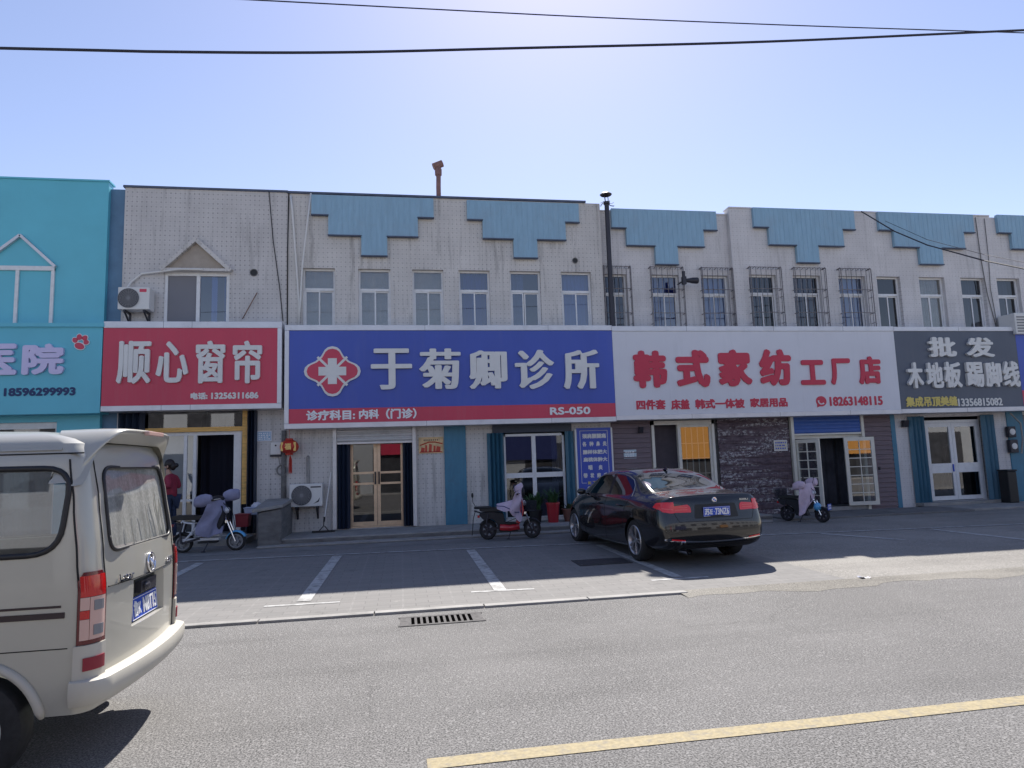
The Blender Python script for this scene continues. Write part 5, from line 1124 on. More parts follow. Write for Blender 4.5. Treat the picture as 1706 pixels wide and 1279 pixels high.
# ------------------------------------------------------------------ champagne van, cut by the left edge
VY = 4.92
HW = [(.18, .64), (.28, .70), (.45, .718), (.95, .725), (1.1, .722), (1.3, .712), (1.6, .68), (1.76, .658), (1.845, .62)]
RX = [(.18, -1.76), (.4, -1.72), (.6, -1.715), (1.0, -1.715), (1.2, -1.735), (1.5, -1.775), (1.76, -1.82), (1.845, -1.86)]
FX = [(.18, -5.15), (.5, -5.26), (.85, -5.22), (1.0, -5.12), (1.80, -4.45)]
def van_loop(z, off=0.0, hw=None, rx=None):
    w = (lerp_tab(HW, z) if hw is None else hw) - off; r = (lerp_tab(RX, z) if rx is None else rx) - off; f = lerp_tab(FX, z) + off; c = .10; p = []
    for i in range(24): u = i / 24; p.append((f + .25 + (r - c - f - .25) * u, VY - w))
    for i in range(9): a = math.pi / 2 * i / 9; p.append((r - c + c * math.sin(a), VY - w + c * (1 - math.cos(a))))
    n = 16
    for i in range(n + 1): u = i / n; y = -w + c + 2 * (w - c) * u; p.append((r + .05 * (1 - (y / (w - c)) ** 2), VY + y))
    for i in range(1, 10): a = math.pi / 2 * i / 9; p.append((r - c + c * math.cos(a), VY + w - c + c * math.sin(a)))
    for i in range(1, 25): u = i / 24; p.append((r - c + (f + .25 - r + c) * u, VY + w))
    for i in range(1, 13): a = i / 13 * math.pi; p.append((f + .25 - .25 * math.sin(a) ** .6, VY + w * math.cos(a)))
    return [(x, y, z) for x, y in p]
K.champagne = mat('champagne_metallic_paint', (.46, .445, .385), .32, metal=.25, coat=.5, noise=.03, nscale=1.5, dirt=.12, dcol=(.3, .27, .22), dscale=2.2)
K.amber_glass = glass('van_tinted_glass', (.5, .56, .6), .95, dirt=.07, base=.1)
K.lamp_red = mat('red_lamp_lens', (.55, .012, .012), .12, coat=.6); K.lamp_clear = mat('clear_lamp_lens', (.62, .40, .34), .15, coat=.6); K.seal = mat('black_window_seal', (.014, .014, .016), .45)
van = thing('van', 'champagne beige minivan with dusty rear window and roof spoiler at the left edge', 'van', (-3.45, VY, 0))
def van_solid(off, zs, top):
    mb = MB(); rows = [van_loop(z, off) for z in zs]
    for z, s, dx in top: rows.append([(x, y, z) for x, y, _ in van_loop(1.845, off + s, rx=lerp_tab(RX, 1.845) - dx)])
    mb.grid(rows, closed=True); n = len(rows[0]); mb.f.append(tuple(reversed(range(n)))); mb.f.append(tuple(range(len(mb.v) - n, len(mb.v)))); mb.m += [0, 0]; return mb
zs = [.345, .355, .375, .41, .46, .58, .68, .72, .84, .95, 1.05, 1.15, 1.25, 1.35, 1.45, 1.55, 1.65, 1.72, 1.77, 1.82, 1.845]
body = van_solid(0, zs, [(1.875, .035, .02), (1.905, .09, .05), (1.93, .2, .1), (1.945, .36, .2)]).build('body', K.champagne, van)
inner = van_solid(.05, [.42, .5, .7, .9, 1.1, 1.3, 1.5, 1.65, 1.79], []).build('c', K.inside_dark, van)
def yprism(poly, y0, y1): mb = MB(); mb.prism(poly, y0, y1); return mb.build('c', K.black, van)
SW = round_poly([(-1.905, 1.22), (-1.875, 1.70), (-3.0, 1.71), (-3.0, 1.205)], [.16, .15, .06, .06])
SW2 = round_poly([(-3.10, 1.185), (-3.10, 1.685), (-4.02, 1.685), (-4.02, 1.185)], .06); SW3 = round_poly([(-4.12, 1.185), (-4.12, 1.685), (-4.5, 1.66), (-4.95, 1.185)], .06)
cut = [inner] + [yprism(q, VY - 1, VY + 1) for q in (SW, SW2, SW3)]
RG = [(-.52, 1.20), (.52, 1.20), (.49, 1.70), (-.49, 1.70)]; RGr = round_poly(RG, [.09, .09, .10, .10])
mb = MB(); n = len(RGr); mb.add([(-2.2, VY + y, z) for y, z in RGr] + [(-1.4, VY + y, z) for y, z in RGr], [tuple(range(n)), tuple(reversed(range(n, 2 * n)))] + [(i, i + n, (i + 1) % n + n, (i + 1) % n) for i in range(n)]); cut.append(mb.build('c', K.black, van))
for wx in (-2.33, -4.66):
    for sy in (-1, 1):
        mb = MB(); mb.lathe([(.001, VY + sy * .50), (.36, VY + sy * .50), (.36, VY + sy * .9), (.001, VY + sy * .9)], (wx, 0, .28), 'y', 40); cut.append(mb.build('c', K.black, van))
mb = MB(); mb.add([(-1.74, VY - .27, .715), (-1.74, VY + .27, .715), (-1.74, VY + .25, .985), (-1.74, VY - .25, .985), (-1.5, VY - .30, .69), (-1.5, VY + .38, .69), (-1.5, VY + .36, 1.0), (-1.5, VY - .30, 1.0)], [(0, 1, 2, 3), (7, 6, 5, 4), (0, 4, 5, 1), (1, 5, 6, 2), (2, 6, 7, 3), (3, 7, 4, 0)]); rec = mb.build('c', K.black, van); cut.append(rec)
boolean(body, cut); smooth_by_angle(body, 30)
# arc length patches wrapped on the near (or far) rear corner
def van_patch(mb, l0, l1, z0, z1, d, mi=0, far=False, nz=8, nl=14, shape=None, th=.02, topz=None):
    rows, back = [], []
    for i in range(nz + 1):
        z = z0 + (z1 - z0) * i / nz; L = van_loop(z)[8:60]; acc = [0.0]
        for a, b in zip(L, L[1:]): acc.append(acc[-1] + math.dist(a, b))
        mid = acc[24 - 8 + 4]; a0, a1 = (l0, l1) if shape is None else shape(i / nz); r1, r2 = [], []
        for k in range(nl + 1):
            s = mid + a0 + (a1 - a0) * k / nl; j = max(j for j in range(len(acc)) if acc[j] <= max(s, 0)); j = min(j, len(L) - 2); u = (s - acc[j]) / (acc[j + 1] - acc[j])
            p = Vector(L[j]).lerp(Vector(L[j + 1]), u); t = (Vector(L[j + 1]) - Vector(L[j])).normalized(); nrm = Vector((t.y, -t.x, 0)); q = p + nrm * d; q2 = p - nrm * th
            if far: q.y, q2.y = 2 * VY - q.y, 2 * VY - q2.y
            r1.append(tuple(q)); r2.append(tuple(q2))
        rows.append(r1); back.append(r2)
    mb.grid(rows, mi); mb.grid([[r[0] for r in rows], [r[0] for r in back]], mi); mb.grid([[r[-1] for r in rows], [r[-1] for r in back]], mi); mb.grid([rows[0], back[0]], mi); mb.grid([rows[-1], back[-1]], mi)
for far in (False, True):
    mb = MB(); rs = lambda t: (-.05 + .03 * max(0, t * 8 - 7) ** 2, .115 - .03 * max(0, t * 8 - 7) ** 2)
    van_patch(mb, -.05, .115, .715, 1.11, .012, 0, far, shape=rs); lamp = mb.build('tail_lamp', mat('dark_red_lamp_rim', (.12, .008, .012), .2, coat=.5), van, smooth='auto')
    mb = MB(); van_patch(mb, -.036, .095, .975, 1.09, .020, 0, far); mb.build('red_lens', K.lamp_red, lamp, smooth='auto'); mb = MB(); van_patch(mb, -.036, .0, .855, .90, .0203, 0, far); mb.build('red_lens', K.lamp_red, lamp, smooth='auto')
    mb = MB(); van_patch(mb, -.036, .0, .74, .852, .0196, 0, far); van_patch(mb, -.036, .0, .903, .972, .0196, 0, far); van_patch(mb, .003, .095, .74, .972, .0194, 0, far); mb.build('clear_lens', K.lamp_clear, lamp, smooth='auto')
    for z in (.79, .925):
        mb = MB(); van_patch(mb, .02, .075, z - .028, z + .028, .0225, 0, far, 4, 4); mb.build('bulb_housing', K.grille_grey, lamp)
    mb = MB(); van_patch(mb, -.02, .085, .575, .645, .03, 0, far); mb.build('reflector', mat('dull_red_reflector', (.25, .012, .03), .3), van, smooth='auto')
# bumper: corners rise to the lamps, shelf along the tailgate
K.bumper = mat('sun_faded_bumper_paint', (.50, .475, .41), .42, noise=.06, nscale=3, dirt=.2, dcol=(.3, .27, .22), dscale=3)
mb = MB(); rows = []
for z, o in ((.375, -.02), (.388, .02), (.41, .04), (.455, .052), (.505, .052), (.524, .044), (.530, .03), (.532, -.06)):
    L = van_loop(max(z, .3)); seg = [Vector(p) for p in L if p[0] > -1.87]; seg = [p for p in seg]; row = []
    for i, p in enumerate(seg):
        t = (seg[min(i + 1, len(seg) - 1)] - seg[max(i - 1, 0)]).normalized(); k = max(0, min(1, (p.x + 1.88) / .16)); oo = o * (.15 + .85 * k) + (.035 * k if o > 0 else 0); row.append((p.x + t.y * oo, p.y - t.x * oo, z))
    rows.append(row)
mb.grid(rows); bp = mb.build('bumper', K.bumper, van, smooth='auto', solid=.0)
for far in (False, True): mb = MB(); van_patch(mb, -.06, .11, .515, .712, .022, 0, far); mb.build('bumper_corner', K.bumper, van, smooth='auto')
# glass, seals
def side_pane(poly, name='side_window'):
    for sy in (-1, 1):
        P = lambda x, z, o=0: (x, VY + sy * (lerp_tab(HW, z) - .012 + o), z); mb = MB(); m = len(poly)
        mb.add([P(x, z) for x, z in poly], [tuple(range(m))]); w = mb.build(name, K.amber_glass, van, fix=False)
        mb = MB(); pts = [P(x, z, .012) for x, z in poly]; mb.tube(pts + pts[:2], .017, 6); mb.build('seal', K.seal, w, smooth=True)
for q in (SW, SW2, SW3): side_pane(q)
def rear_pt(y, z, o=0):
    w = lerp_tab(HW, z) - .10; return (lerp_tab(RX, z) + .05 * (1 - (y / w) ** 2) + o, VY + y, z)
K.dusty = glass('dusty_rear_glass', (.40, .46, .44), .95, dirt=.30, base=.12, film=.30)
mb = MB(); mb.add([rear_pt(y, z, -.012) for y, z in RGr], [tuple(range(len(RGr)))]); rw = mb.build('rear_window', K.dusty, van, fix=False)
mb = MB(); pts = [rear_pt(y, z, .002) for y, z in RGr]; mb.tube(pts + pts[:2], .012, 6); mb.build('seal', K.seal, rw, smooth=True)
rnd = random.Random(4); mb = MB()                                  # dried streaks on the dust
for i in range(9):
    y = rnd.uniform(-.40, .42); z = rnd.uniform(1.35, 1.55); pts = []
    for k in range(7): pts.append(rear_pt(y, z, -.010)); z -= rnd.uniform(.03, .07); y += rnd.uniform(-.012, .02); z = max(z, 1.15)
    mb.tube(pts, rnd.uniform(.0015, .004), 4)
mb.build('dried_streak', mat('dried_mud', (.5, .48, .4), .9), rw)
mb = MB(); fw = lambda z, k: (lerp_tab(FX, z) - .004 + (.0 if abs(k) < .8 else .04), VY + k * (lerp_tab(HW, z) - .1), z)
mb.grid([[fw(z, k / 6) for k in range(-6, 7)] for z in (1.08, 1.3, 1.5, 1.7)]); mb.build('windscreen', K.glass_dark, van, fix=False)
# roof visor over the tailgate: short overhang in the middle, cheeks running down the pillars
mb = MB(); top, lip, und, root = [], [], [], []
n = 28
for i in range(n + 1):
    t = -1 + 2 * i / n; y = VY + t * .665; a = abs(t); k = max(0, (a - .60) / .40); zt = 1.945 - .02 * a * a - .30 * k ** 1.7; xo = -1.66 - .04 * a * a - .17 * k ** 1.5
    zr = 1.96 - .035 * a ** 2 - .06 * k ** 2 - .20 * k ** 3; sy = 1 if t > 0 else -1; spread = .03 * k
    root.append((-2.07 + .12 * k, y + sy * spread * .4, zr - .012)); top.append((xo - .16, y + sy * spread, zr - .004 - .06 * k)); lip.append((xo, y + sy * spread, zt)); und.append((xo - .04, y + sy * spread * .8, zt - .028))
inn = [(-1.79 - .012 * abs(-1 + 2 * i / n), p[1] - (.02 if i > n / 2 else -.02) * 0, min(p[2] - .01, 1.85)) for i, p in enumerate(und)]
mb.grid([root, top, lip, und, inn]); mb.build('roof_spoiler', K.champagne, van, smooth=True, sub=1)
mb = MB(); mb.box(-1.685, -1.652, VY - .14, VY + .14, 1.905, 1.935); mb.build('brake_light', K.lamp_clear, van, bevel=.006)
# seams and trim
def side_strip(name, x0, x1, z0, z1, o, m, sides=(-1, 1)):
    mb = MB()
    for sy in sides:
        q = [(x, VY + sy * (lerp_tab(HW, z) + o), z) for z in (z0, z1) for x in (x0, x1)]; q2 = [(x, VY + sy * (lerp_tab(HW, z) - .01), z) for z in (z0, z1) for x in (x0, x1)]; mb.add(q + q2, [(0, 1, 3, 2), (0, 4, 5, 1), (2, 3, 7, 6), (0, 2, 6, 4), (1, 5, 7, 3)])
    return build_each(mb, name, m, van)
K.gap = mat('dark_panel_gap', (.012, .012, .012), .8); K.brown_strip = mat('dark_brown_rub_strip', (.035, .02, .022), .4)
side_strip('rub_strip', -5.0, -1.86, .868, .900, .006, K.brown_strip); side_strip('rub_strip', -5.0, -1.88, .925, .938, .003, K.brown_strip)
side_strip('panel_seam', -5.0, -1.83, 1.782, 1.790, .002, K.gap); side_strip('panel_seam', -5.0, -1.84, .700, .706, .0015, K.gap); side_strip('roof_rib', -4.3, -1.95, 1.806, 1.818, .010, K.champagne)
mb = MB()
for sy in (-1, 1): mb.tube([(lerp_tab(RX, z) - .078, VY + sy * (lerp_tab(HW, z) + .001), z) for z in [.40 + i * .05 for i in range(28)]], .0055, 5); mb.tube([(-3.06, VY + sy * (lerp_tab(HW, z) + .0005), z) for z in [.32 + i * .05 for i in range(29)]], .004, 5)
mb.tube([rear_pt(y, 1.0 + .01 * y * y, .001) for y in [-.56 + .05 * i for i in range(23)]], .004, 5)
for s in (-1, 1): mb.tube([rear_pt(s * (.585 - .06 * max(0, z - 1.2)), z, .001) for z in [.53 + .05 * i for i in range(26)]], .004, 5)
build_each(mb, 'panel_gap', K.gap, van)
mb = MB()
for wx in (-2.33, -4.66):
    for sy in (-1, 1): mb.tube([(wx + .375 * math.cos(a), VY + sy * (lerp_tab(HW, .28 + .375 * math.sin(a)) + .004), .28 + .375 * math.sin(a)) for a in [RAD(9 + i * 5.8) for i in range(29)]], [.012] + [.026] * 27 + [.012], 8)
build_each(mb, 'arch_flare', K.bumper, van, smooth=True)
for wx in (-2.33, -4.66):
    for sy in (-1, 1): wheel(van, (wx, VY + sy * .655, .285), .285, .165, .18, sy, 'steel')
# plate, badge
pl = MB(); T = lambda y, z, o=0: (-1.712 + o + (z - .79) * -.10, VY + .03 + y, z)
pl.add([T(-.22, .72), T(.22, .72), T(.22, .86), T(-.22, .86), T(-.22, .72, .006), T(.22, .72, .006), T(.22, .86, .006), T(-.22, .86, .006)], [(0, 3, 2, 1), (4, 5, 6, 7), (0, 1, 5, 4), (1, 2, 6, 5), (2, 3, 7, 6), (3, 0, 4, 7)]); pp = pl.build('number_plate', K.plate_blue, van)
def rear_text(name, s, y0, y1, z0, z1, m, parent, xf, bold=(.002, .002), d=.003):
    mb = MB(); lettering(mb, s, y0, y1, z0, z1, 0, d, bold, n=6); mb.v = [(xf(x, z) - y, VY + x, z) for x, y, z in mb.v]; return mb.build(name, m, parent, fix=False)
xf = lambda y, z: T(0, z, .0065)[0]
rear_text('plate_character', '鲁K', -.165, -.045, .74, .84, K.white, pp, xf, (.003, .003)); rear_text('plate_character', 'N8T15', -.01, .225, .74, .84, K.white, pp, xf, (.004, .003))
mb = MB()
for a, b in ((-.215, .215),):
    for z in (.724, .852): mb.bar(T(a, z, .007), T(b, z, .007), .003, .004)
    for y in (a, b): mb.bar(T(y, .724, .007), T(y, .852, .007), .004, .003)
mb.build('plate_border', K.white, pp)
mb = MB(); mb.box(-1.72, -1.68, VY - .12, VY + .15, .885, .96); mb.ball((-1.675, VY - .04, .92), (.02, .05, .03), 10); mb.build('plate_lamp', K.dark_metal, van)
rg = [rear_pt(.06 * math.cos(a), 1.065 + .058 * math.sin(a), .008) for a in [2 * math.pi * i / 24 for i in range(25)]]
mb = MB(); mb.tube(rg, .009, 8); mb.tube([rear_pt(-.022, 1.095, .01), rear_pt(0, 1.03, .012), rear_pt(.022, 1.095, .01)], [.009, .014, .009], 6); mb.build('badge', K.chrome, van, smooth=True)
rear_text('badge_letter', 'Lstar', -.45, -.27, 1.008, 1.052, K.chrome, van, lambda y, z: rear_pt(y, z, .003)[0]); rear_text('badge_letter', '长安汽车', .34, .52, 1.012, 1.05, K.chrome, van, lambda y, z: rear_pt(y, z, .003)[0])
mb = MB(); mb.box(-2.9, -2.5, VY - .6, VY + .6, .5, .98); mb.box(-3.0, -2.9, VY - .6, VY + .6, .5, 1.35); mb.box(-4.2, -3.8, VY - .6, VY + .6, .5, .95); mb.box(-4.3, -4.2, VY - .6, VY + .6, .5, 1.4)
for y in (-.38, .38): mb.box(-2.99, -2.91, VY + y - .13, VY + y + .13, 1.36, 1.55)
mb.build('seat', K.inside_dark, van, bevel=.03)
# ------------------------------------------------------------------ black sedan seen from behind
K.car_lamp = mat('bright_red_car_lens', (.72, .02, .03), .14, coat=.6)
K.carpaint = mat('black_brown_metallic_paint', (.009, .008, .0085), .22, metal=.3, coat=1.0, noise=.1, nscale=1)
K.car_glass = glass('dark_car_glass', (.05, .05, .06), 1.0, base=.07); K.car_rear_glass = glass('dusty_car_rear_glass', (.04, .04, .05), 1.0, dirt=.06, base=.36)
car = thing('sedan', 'black sedan parked nose-in at an angle with a blue number plate', 'car', (0, 0, 0), 0)
NC = 13
def T3(*rows): return rows
# rows: one value per station 0..15 (rear to nose)
YS =  [.10, .34, .66, 1.02, 1.34, 1.78, 2.18, 2.27, 2.62, 2.98, 3.26, 3.54, 3.92, 4.28, 4.50, 4.60]
def row(y=None, x=None, z=None): return y or YS, x, z
R_t8 = ([.12, .36, .70, 1.10, 1.50, 1.86, 2.18, 2.27, 2.60, 2.92, 3.22, 3.52, 3.92, 4.28, 4.50, 4.60], [0] * 16, [1.040, 1.058, 1.072, 1.235, 1.388, 1.428, 1.436, 1.436, 1.428, 1.385, 1.22, 1.03, .96, .86, .74, .62])
R_t7 = ([.12, .36, .70, 1.10, 1.50, 1.86, 2.18, 2.27, 2.60, 2.93, 3.24, 3.55, 3.92, 4.27, 4.48, 4.58], [.36, .37, .36, .35, .34, .34, .34, .34, .34, .34, .37, .40, .38, .36, .34, .32], [1.036, 1.054, 1.066, 1.226, 1.378, 1.418, 1.426, 1.426, 1.418, 1.374, 1.21, 1.02, .95, .85, .73, .61])
R_t6 = ([.15, .38, .74, 1.10, 1.46, 1.86, 2.18, 2.27, 2.60, 2.98, 3.32, 3.66, 3.95, 4.24, 4.42, 4.50], [.66, .68, .66, .635, .60, .59, .588, .588, .59, .60, .65, .70, .69, .66, .62, .56], [1.018, 1.034, 1.045, 1.195, 1.335, 1.378, 1.388, 1.388, 1.378, 1.325, 1.165, .99, .925, .83, .71, .59])
R_wu = ([.15, .38, .76, 1.08, 1.30, 1.80, 2.18, 2.27, 2.62, 2.99, 3.30, 3.66, 3.96, 4.22, 4.40, 4.48], [.70, .72, .705, .672, .648, .622, .618, .618, .622, .636, .676, .725, .72, .69, .65, .59], [1.005, 1.018, 1.022, 1.12, 1.235, 1.325, 1.338, 1.338, 1.328, 1.272, 1.12, .972, .905, .81, .69, .57])
R_wl = ([.15, .38, .78, 1.05, 1.235, 1.78, 2.18, 2.27, 2.62, 2.99, 3.30, 3.66, 3.96, 4.22, 4.40, 4.48], [.735, .77, .785, .785, .78, .776, .772, .772, .772, .772, .772, .772, .76, .72, .67, .61], [.985, .99, .988, .99, .995, .99, .985, .985, .982, .975, .968, .955, .885, .79, .67, .55])
R_t5 = ([.15, .38, .78, 1.05, 1.24, 1.78, 2.18, 2.27, 2.62, 2.99, 3.30, 3.66, 3.96, 4.20, 4.36, 4.44], [.765, .812, .832, .836, .836, .832, .828, .828, .828, .828, .826, .82, .80, .755, .70, .64], [.955, .955, .95, .95, .95, .945, .94, .94, .938, .932, .925, .915, .865, .77, .65, .52])
R_s3 = ([.15, .38, .78, 1.05, 1.30, 1.78, 2.18, 2.27, 2.62, 2.99, 3.30, 3.66, 3.96, 4.18, 4.34, 4.42], [.815, .868, .892, .898, .895, .885, .882, .882, .882, .884, .888, .896, .885, .82, .74, .67], [.80, .805, .81, .812, .812, .808, .804, .804, .80, .796, .79, .785, .76, .69, .58, .46])
R_s2 = ([.10, .36, .78, 1.05, 1.30, 1.78, 2.18, 2.27, 2.62, 2.99, 3.30, 3.66, 3.96, 4.18, 4.34, 4.42], [.835, .888, .902, .905, .900, .878, .874, .874, .876, .884, .895, .905, .898, .84, .76, .68], [.60, .60, .60, .60, .59, .57, .56, .56, .56, .57, .58, .60, .58, .52, .44, .36])
R_s1 = ([.09, .36, .78, 1.05, 1.30, 1.78, 2.18, 2.27, 2.62, 2.99, 3.30, 3.66, 3.96, 4.18, 4.34, 4.42], [.835, .88, .895, .898, .892, .882, .880, .880, .880, .884, .89, .898, .888, .83, .75, .67], [.42, .41, .40, .39, .37, .34, .33, .33, .33, .34, .36, .38, .38, .36, .32, .27])
R_e = ([.16, .40, .78, 1.05, 1.30, 1.78, 2.18, 2.27, 2.62, 2.99, 3.30, 3.66, 3.96, 4.18, 4.32, 4.40], [.76, .82, .84, .84, .84, .845, .845, .845, .845, .845, .84, .84, .83, .78, .70, .62], [.27, .23, .20, .19, .18, .17, .17, .17, .17, .17, .18, .19, .20, .20, .20, .20])
R_b2 = (R_e[0], [x * .8 for x in R_e[1]], [z - .01 for z in R_e[2]]); R_b1 = (R_e[0], [x * .4 for x in R_e[1]], [z - .01 for z in R_e[2]]); R_b0 = (R_e[0], [0] * 16, [z - .01 for z in R_e[2]])
ROWS = [R_b0, R_b1, R_b2, R_e, R_s1, R_s2, R_s3, R_t5, R_wl, R_wu, R_t6, R_t7, R_t8]; NR = len(ROWS); NS = 16
verts = []; idx = {}
def cv(key, p):
    if key not in idx: idx[key] = len(verts); verts.append(p)
    return idx[key]
for side in (1, -1):
    for j, (y, x, z) in enumerate(ROWS):
        for i in range(NS):
            k = ('v', i, j, side if x[i] > 0 else 0); cv(k, (side * x[i], y[i], z[i]))
V = lambda i, j, s: idx[('v', i, j, s if ROWS[j][1][i] > 0 else 0)]
faces, fm = [], []
for s in (1, -1):
    for j in range(NR - 1):
        for i in range(NS - 1):
            f = [V(i, j, s), V(i + 1, j, s), V(i + 1, j + 1, s), V(i, j + 1, s)]
            if s < 0: f.reverse()
            m = 0
            if j == 8 and 4 <= i <= 9: m = 1 if i != 6 else 2                      # side glass, B pillar
            if j in (10, 11) and i in (2, 3): m = 3                               # rear screen
            if j in (10, 11) and i in (9, 10): m = 4                              # windscreen
            faces.append(f); fm.append(m)
for end, i in ((0, 0), (1, NS - 1)):                                              # rear and nose caps: a grid between the two edges
    cl = (1, .8, .4, 0)
    def cp(j, c, s):
        if j == 3: jj = {1: 3, .8: 2, .4: 1, 0: 0}[c]; return V(i, jj, s)
        if j == 10: jj = {1: 10, .8: 10, .4: 11, 0: 12}[c]; return V(i, jj, s)
        if c == 1: return V(i, j, s)
        y, x, z = ROWS[j][0][i], ROWS[j][1][i], ROWS[j][2][i]; b = {.8: .055, .4: .10, 0: .112}[c] if end == 0 else {.8: -.07, .4: -.14, 0: -.16}[c]
        if end == 0 and j >= 8: b *= .4
        if end == 0 and j == 7: b *= .75
        return cv(('c', end, j, c, s if c else 0), (s * x * c, y - b, z + (.012 if j >= 8 else 0)))
    for s in (1, -1):
        for j in range(3, 9):
            for a, b in zip(cl, cl[1:]):
                f = [cp(j, a, s), cp(j + 1, a, s), cp(j + 1, b, s), cp(j, b, s)]
                if (s > 0) == (end == 1): f.reverse()
                faces.append(f); fm.append(0)
        f = [cp(9, 1, s), V(i, 10, s), cp(9, .8, s)]; faces.append(f if (s > 0) == (end == 0) else f[::-1]); fm.append(0)
        for a, b in ((.8, .4), (.4, 0)):
            f = [cp(9, a, s), cp(10, a, s), cp(10, b, s), cp(9, b, s)]; faces.append(f if (s > 0) == (end == 0) else f[::-1]); fm.append(0)
me = bpy.data.meshes.new('cage'); me.from_pydata(verts, [], faces)
tmp = [mat('tmp%d' % i, (0, 0, 0)) for i in range(5)]
for m in tmp: me.materials.append(m)
me.polygons.foreach_set('material_index', fm); bm = bmesh.new(); bm.from_mesh(me); bmesh.ops.recalc_face_normals(bm, faces=bm.faces)
cl_ = bm.edges.layers.float.new('crease_edge')
for e in bm.edges:                                                                # keep the trunk lip, belt and shoulder crisp
    a, b = [next(k for k, v in idx.items() if v == q.index) for q in e.verts]
    if a[0] == 'v' and b[0] == 'v':
        if a[2] == b[2] == 6 and a[1] <= 11 and b[1] <= 11: e[cl_] = .35
        if a[2] == b[2] == 7: e[cl_] = .25
        if {a[1], b[1]} == {0} and a[2] >= 9 and b[2] >= 9: e[cl_] = .55
        if a[2] == b[2] and a[2] in (8, 9) and 4 <= min(a[1], b[1]) <= 9: e[cl_] = .5
        if a[1] == b[1] and {a[2], b[2]} == {8, 9} and a[1] in (4, 6, 7, 10): e[cl_] = .5
bm.to_mesh(me); bm.free()
shell_o = bpy.data.objects.new('cage', me); link(shell_o); md = shell_o.modifiers.new('s', 'SUBSURF'); md.levels = 3; md.render_levels = 3
cuts = []
for wy in (1.03, 3.84):
    for s in (-1, 1):
        mb = MB(); mb.lathe([(.001, s * .62), (.352, s * .62), (.352, s * 1.1), (.001, s * 1.1)], (0, wy, .325), 'x', 48); c = mb.build('c', K.black); cuts.append(c)
boolean(shell_o, cuts)
src = shell_o.data; bvh = BVHTree.FromPolygons([v.co[:] for v in src.vertices], [tuple(p.vertices) for p in src.polygons])
def split(mi, name, m, parent):
    ps = [p for p in src.polygons if p.material_index == mi]; used = {}; vs = []; fs = []
    for p in ps:
        f = []
        for v in p.vertices:
            if v not in used: used[v] = len(vs); vs.append(src.vertices[v].co[:])
            f.append(used[v])
        fs.append(tuple(f))
    mb = MB(); mb.add(vs, fs)
    for o in build_each(mb, name, m, parent, local=True, fix=False): smooth_by_angle(o, 38)
side_of = lambda o: o
split(0, 'body', K.carpaint, car); split(2, 'pillar', K.seal, car); gl_all = split(1, 'side_window', K.car_glass, car); split(3, 'rear_window', K.car_rear_glass, car); split(4, 'windscreen', K.car_glass, car)
bpy.data.objects.remove(shell_o)
def proj(mb, poly, o, d, off, mi=0, n=14, frame=None):
    """panel with the outline poly (u, v), thrown on the body along d from origin plane o: lies off metres proud"""
    d = Vector(d).normalized(); u_ = Vector(frame) if frame else Vector((1, 0, 0)); v_ = Vector((0, 0, 1)); o = Vector(o)
    us = [p[0] for p in poly]; vs_ = [p[1] for p in poly]; u0, u1, v0, v1 = min(us), max(us), min(vs_), max(vs_)
    bm = bmesh.new(); pv = [bm.verts.new((p[0], p[1], 0)) for p in poly]; bm.faces.new(pv)
    for k in range(1, n):
        for co, no in (((u0 + (u1 - u0) * k / n, 0, 0), (1, 0, 0)), ((0, v0 + (v1 - v0) * k / n, 0), (0, 1, 0))): bmesh.ops.bisect_plane(bm, geom=bm.verts[:] + bm.edges[:] + bm.faces[:], plane_co=co, plane_no=no)
    V_, ok = [], []
    for v in bm.verts:
        q = o + u_ * v.co.x + v_ * v.co.y; loc, nor, _, _ = bvh.ray_cast(q, d)
        if loc is None: loc, nor = bvh.find_nearest(q + d * 1.0)[:2]
        if nor.dot(d) > 0: nor = -nor
        V_.append(tuple(loc + nor * off))
    bm.verts.index_update(); F = [tuple(x.index for x in f.verts) for f in bm.faces]; edge = [tuple(x.index for x in e.verts) for e in bm.edges if len(e.link_faces) == 1]; bm.free(); nV = len(V_)
    back = [tuple(Vector(p) + d * (off + .012)) for p in V_]; mb.add(V_ + back, F + [(a, b, b + nV, a + nV) for a, b in edge], mi)
REAR = dict(o=(0, -1, 0), d=(0, 1, 0))
def both(fn):
    for s in (1, -1): fn(s)
def lamp_part(s):
    mb = MB(); inner = [(.40, .79), (.66, .795), (.66, .885), (.44, .905), (.405, .87)]; outer = [(.655, .775), (.70, .775), (.82, .80), (.875, .87), (.86, .915), (.655, .955), (.655, .9)]
    q = lambda P: round_poly([(s * a, b) for a, b in (P if s > 0 else P[::-1])], .018, 3)
    proj(mb, q(inner), off=.006, **REAR); proj(mb, q([(.645, .79), (.70, .785), (.80, .805), (.80, .93), (.645, .948)]), off=.010, **REAR)
    wr = round_poly([(.12, .81), (.40, .865), (.34, .93), (.14, .945)], .02, 3)                       # the part that wraps round the flank
    proj(mb, [(a, b) for a, b in wr], o=(s * 2, 0, 0), d=(-s, 0, 0), off=.0085, frame=(0, 1, 0))
    l = mb.build('tail_lamp', K.car_lamp, car, local=True); smooth_by_angle(l)
    mb = MB(); proj(mb, q([(.45, .825), (.64, .825), (.64, .838), (.45, .838)]), off=.009, **REAR); proj(mb, q([(.45, .858), (.64, .858), (.64, .868), (.45, .868)]), off=.009, **REAR); proj(mb, q([(.67, .83), (.79, .845), (.79, .86), (.67, .845)]), off=.013, **REAR)
    mb.build('light_bar', mat('pale_red_light_bar', (.75, .10, .10), .2), l, local=True)
both(lamp_part)
def strip(name, polys, m, off=.005):
    mb = MB()
    for p in polys: proj(mb, p, off=off, **REAR)
    return mb.build(name, m, car, local=True)
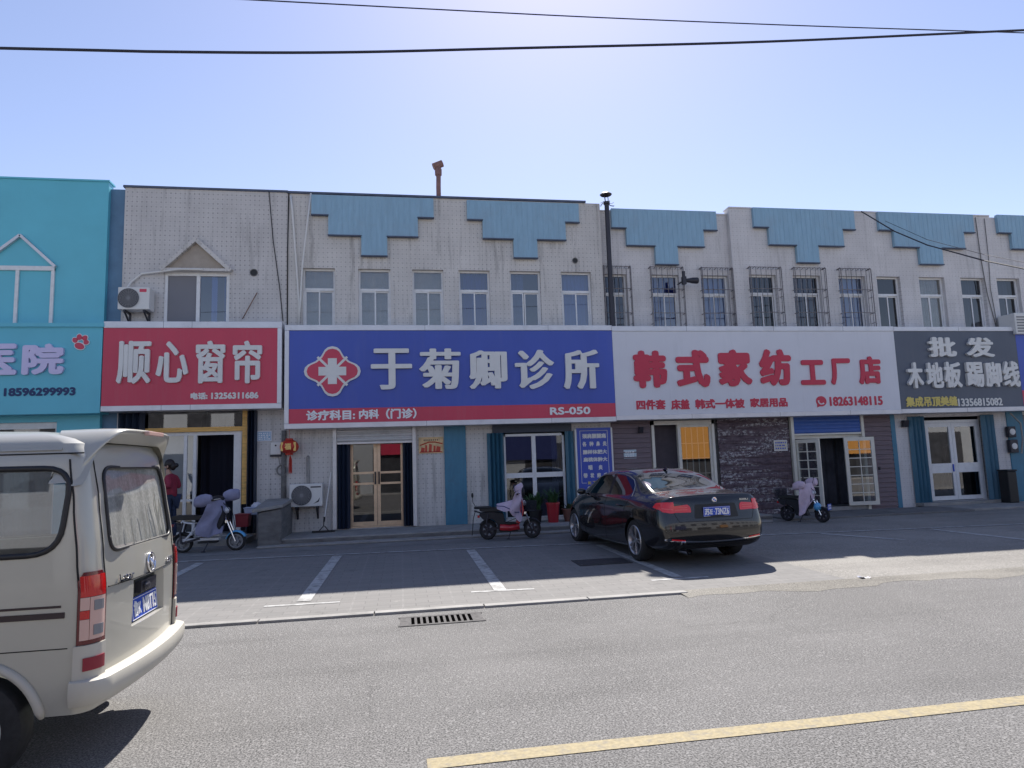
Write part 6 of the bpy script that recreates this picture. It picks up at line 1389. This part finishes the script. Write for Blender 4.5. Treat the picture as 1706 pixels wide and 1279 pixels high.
both(lambda s: strip('reflector', [[(s * .52, .385), (s * .72, .405), (s * .72, .425), (s * .52, .405)]], K.car_lamp, .008))
arc_ = [(-.80 + 1.6 * i / 20) for i in range(21)]
strip('bumper_trim', [[(x, .355 + .075 * abs(x) ** 2.2) for x in arc_] + [(x, .372 + .085 * abs(x) ** 2.2) for x in reversed(arc_)]], K.chrome, .006)
strip('lower_diffuser', [[(-.62, .22), (.62, .22), (.66, .33), (-.66, .33)]], K.seal, .004)
strip('plate_recess', [round_poly([(-.36, .70), (.36, .70), (.33, .90), (-.33, .90)], .02, 3)], mat('deep_black_paint', (.006, .006, .006), .35), .003)
lid = [(-.63, .70), (-.655, .76), (-.655, .97)]
mb = MB()
def gapline(pts, o, d, frame, r=.0035):
    P = []
    for a, b in pts:
        q = Vector(o) + Vector(frame) * a + Vector((0, 0, b)); loc, nor, _, _ = bvh.ray_cast(q, Vector(d))
        if loc: P.append(loc)
    if len(P) > 1: mb.tube(P, r, 5)
fine = lambda A, B, n=16: [(A[0] + (B[0] - A[0]) * i / n, A[1] + (B[1] - A[1]) * i / n) for i in range(n + 1)]
for s in (1, -1): gapline(fine((s * .652, .97), (s * .652, .79)) + fine((s * .652, .78), (s * .60, .66)), (0, -1, 0), (0, 1, 0), (1, 0, 0))
gapline(fine((-.60, .66), (.60, .66)), (0, -1, 0), (0, 1, 0), (1, 0, 0))
for s in (1, -1):
    sd = dict(o=(s * 2, 0, 0), d=(-s, 0, 0), frame=(0, 1, 0))
    gapline(fine((2.225, .94), (2.225, .24)), **sd); gapline(fine((1.245, .98), (1.40, .72)) + fine((1.405, .71), (1.46, .50)), **sd); gapline(fine((3.30, .93), (3.22, .24)), **sd); gapline(fine((1.48, .245), (3.22, .245)), **sd)
build_each(mb, 'panel_gap', K.gap, car, local=True)
both(lambda s: [(lambda m_: (m_.tube([(s * (.905), y, .845 - .0 * y) for y in (1.46, 1.5, 1.62, 1.66)], [.008, .014, .014, .008], 8), m_.tube([(s * .905, y, .84) for y in (2.38, 2.42, 2.54, 2.58)], [.008, .014, .014, .008], 8), build_each(m_, 'door_handle', K.carpaint, car, local=True, smooth=True)))(MB())])
def bright_line(s):
    mb = MB(); P = []
    for y, z in ((1.235, .99), (1.26, 1.07), (1.30, 1.16), (1.42, 1.245), (1.62, 1.30), (1.85, 1.332), (2.2, 1.345), (2.6, 1.335), (2.85, 1.295), (3.0, 1.245)):
        loc, nor, _, _ = bvh.ray_cast(Vector((s * 2, y, z)), Vector((-s, 0, 0)))
        if loc: P.append(loc)
    mb.tube(P, .007, 6); mb.build('window_trim', K.alloy, car, local=True, smooth=True)
both(bright_line)
for s in (1, -1):
    mb = MB(); mb.ball((s * .97, 3.10, 1.02), (.085, .06, .06), 14); mb.tube([(s * .83, 3.08, .97), (s * .92, 3.09, .99)], .02, 8); mb.build('mirror', K.carpaint, car, local=True, smooth=True)
for wy in (1.03, 3.84):
    for s in (-1, 1):
        o = wheel(car, (0, 0, 0), .325, .215, .228, -1, 'spoke', 5); 
        for q in [o] + list(o.children):                                                # axle along x
            q.data.transform(Matrix.Translation((s * .775, wy, .325)) @ Matrix.Rotation(RAD(90 if s > 0 else -90), 4, 'Z'))
        mb = MB(); mb.lathe([(.001, s * .60), (.358, s * .60), (.358, s * .80)], (0, wy, .325), 'x', 40, a0=RAD(-10), a1=RAD(190)); mb.build('wheel_arch', K.black, car, local=True)
def car_plate():
    loc, nor, _, _ = bvh.ray_cast(Vector((0, -1, .79)), Vector((0, 1, 0))); y = loc.y - .006; mb = MB(); mb.box(-.22, .22, y - .008, y, .72, .86); p = mb.build('number_plate', K.plate_blue, car, local=True, bevel=.003)
    mb = MB(); lettering(mb, '苏E', -.20, -.07, .742, .838, y - .0085, .002, (.003, .003), n=6); lettering(mb, '73NZ6', -.03, .20, .742, .838, y - .0085, .002, (.003, .003), n=6); lettering(mb, '·', -.052, -.04, .784, .796, y - .0085, .002, n=6)
    mb.build('plate_character', K.white, p, local=True, fix=False)
    mb = MB()
    for a, b, c, d in ((-.212, .212, .726, .729), (-.212, .212, .851, .854), (-.215, -.212, .726, .854), (.212, .215, .726, .854)): mb.box(a, b, y - .0095, y - .0083, c, d)
    mb.build('plate_border', K.white, p, local=True)
    loc, nor, _, _ = bvh.ray_cast(Vector((0, -1, .955)), Vector((0, 1, 0))); y = loc.y; mb = MB(); mb.lathe([(.001, y - .012), (.036, y - .010), (.041, y - .004), (.041, y + .01)], (0, 0, .955), 'y', 24, 0)
    for k in range(2): mb.lathe([(.001, y - .0135), (.024, y - .0125)], (0, 0, .955), 'y', 8, 1, a0=k * math.pi, a1=k * math.pi + math.pi / 2)
    for k in range(2): mb.lathe([(.001, y - .0135), (.024, y - .0125)], (0, 0, .955), 'y', 8, 2, a0=math.pi / 2 + k * math.pi, a1=math.pi + k * math.pi)
    mb.build('round_badge', [K.chrome, K.white, K.plate_blue], car, local=True, fix=False)
    loc, nor, _, _ = bvh.ray_cast(Vector((.5, -1, .945)), Vector((0, 1, 0))); mb = MB(); lettering(mb, '320Li', .42, .58, .932, .958, loc.y - .003, .004, (.002, .001), n=4); mb.v = [(x, y + (x - .5) * .12, z) for x, y, z in mb.v]; mb.build('badge_letter', K.chrome, car, local=True, fix=False)
car_plate()
mb = MB(); mb.lathe([(.036, .02), (.042, .0), (.042, .25), (.036, .02), (.034, .2)], (-.50, 0, .235), 'y', 20); mb.build('exhaust_pipe', K.chrome, car, local=True, smooth='auto')
mb = MB(); mb.add([(-.03, 1.62, 1.395), (.03, 1.62, 1.395), (.012, 1.50, 1.385), (-.012, 1.50, 1.385), (0, 1.50, 1.445), (0, 1.53, 1.45)], [(0, 1, 5), (1, 2, 4, 5), (2, 3, 4), (3, 0, 5, 4)]); mb.build('roof_antenna', K.carpaint, car, local=True, bevel=.006)
mb = MB(); mb.box(-.6, .6, .9, 1.5, .35, .9); mb.box(-.62, -.1, 1.6, 1.75, .4, 1.25); mb.box(.1, .62, 1.6, 1.75, .4, 1.25); mb.box(-.62, -.1, 2.5, 2.65, .4, 1.25); mb.box(.1, .62, 2.5, 2.65, .4, 1.25); mb.box(-.7, .7, 3.3, 3.6, .4, .95); mb.build('seat', K.inside_dark, car, local=True, bevel=.05)
# stand it in its bay: rear left tyre and front left tyre are read off the photo
ra, rb = Vector(at_ground(1073, 934)), Vector(at_ground(975, 905)); hd = math.atan2(-(rb.x - ra.x), rb.y - ra.y) - RAD(2.2)
car.rotation_euler = (0.0, 0, hd); off = Matrix.Rotation(hd, 3, 'Z') @ Vector((-.86, 1.03, 0)); car.location = (ra.x - off.x - .12, ra.y - off.y, slope(ra.y) + .002)
# ------------------------------------------------------------------ electric scooters
K.cloth_lilac = mat('lilac_grey_apron_cloth', (.25, .25, .36), .8, noise=.15, nscale=6, bump=1.0, bscale=9); K.cloth_pink = mat('pale_pink_apron_cloth', (.58, .46, .545), .8, noise=.12, nscale=6, bump=1.0, bscale=9)
K.red_body = mat('red_scooter_plastic', (.48, .02, .03), .25, coat=.4); K.white_body = mat('white_scooter_plastic', (.66, .67, .70), .3, coat=.4); K.dark_body = mat('dark_scooter_plastic', (.012, .012, .016), .55); K.sky_body = mat('sky_blue_scooter_plastic', (.10, .38, .66), .3, coat=.4)
def cloth(name, parent, rows, m, seed=0, amp=.012, thick=.006):
    """draped sheet through given rows of points, with irregular folds"""
    rnd = random.Random(seed); ph = [rnd.uniform(0, 6.28) for _ in range(6)]; R2 = []
    fine = []
    for r in rows:
        P = [Vector(p) for p in r]; out = []
        for i in range(len(P) - 1):
            for k in range(4): out.append(P[i].lerp(P[i + 1], k / 4))
        out.append(P[-1]); fine.append(out)
    for i in range(len(fine) - 1):
        for k in range(4): R2.append([a.lerp(b, k / 4) for a, b in zip(fine[i], fine[i + 1])])
    R2.append(fine[-1]); out = []
    for i, r in enumerate(R2):
        v = i / max(1, len(R2) - 1); out.append([(p.x + amp * v * math.sin(j * 1.15 + ph[0] + i * .3) + amp * .6 * math.sin(j * 2.7 + ph[1]), p.y + amp * math.sin(j * .8 + i * .7 + ph[2]), p.z + amp * .7 * math.sin(j * .9 + ph[3]) * v) for j, p in enumerate(r)])
    mb = MB(); mb.grid(out); o = mb.build(name, m, parent, local=True, smooth=True, solid=thick, sub=1); return o
def small_wheel(parent, x, r, w, rimm, spokes=6):
    mb = MB(); t = r * .28; mb.lathe([(r - t, -w * .42), (r - t * .4, -w / 2), (r, -w * .25), (r + .004, 0), (r, w * .25), (r - t * .4, w / 2), (r - t, w * .42), (r - t, -w * .42)], (x, 0, r), 'y', 32); wh = mb.build('wheel', K.tyre, parent, local=True, smooth='auto')
    mb = MB(); mb.lathe([(r - t + .004, -w * .44), (r - t - .02, -w * .46), (r - t - .03, 0), (r - t - .02, w * .46), (r - t + .004, w * .44)], (x, 0, r), 'y', 32); mb.lathe([(.001, -w * .6), (.06, -w * .55), (.07, 0), (.06, w * .55), (.001, w * .6)], (x, 0, r), 'y', 18)
    for k in range(spokes): a = k * 2 * math.pi / spokes + .3; mb.bar((x + .05 * math.cos(a), 0, r + .05 * math.sin(a)), (x + (r - t - .01) * math.cos(a), 0, r + (r - t - .01) * math.sin(a)), .022, w * .7)
    mb.build('rim', rimm, wh, local=True, smooth='auto'); return wh
def fender(parent, x, r, w, a0, a1, m):
    mb = MB(); rows = []
    for i in range(13):
        a = RAD(a0 + (a1 - a0) * i / 12); rows.append([(x + (r + .03 - .03 * abs(k / 2) ** 2) * math.cos(a), k / 2 * w * .62, r + (r + .03 - .03 * abs(k / 2) ** 2) * math.sin(a)) for k in (-2, -1, 0, 1, 2)])
    mb.grid(rows); return mb.build('fender', m, parent, local=True, smooth=True, solid=.006)
def scooter(label, c, ang, bodym, rimm, trim, wb=1.2, r=.215, group='electric scooters parked by the shops', tube=False, basket=False, box=False, mirror=True, fendm=None, seat_z=.66):
    t = thing('electric_scooter', label, 'scooter', c, ang, group); rx, fx = -wb / 2, wb / 2
    small_wheel(t, rx, r, .085, rimm); small_wheel(t, fx, r, .08, rimm); fender(t, fx, r, .11, 25, 165, fendm or bodym); fender(t, rx, r, .11, 20, 150, K.black)
    mb = MB()                                                       # floor, seat box and frame
    if tube:
        mb.bar((rx + .30, 0, .33), (fx - .30, 0, .33), .20, .06); mb.bar((rx - .02, .0, .25), (fx - .32, 0, .25), .16, .05); mb.tube([(rx + .18, -.09, .34), (rx + .24, -.09, .56), (rx - .02, -.09, .60)], .022, 8); mb.tube([(rx + .18, .09, .34), (rx + .24, .09, .56), (rx - .02, .09, .60)], .022, 8); mb.tube([(rx, -.07, r), (rx + .2, -.08, .40), (rx + .3, -.08, .52)], .022, 8); mb.tube([(rx, .07, r), (rx + .2, .08, .40), (rx + .3, .08, .52)], .022, 8)
    else:
        prof = [(rx - .10, .44), (rx - .22, .56), (rx - .18, .62), (rx + .10, .63), (rx + .40, .60), (rx + .44, .38), (fx - .42, .33), (fx - .36, .20), (rx + .28, .17), (rx + .22, .38), (rx + .10, .47)]
        mb.prism(round_poly(prof, .05, 4), -.10, .10)
    mb.build('frame', bodym, t, local=True, bevel=.012, smooth='auto')
    mb = MB()
    for y in (-.105, .105):
        mb.tube([(rx, y, r), (rx - .03, y * .95, .40), (rx + .02, y * .9, .60)], .021, 8); mb.bar((rx, y * .8, r), (rx + .34, y * .7, .27), .022, .045)
    mb.build('rear_suspension', K.dark_metal, t, local=True)
    mb = MB(); mb.tube([(fx - .30, -.04, 1.0), (fx - .12, -.07, .82), (fx - .14, -.06, .55), (rx + .4, -.08, .36)], .008, 5); mb.tube([(fx - .31, .05, 1.0), (fx - .10, .05, .78), (fx - .02, .06, .35)], .007, 5); mb.build('brake_cable', K.black, t, local=True)
    mb = MB(); mb.box(rx + .42, fx - .34, -.15, .15, .345, .375); mb.box(rx + .30, fx - .36, -.10, .10, .17, .2); mb.build('footboard', K.black, t, local=True, bevel=.01)
    mb = MB(); prof = [(rx - .22, seat_z + .02), (rx - .16, seat_z + .075), (rx + .10, seat_z + .07), (rx + .30, seat_z + .055), (rx + .50, seat_z + .06), (rx + .54, seat_z + .02), (rx + .46, seat_z - .03), (rx - .16, seat_z - .02)]
    mb.prism(round_poly(prof, .03, 3), -.12, .12); mb.build('seat', K.black, t, local=True, bevel=.02, smooth='auto')
    mb = MB(); mb.prism(round_poly([(fx - .42, .36), (fx - .32, .34), (fx - .20, .62), (fx - .24, .90), (fx - .31, .90), (fx - .30, .62)], .03, 3), -.15, .15); mb.build('leg_shield', trim, t, local=True, bevel=.02, smooth='auto')
    hx, hz = fx - .29, 1.0
    mb = MB(); mb.tube([(fx - .20, 0, .55), (hx, 0, hz)], .026, 8)
    for y in (-.075, .075): mb.tube([(fx, y, r), (fx - .16, y, .58)], .019, 8)
    mb.bar((fx - .17, -.09, .58), (fx - .17, .09, .58), .05, .05); mb.tube([(hx - .06, -.34, hz + .02), (hx, -.14, hz + .03), (hx, .14, hz + .03), (hx - .06, .34, hz + .02)], .015, 8); mb.build('fork', K.chrome, t, local=True)
    mb = MB()
    for y in (-1, 1): mb.tube([(hx - .04, y * .22, hz + .025), (hx - .075, y * .36, hz + .018)], .021, 8)
    mb.build('grip', K.black, t, local=True)
    mb = MB(); mb.ball((fx - .19, 0, .80), (.06, .075, .065), 12); hl = mb.build('headlight', K.white_body, t, local=True, smooth=True)
    mb = MB(); mb.tube([(rx - .02, -.09, .56), (rx - .34, -.09, .66), (rx - .34, .09, .66), (rx - .02, .09, .56)], .013, 6); mb.tube([(rx - .16, -.09, .61), (rx - .16, .09, .61)], .01, 6); mb.build('rear_rack', K.dark_metal, t, local=True)
    mb = MB(); mb.box(rx - .26, rx - .20, -.06, .06, .50, .56); mb.build('tail_light', K.lamp_red, t, local=True, bevel=.01)
    mb = MB(); mb.tube([(.02, -.10, .22), (-.05, -.20, .03)], .012, 6); mb.tube([(-.02, -.20, .02), (-.10, -.20, .02)], .012, 6); mb.build('side_stand', K.dark_metal, t, local=True)
    if mirror:
        for y in (-1, 1):
            mb = MB(); mb.tube([(hx - .01, y * .2, hz + .03), (hx + .01, y * .27, hz + .16), (hx - .01, y * .32, hz + .21)], .007, 6); mb.ball((hx - .01, y * .34, hz + .23), (.015, .055, .04), 10); mb.build('mirror', K.black, t, local=True)
    if basket:
        bx0, bx1, bz0, bz1 = basket; mb = MB()
        for k in range(7):
            z = bz0 + (bz1 - bz0) * k / 6; e = .03 * (1 - k / 6); mb.tube([(bx0 + e, -.15 + e, z), (bx1 - e, -.15 + e, z), (bx1 - e, .15 - e, z), (bx0 + e, .15 - e, z), (bx0 + e, -.15 + e, z)], .006, 4)
        for k in range(8):
            x = bx0 + (bx1 - bx0) * k / 7
            for y in (-1, 1): mb.tube([(x, y * .15, bz1), (x * .9 + .1 * (bx0 + bx1) / 2, y * .12, bz0)], .005, 4)
        for k in range(6):
            y = -.12 + .24 * k / 5
            for x, xx in ((bx0, bx0 + .03), (bx1, bx1 - .03)): mb.tube([(x, y * 1.2, bz1), (xx, y, bz0)], .005, 4)
        mb.box(bx0 + .04, bx1 - .04, -.115, .115, bz0 - .004, bz0 + .006); mb.build('basket', K.dark_metal, t, local=True)
    return t, rx, fx, hx, hz
def hand_cover(parent, m, x, y, z, s=1):
    mb = MB(); rnd = random.Random(int(abs(x * 100 + z * 10))); rows = []
    for i in range(10):                                                        # a slack padded mitt, drooping at its open end
        u = i / 9; r = .085 * s * (.35 + .75 * math.sin(math.pi * (.18 + .62 * u))); rows.append([(x - .14 * s + .27 * s * u + rnd.uniform(-.008, .008), y + r * .8 * math.cos(a) + rnd.uniform(-.009, .009), z - .05 * (1 - u) ** 2 + r * 1.1 * math.sin(a) + rnd.uniform(-.009, .009)) for a in [2 * math.pi * k / 14 for k in range(14)]])
    mb.grid(rows, closed=True); mb.f += [tuple(reversed(range(14))), tuple(range(len(mb.v) - 14, len(mb.v)))]; mb.m += [0, 0]; return mb.build('hand_cover', m, parent, local=True, smooth=True, sub=1)
def place(pr, pf, lift=.07):
    a, b = Vector(at_ground(*pr)), Vector(at_ground(*pf)); c = (a + b) / 2; return (c.x, c.y, slope(c.y) + .006), math.atan2(b.y - a.y, b.x - a.x), (b - a).length
# 1: silver and white, lilac apron, facing right beside the van
c, a, L = place((305, 921), (393.5, 917)); c = (c[0], c[1], c[2])
s, rx, fx, hx, hz = scooter('white framed electric scooter with blue front fender under a lilac grey apron', c, a, K.white_body, K.grille_grey, K.dark_body, wb=L, tube=True, fendm=K.sky_body, mirror=False, r=.185)
ap = cloth('apron', s, [[(hx - .16, -.36, hz - .02), (hx - .02, -.2, hz + .03), (hx + .03, 0, hz + .05), (hx - .02, .2, hz + .03), (hx - .16, .36, hz - .02)], [(hx - .22, -.37, hz - .22), (hx + .02, -.24, hz - .2), (hx + .1, 0, hz - .2), (hx + .02, .24, hz - .2), (hx - .22, .37, hz - .22)],
    [(hx - .36, -.38, hz - .45), (hx - .10, -.28, hz - .42), (hx + .05, 0, hz - .40), (hx - .10, .28, hz - .42), (hx - .36, .38, hz - .45)], [(hx - .34, -.36, hz - .62), (hx - .14, -.29, hz - .74), (hx + .06, -.16, hz - .60), (hx - .1, .28, hz - .66), (hx - .30, .36, hz - .58)]], K.cloth_lilac, 3, .03)
hand_cover(s, K.cloth_lilac, hx - .26, -.30, hz + .03, 1.25); hand_cover(s, K.cloth_lilac, hx + .10, .30, hz + .10, 1.25)
mb = MB(); mb.ball((hx - .08, 0, hz + .03), (.13, .16, .07), 12); mb.build('hood_lining', K.black, s, local=True, smooth=True)
# 2: red, pale pink cover, facing right before the clinic window
c, a, L = place((817, 899), (884, 896.5)); L = 1.12
s, rx, fx, hx, hz = scooter('red and black electric scooter with a pale pink hooded cover before the clinic window', c, a, K.dark_body, K.dark_metal, K.red_body, wb=L, basket=(L / 2 - .18, L / 2 + .12, .62, .84), mirror=False, r=.215); s.scale = (.82, .85, .90)
mb = MB(); mb.tube([(rx + .30, -.14, .28), (0, -.145, .26), (fx - .33, -.14, .28)], .07, 10); mb.tube([(rx + .30, .14, .28), (0, .145, .26), (fx - .33, .14, .28)], .07, 10); build_each(mb, 'side_fairing', K.red_body, s, local=True, smooth=True)
mb = MB(); mb.box(rx - .34, rx + .10, -.13, .13, .70, .755); mb.build('rear_case', K.black, s, local=True, bevel=.025)
mb = MB(); mb.tube([(rx - .30, -.15, .77), (rx - .36, -.17, .86), (rx - .37, -.17, .96)], .008, 6); mb.ball((rx - .37, -.17, 1.02), (.03, .02, .06), 10); mb.tube([(rx - .30, -.14, .68), (rx - .36, -.14, .5), (rx - .40, -.15, .12)], .012, 6); mb.build('stalk_mirror', K.black, s, local=True)
cloth('hooded_cover', s, [[(hx - .10, -.30, hz + .06), (hx + .02, -.14, hz + .12), (hx + .05, 0, hz + .13), (hx + .02, .14, hz + .12), (hx - .08, .30, hz + .06)], [(hx - .18, -.33, hz - .14), (hx + .03, -.2, hz - .12), (hx + .07, 0, hz - .1), (hx + .03, .2, hz - .12), (hx - .16, .33, hz - .14)], [(hx - .28, -.34, hz - .36), (hx - .04, -.24, hz - .38), (hx + .05, 0, hz - .36), (hx - .04, .24, hz - .36), (hx - .24, .34, hz - .34)], [(hx - .22, -.33, hz - .46), (hx - .02, -.25, hz - .62), (hx + .03, -.12, hz - .50), (hx - .06, .22, hz - .5), (hx - .24, .32, hz - .44)]], K.cloth_pink, 5, .026)
cloth('cover_flap', s, [[(hx - .60, -.18, .70), (hx - .60, 0, .80), (hx - .60, .18, .78)], [(hx - .40, -.26, .62), (hx - .42, 0, .84), (hx - .42, .22, .77)], [(hx - .18, -.33, .66), (hx - .16, 0, .9), (hx - .18, .3, .84)]], K.cloth_pink, 6, .014)
mb = MB(); rows = []
for i in range(9):                                                              # upright hood with its open side forwards
    u = i / 8; zc = hz + .06 + .17 * u; w = .10 * (math.sin(math.pi * (.22 + .70 * u)) ** .7); rows.append([(hx - .04 + .03 * u + w * 1.25 * math.cos(t_), w * math.sin(t_), zc + (.05 * max(0, math.cos(t_)) if u > .6 else 0)) for t_ in [2 * math.pi * k / 16 for k in range(16)]])
mb.grid(rows, closed=True); mb.f.append(tuple(range(len(mb.v) - 16, len(mb.v)))); mb.m.append(0); mb.build('hood', K.cloth_pink, s, local=True, smooth=True, sub=1)
mb = MB(); mb.tube([(hx - .14, -.06, hz + .22), (hx - .13, -.14, hz + .1), (hx - .05, -.20, hz - .02), (hx + .02, -.24, hz - .2), (hx + .02, -.255, hz - .45)], .009, 6); mb.tube([(hx - .62, -.185, .77), (hx - .42, -.265, .755), (hx - .2, -.335, .66)], .010, 6); mb.tube([(hx - .28, -.345, hz - .37), (hx - .04, -.25, hz - .39)], .01, 6); mb.build('piping', K.navy, s, local=True)
mb = MB(); mb.ball((hx + .08, 0, hz + .05), (.05, .15, .12), 12); mb.build('dark_lining', K.dark_body, s, local=True, smooth=True)
# 3: dark, pink cover, turned towards the street before the textile shop door
pa, pb = Vector(at_ground(1333, 872)), Vector(at_ground(1372, 870.5)); c = (pa.x * .5 + pb.x * .5 + .03, 14.2, slope(14.15) + .006)
s, rx, fx, hx, hz = scooter('dark electric scooter under a pink apron turned to the street beside the open white door', c, RAD(-57), K.dark_body, K.dark_metal, K.dark_body, wb=.98, basket=(-.78, -.52, .70, .90), fendm=K.dark_body, r=.2); s.scale = (.82, .82, .82)
cloth('apron', s, [[(hx - .12, -.42, hz + .02), (hx - .0, -.2, hz + .06), (hx + .04, 0, hz + .08), (hx - .0, .2, hz + .06), (hx - .12, .42, hz + .06)], [(hx - .1, -.46, hz - .20), (hx + .06, -.22, hz - .16), (hx + .10, 0, hz - .12), (hx + .06, .2, hz - .14), (hx - .12, .44, hz - .10)], [(hx - .12, -.46, hz - .55), (hx + .03, -.26, hz - .5), (hx + .10, -.08, hz - .28), (hx + .05, .2, hz - .34), (hx - .14, .34, hz - .24)], [(hx - .14, -.44, hz - .80), (hx - .02, -.30, hz - .74), (hx + .10, -.12, hz - .34), (hx + .06, .14, hz - .56), (hx - .1, .3, hz - .34)]], K.cloth_pink, 8, .032)
hand_cover(s, K.cloth_pink, hx - .14, -.34, hz + .02, 1.25); hand_cover(s, K.cloth_pink, hx - .1, .36, hz + .08, 1.3)
mb = MB(); mb.ball((fx - .10, -.03, .42), (.10, .13, .12), 14); mb.build('front_fairing', K.sky_body, s, local=True, smooth=True)
mb = MB(); mb.box(fx + .205, fx + .215, -.11, .11, .34, .50); n_ = mb.build('number_plate', K.plate_blue, s, local=True); mb = MB()
for z in (.365, .435): 
    for k in range(3): mb.box(fx + .2155, fx + .218, -.085 + k * .062, -.045 + k * .062, z, z + .045)
mb.build('plate_mark', K.white, n_, local=True)
# ------------------------------------------------------------------ person in the curtain shop doorway
def skin(name, V_, E_, R_, m, parent, sub=2):
    me = bpy.data.meshes.new(name); me.from_pydata(V_, E_, []); o = bpy.data.objects.new(name, me); link(o, parent); me.materials.append(m)
    md = o.modifiers.new('skin', 'SKIN'); md.use_smooth_shade = True; md.branch_smoothing = .6; md2 = o.modifiers.new('s', 'SUBSURF'); md2.levels = sub; md2.render_levels = sub
    for i, d in enumerate(me.skin_vertices[0].data): d.radius = R_[i] if isinstance(R_[i], tuple) else (R_[i], R_[i]); d.use_root = (i == 0)
    dg = bpy.context.evaluated_depsgraph_get(); dg.update(); nm = bpy.data.meshes.new_from_object(o.evaluated_get(dg)); o.modifiers.clear(); o.data = nm; nm.polygons.foreach_set('use_smooth', [True] * len(nm.polygons)); return o
K.skin = mat('skin', (.46, .27, .19), .5); K.maroon = mat('maroon_jacket_cloth', (.27, .022, .05), .75, noise=.15, nscale=8, bump=.2, bscale=30); K.jeans = mat('dark_blue_trousers', (.03, .045, .09), .8, noise=.15); K.hair = mat('black_brown_hair', (.015, .010, .009), .5, noise=.3, nscale=30)
pc = at(284, 800, 15.35); pr = thing('person', 'person in a maroon jacket with dark tied hair standing in the curtain shop doorway', 'person', (pc[0], 15.35, .215), RAD(172))
# facing local +x; pelvis root
Vb = [(0, 0, .90), (.01, 0, 1.10), (.0, 0, 1.32), (.02, 0, 1.43), (.045, 0, 1.50), (.06, 0, 1.58), (.05, 0, 1.66),      # spine, neck, head
      (0, .09, .86), (.02, .10, .48), (-.02, .10, .09), (.09, .115, .04), (0, -.09, .86), (-.02, -.10, .48), (-.05, -.10, .09), (.06, -.115, .04),
      (.0, .17, 1.36), (-.10, .25, 1.14), (.12, .22, 1.22), (.19, .17, 1.34), (.0, -.17, 1.36), (-.08, -.25, 1.13), (.13, -.20, 1.25), (.19, -.13, 1.36), (.125, 0, 1.57), (.10, 0, 1.525)]
Eb = [(0, 1), (1, 2), (2, 3), (3, 4), (4, 5), (5, 6), (0, 7), (7, 8), (8, 9), (9, 10), (0, 11), (11, 12), (12, 13), (13, 14), (2, 15), (15, 16), (16, 17), (17, 18), (2, 19), (19, 20), (20, 21), (21, 22), (5, 23), (4, 24)]
Rb = [(.13, .15), (.11, .13), (.10, .15), .055, .05, (.088, .075), (.07, .06), .085, .055, .04, .03, .085, .055, .04, .03, .06, .045, .036, .03, .06, .045, .036, .03, .014, .03]
body_ = skin('body', Vb, Eb, Rb, K.skin, pr)
mb = MB()
for s_ in (1, -1):
    o_ = Vector(Vb[18 if s_ > 0 else 22])
    for k in range(4): mb.tube([o_ + Vector((.0, s_ * (-.03 + k * .018), .0)), o_ + Vector((.03, s_ * (-.03 + k * .018) - s_ * .02, .045)), o_ + Vector((.02, s_ * (-.03 + k * .016) - s_ * .04, .07 - abs(k - 1.5) * .008))], [.010, .009, .007], 6)
    mb.tube([o_ + Vector((-.02, -s_ * .02, 0)), o_ + Vector((-.03, -s_ * .045, .03)), o_ + Vector((-.015, -s_ * .06, .05))], [.012, .010, .008], 6)
mb.build('finger', K.skin, pr, local=True, smooth=True)
sel = [0, 1, 2, 3, 15, 16, 17, 19, 20, 21]; mp = {v: i for i, v in enumerate(sel)}
skin('jacket', [Vb[i] if i != 0 else (0, 0, .86) for i in sel], [(mp[a], mp[b]) for a, b in Eb if a in mp and b in mp], [(.165, .19), (.145, .17), (.135, .185), .075, .088, .07, .052, .088, .07, .052], K.maroon, pr)
sel = [0, 7, 8, 9, 11, 12, 13]; mp = {v: i for i, v in enumerate(sel)}
skin('trousers', [Vb[i] for i in sel], [(mp[a], mp[b]) for a, b in Eb if a in mp and b in mp], [(.15, .17), .10, .075, .06, .10, .075, .06], K.jeans, pr)
mb = MB(); mb.ball((.025, 0, 1.635), (.105, .093, .105), 16); mb.ball((-.05, 0, 1.58), (.06, .07, .09), 12); mb.ball((-.115, 0, 1.60), (.05, .045, .05), 12); mb.build('hair', K.hair, pr, local=True, smooth=True)
mb = MB()
for s_ in (1, -1): mb.ball((.128, s_ * .032, 1.60), (.009, .011, .008), 8)
mb.build('eye', K.black, pr, local=True)
mb = MB()
for s_ in (1, -1): mb.ball((.03, s_ * .088, 1.575), (.02, .012, .03), 8)
mb.build('ear', K.skin, pr, local=True, smooth=True)
mb = MB()
for i in (10, 14): x, y, z = Vb[i]; mb.ball((x - .05, y, .045), (.13, .05, .05), 12)
mb.build('shoe', K.black, pr, local=True, smooth=True)

# ------------------------------------------------------------------ groups for the things that repeat
GROUPS = {'shop_building': 'row of two storey shop buildings', 'fascia_sign': 'shop signs along the row', 'air_conditioner': 'outdoor air conditioner units', 'potted_plant': 'potted plants under the clinic window', 'downpipe': 'white pipes on the clinic wall',
          'wall_cable': 'cables running down the walls', 'wall_vent': 'round vent holes in the upper wall', 'wall_lamp': 'small box wall lamps', 'electric_meter': 'electric meters at the right edge', 'overhead_cable': 'overhead cables across the sky',
          'service_cable': 'service cables at the upper right', 'wall_plaque': 'small plates on the walls', 'kerb_step': 'low steps at the right hand shops', 'storage_box': 'plastic boxes beside the steps'}
for o in list(SC.objects):
    if o.parent is None and 'label' in o and 'group' not in o:
        g = GROUPS.get(o.name.split('.')[0])
        if g: o['group'] = g
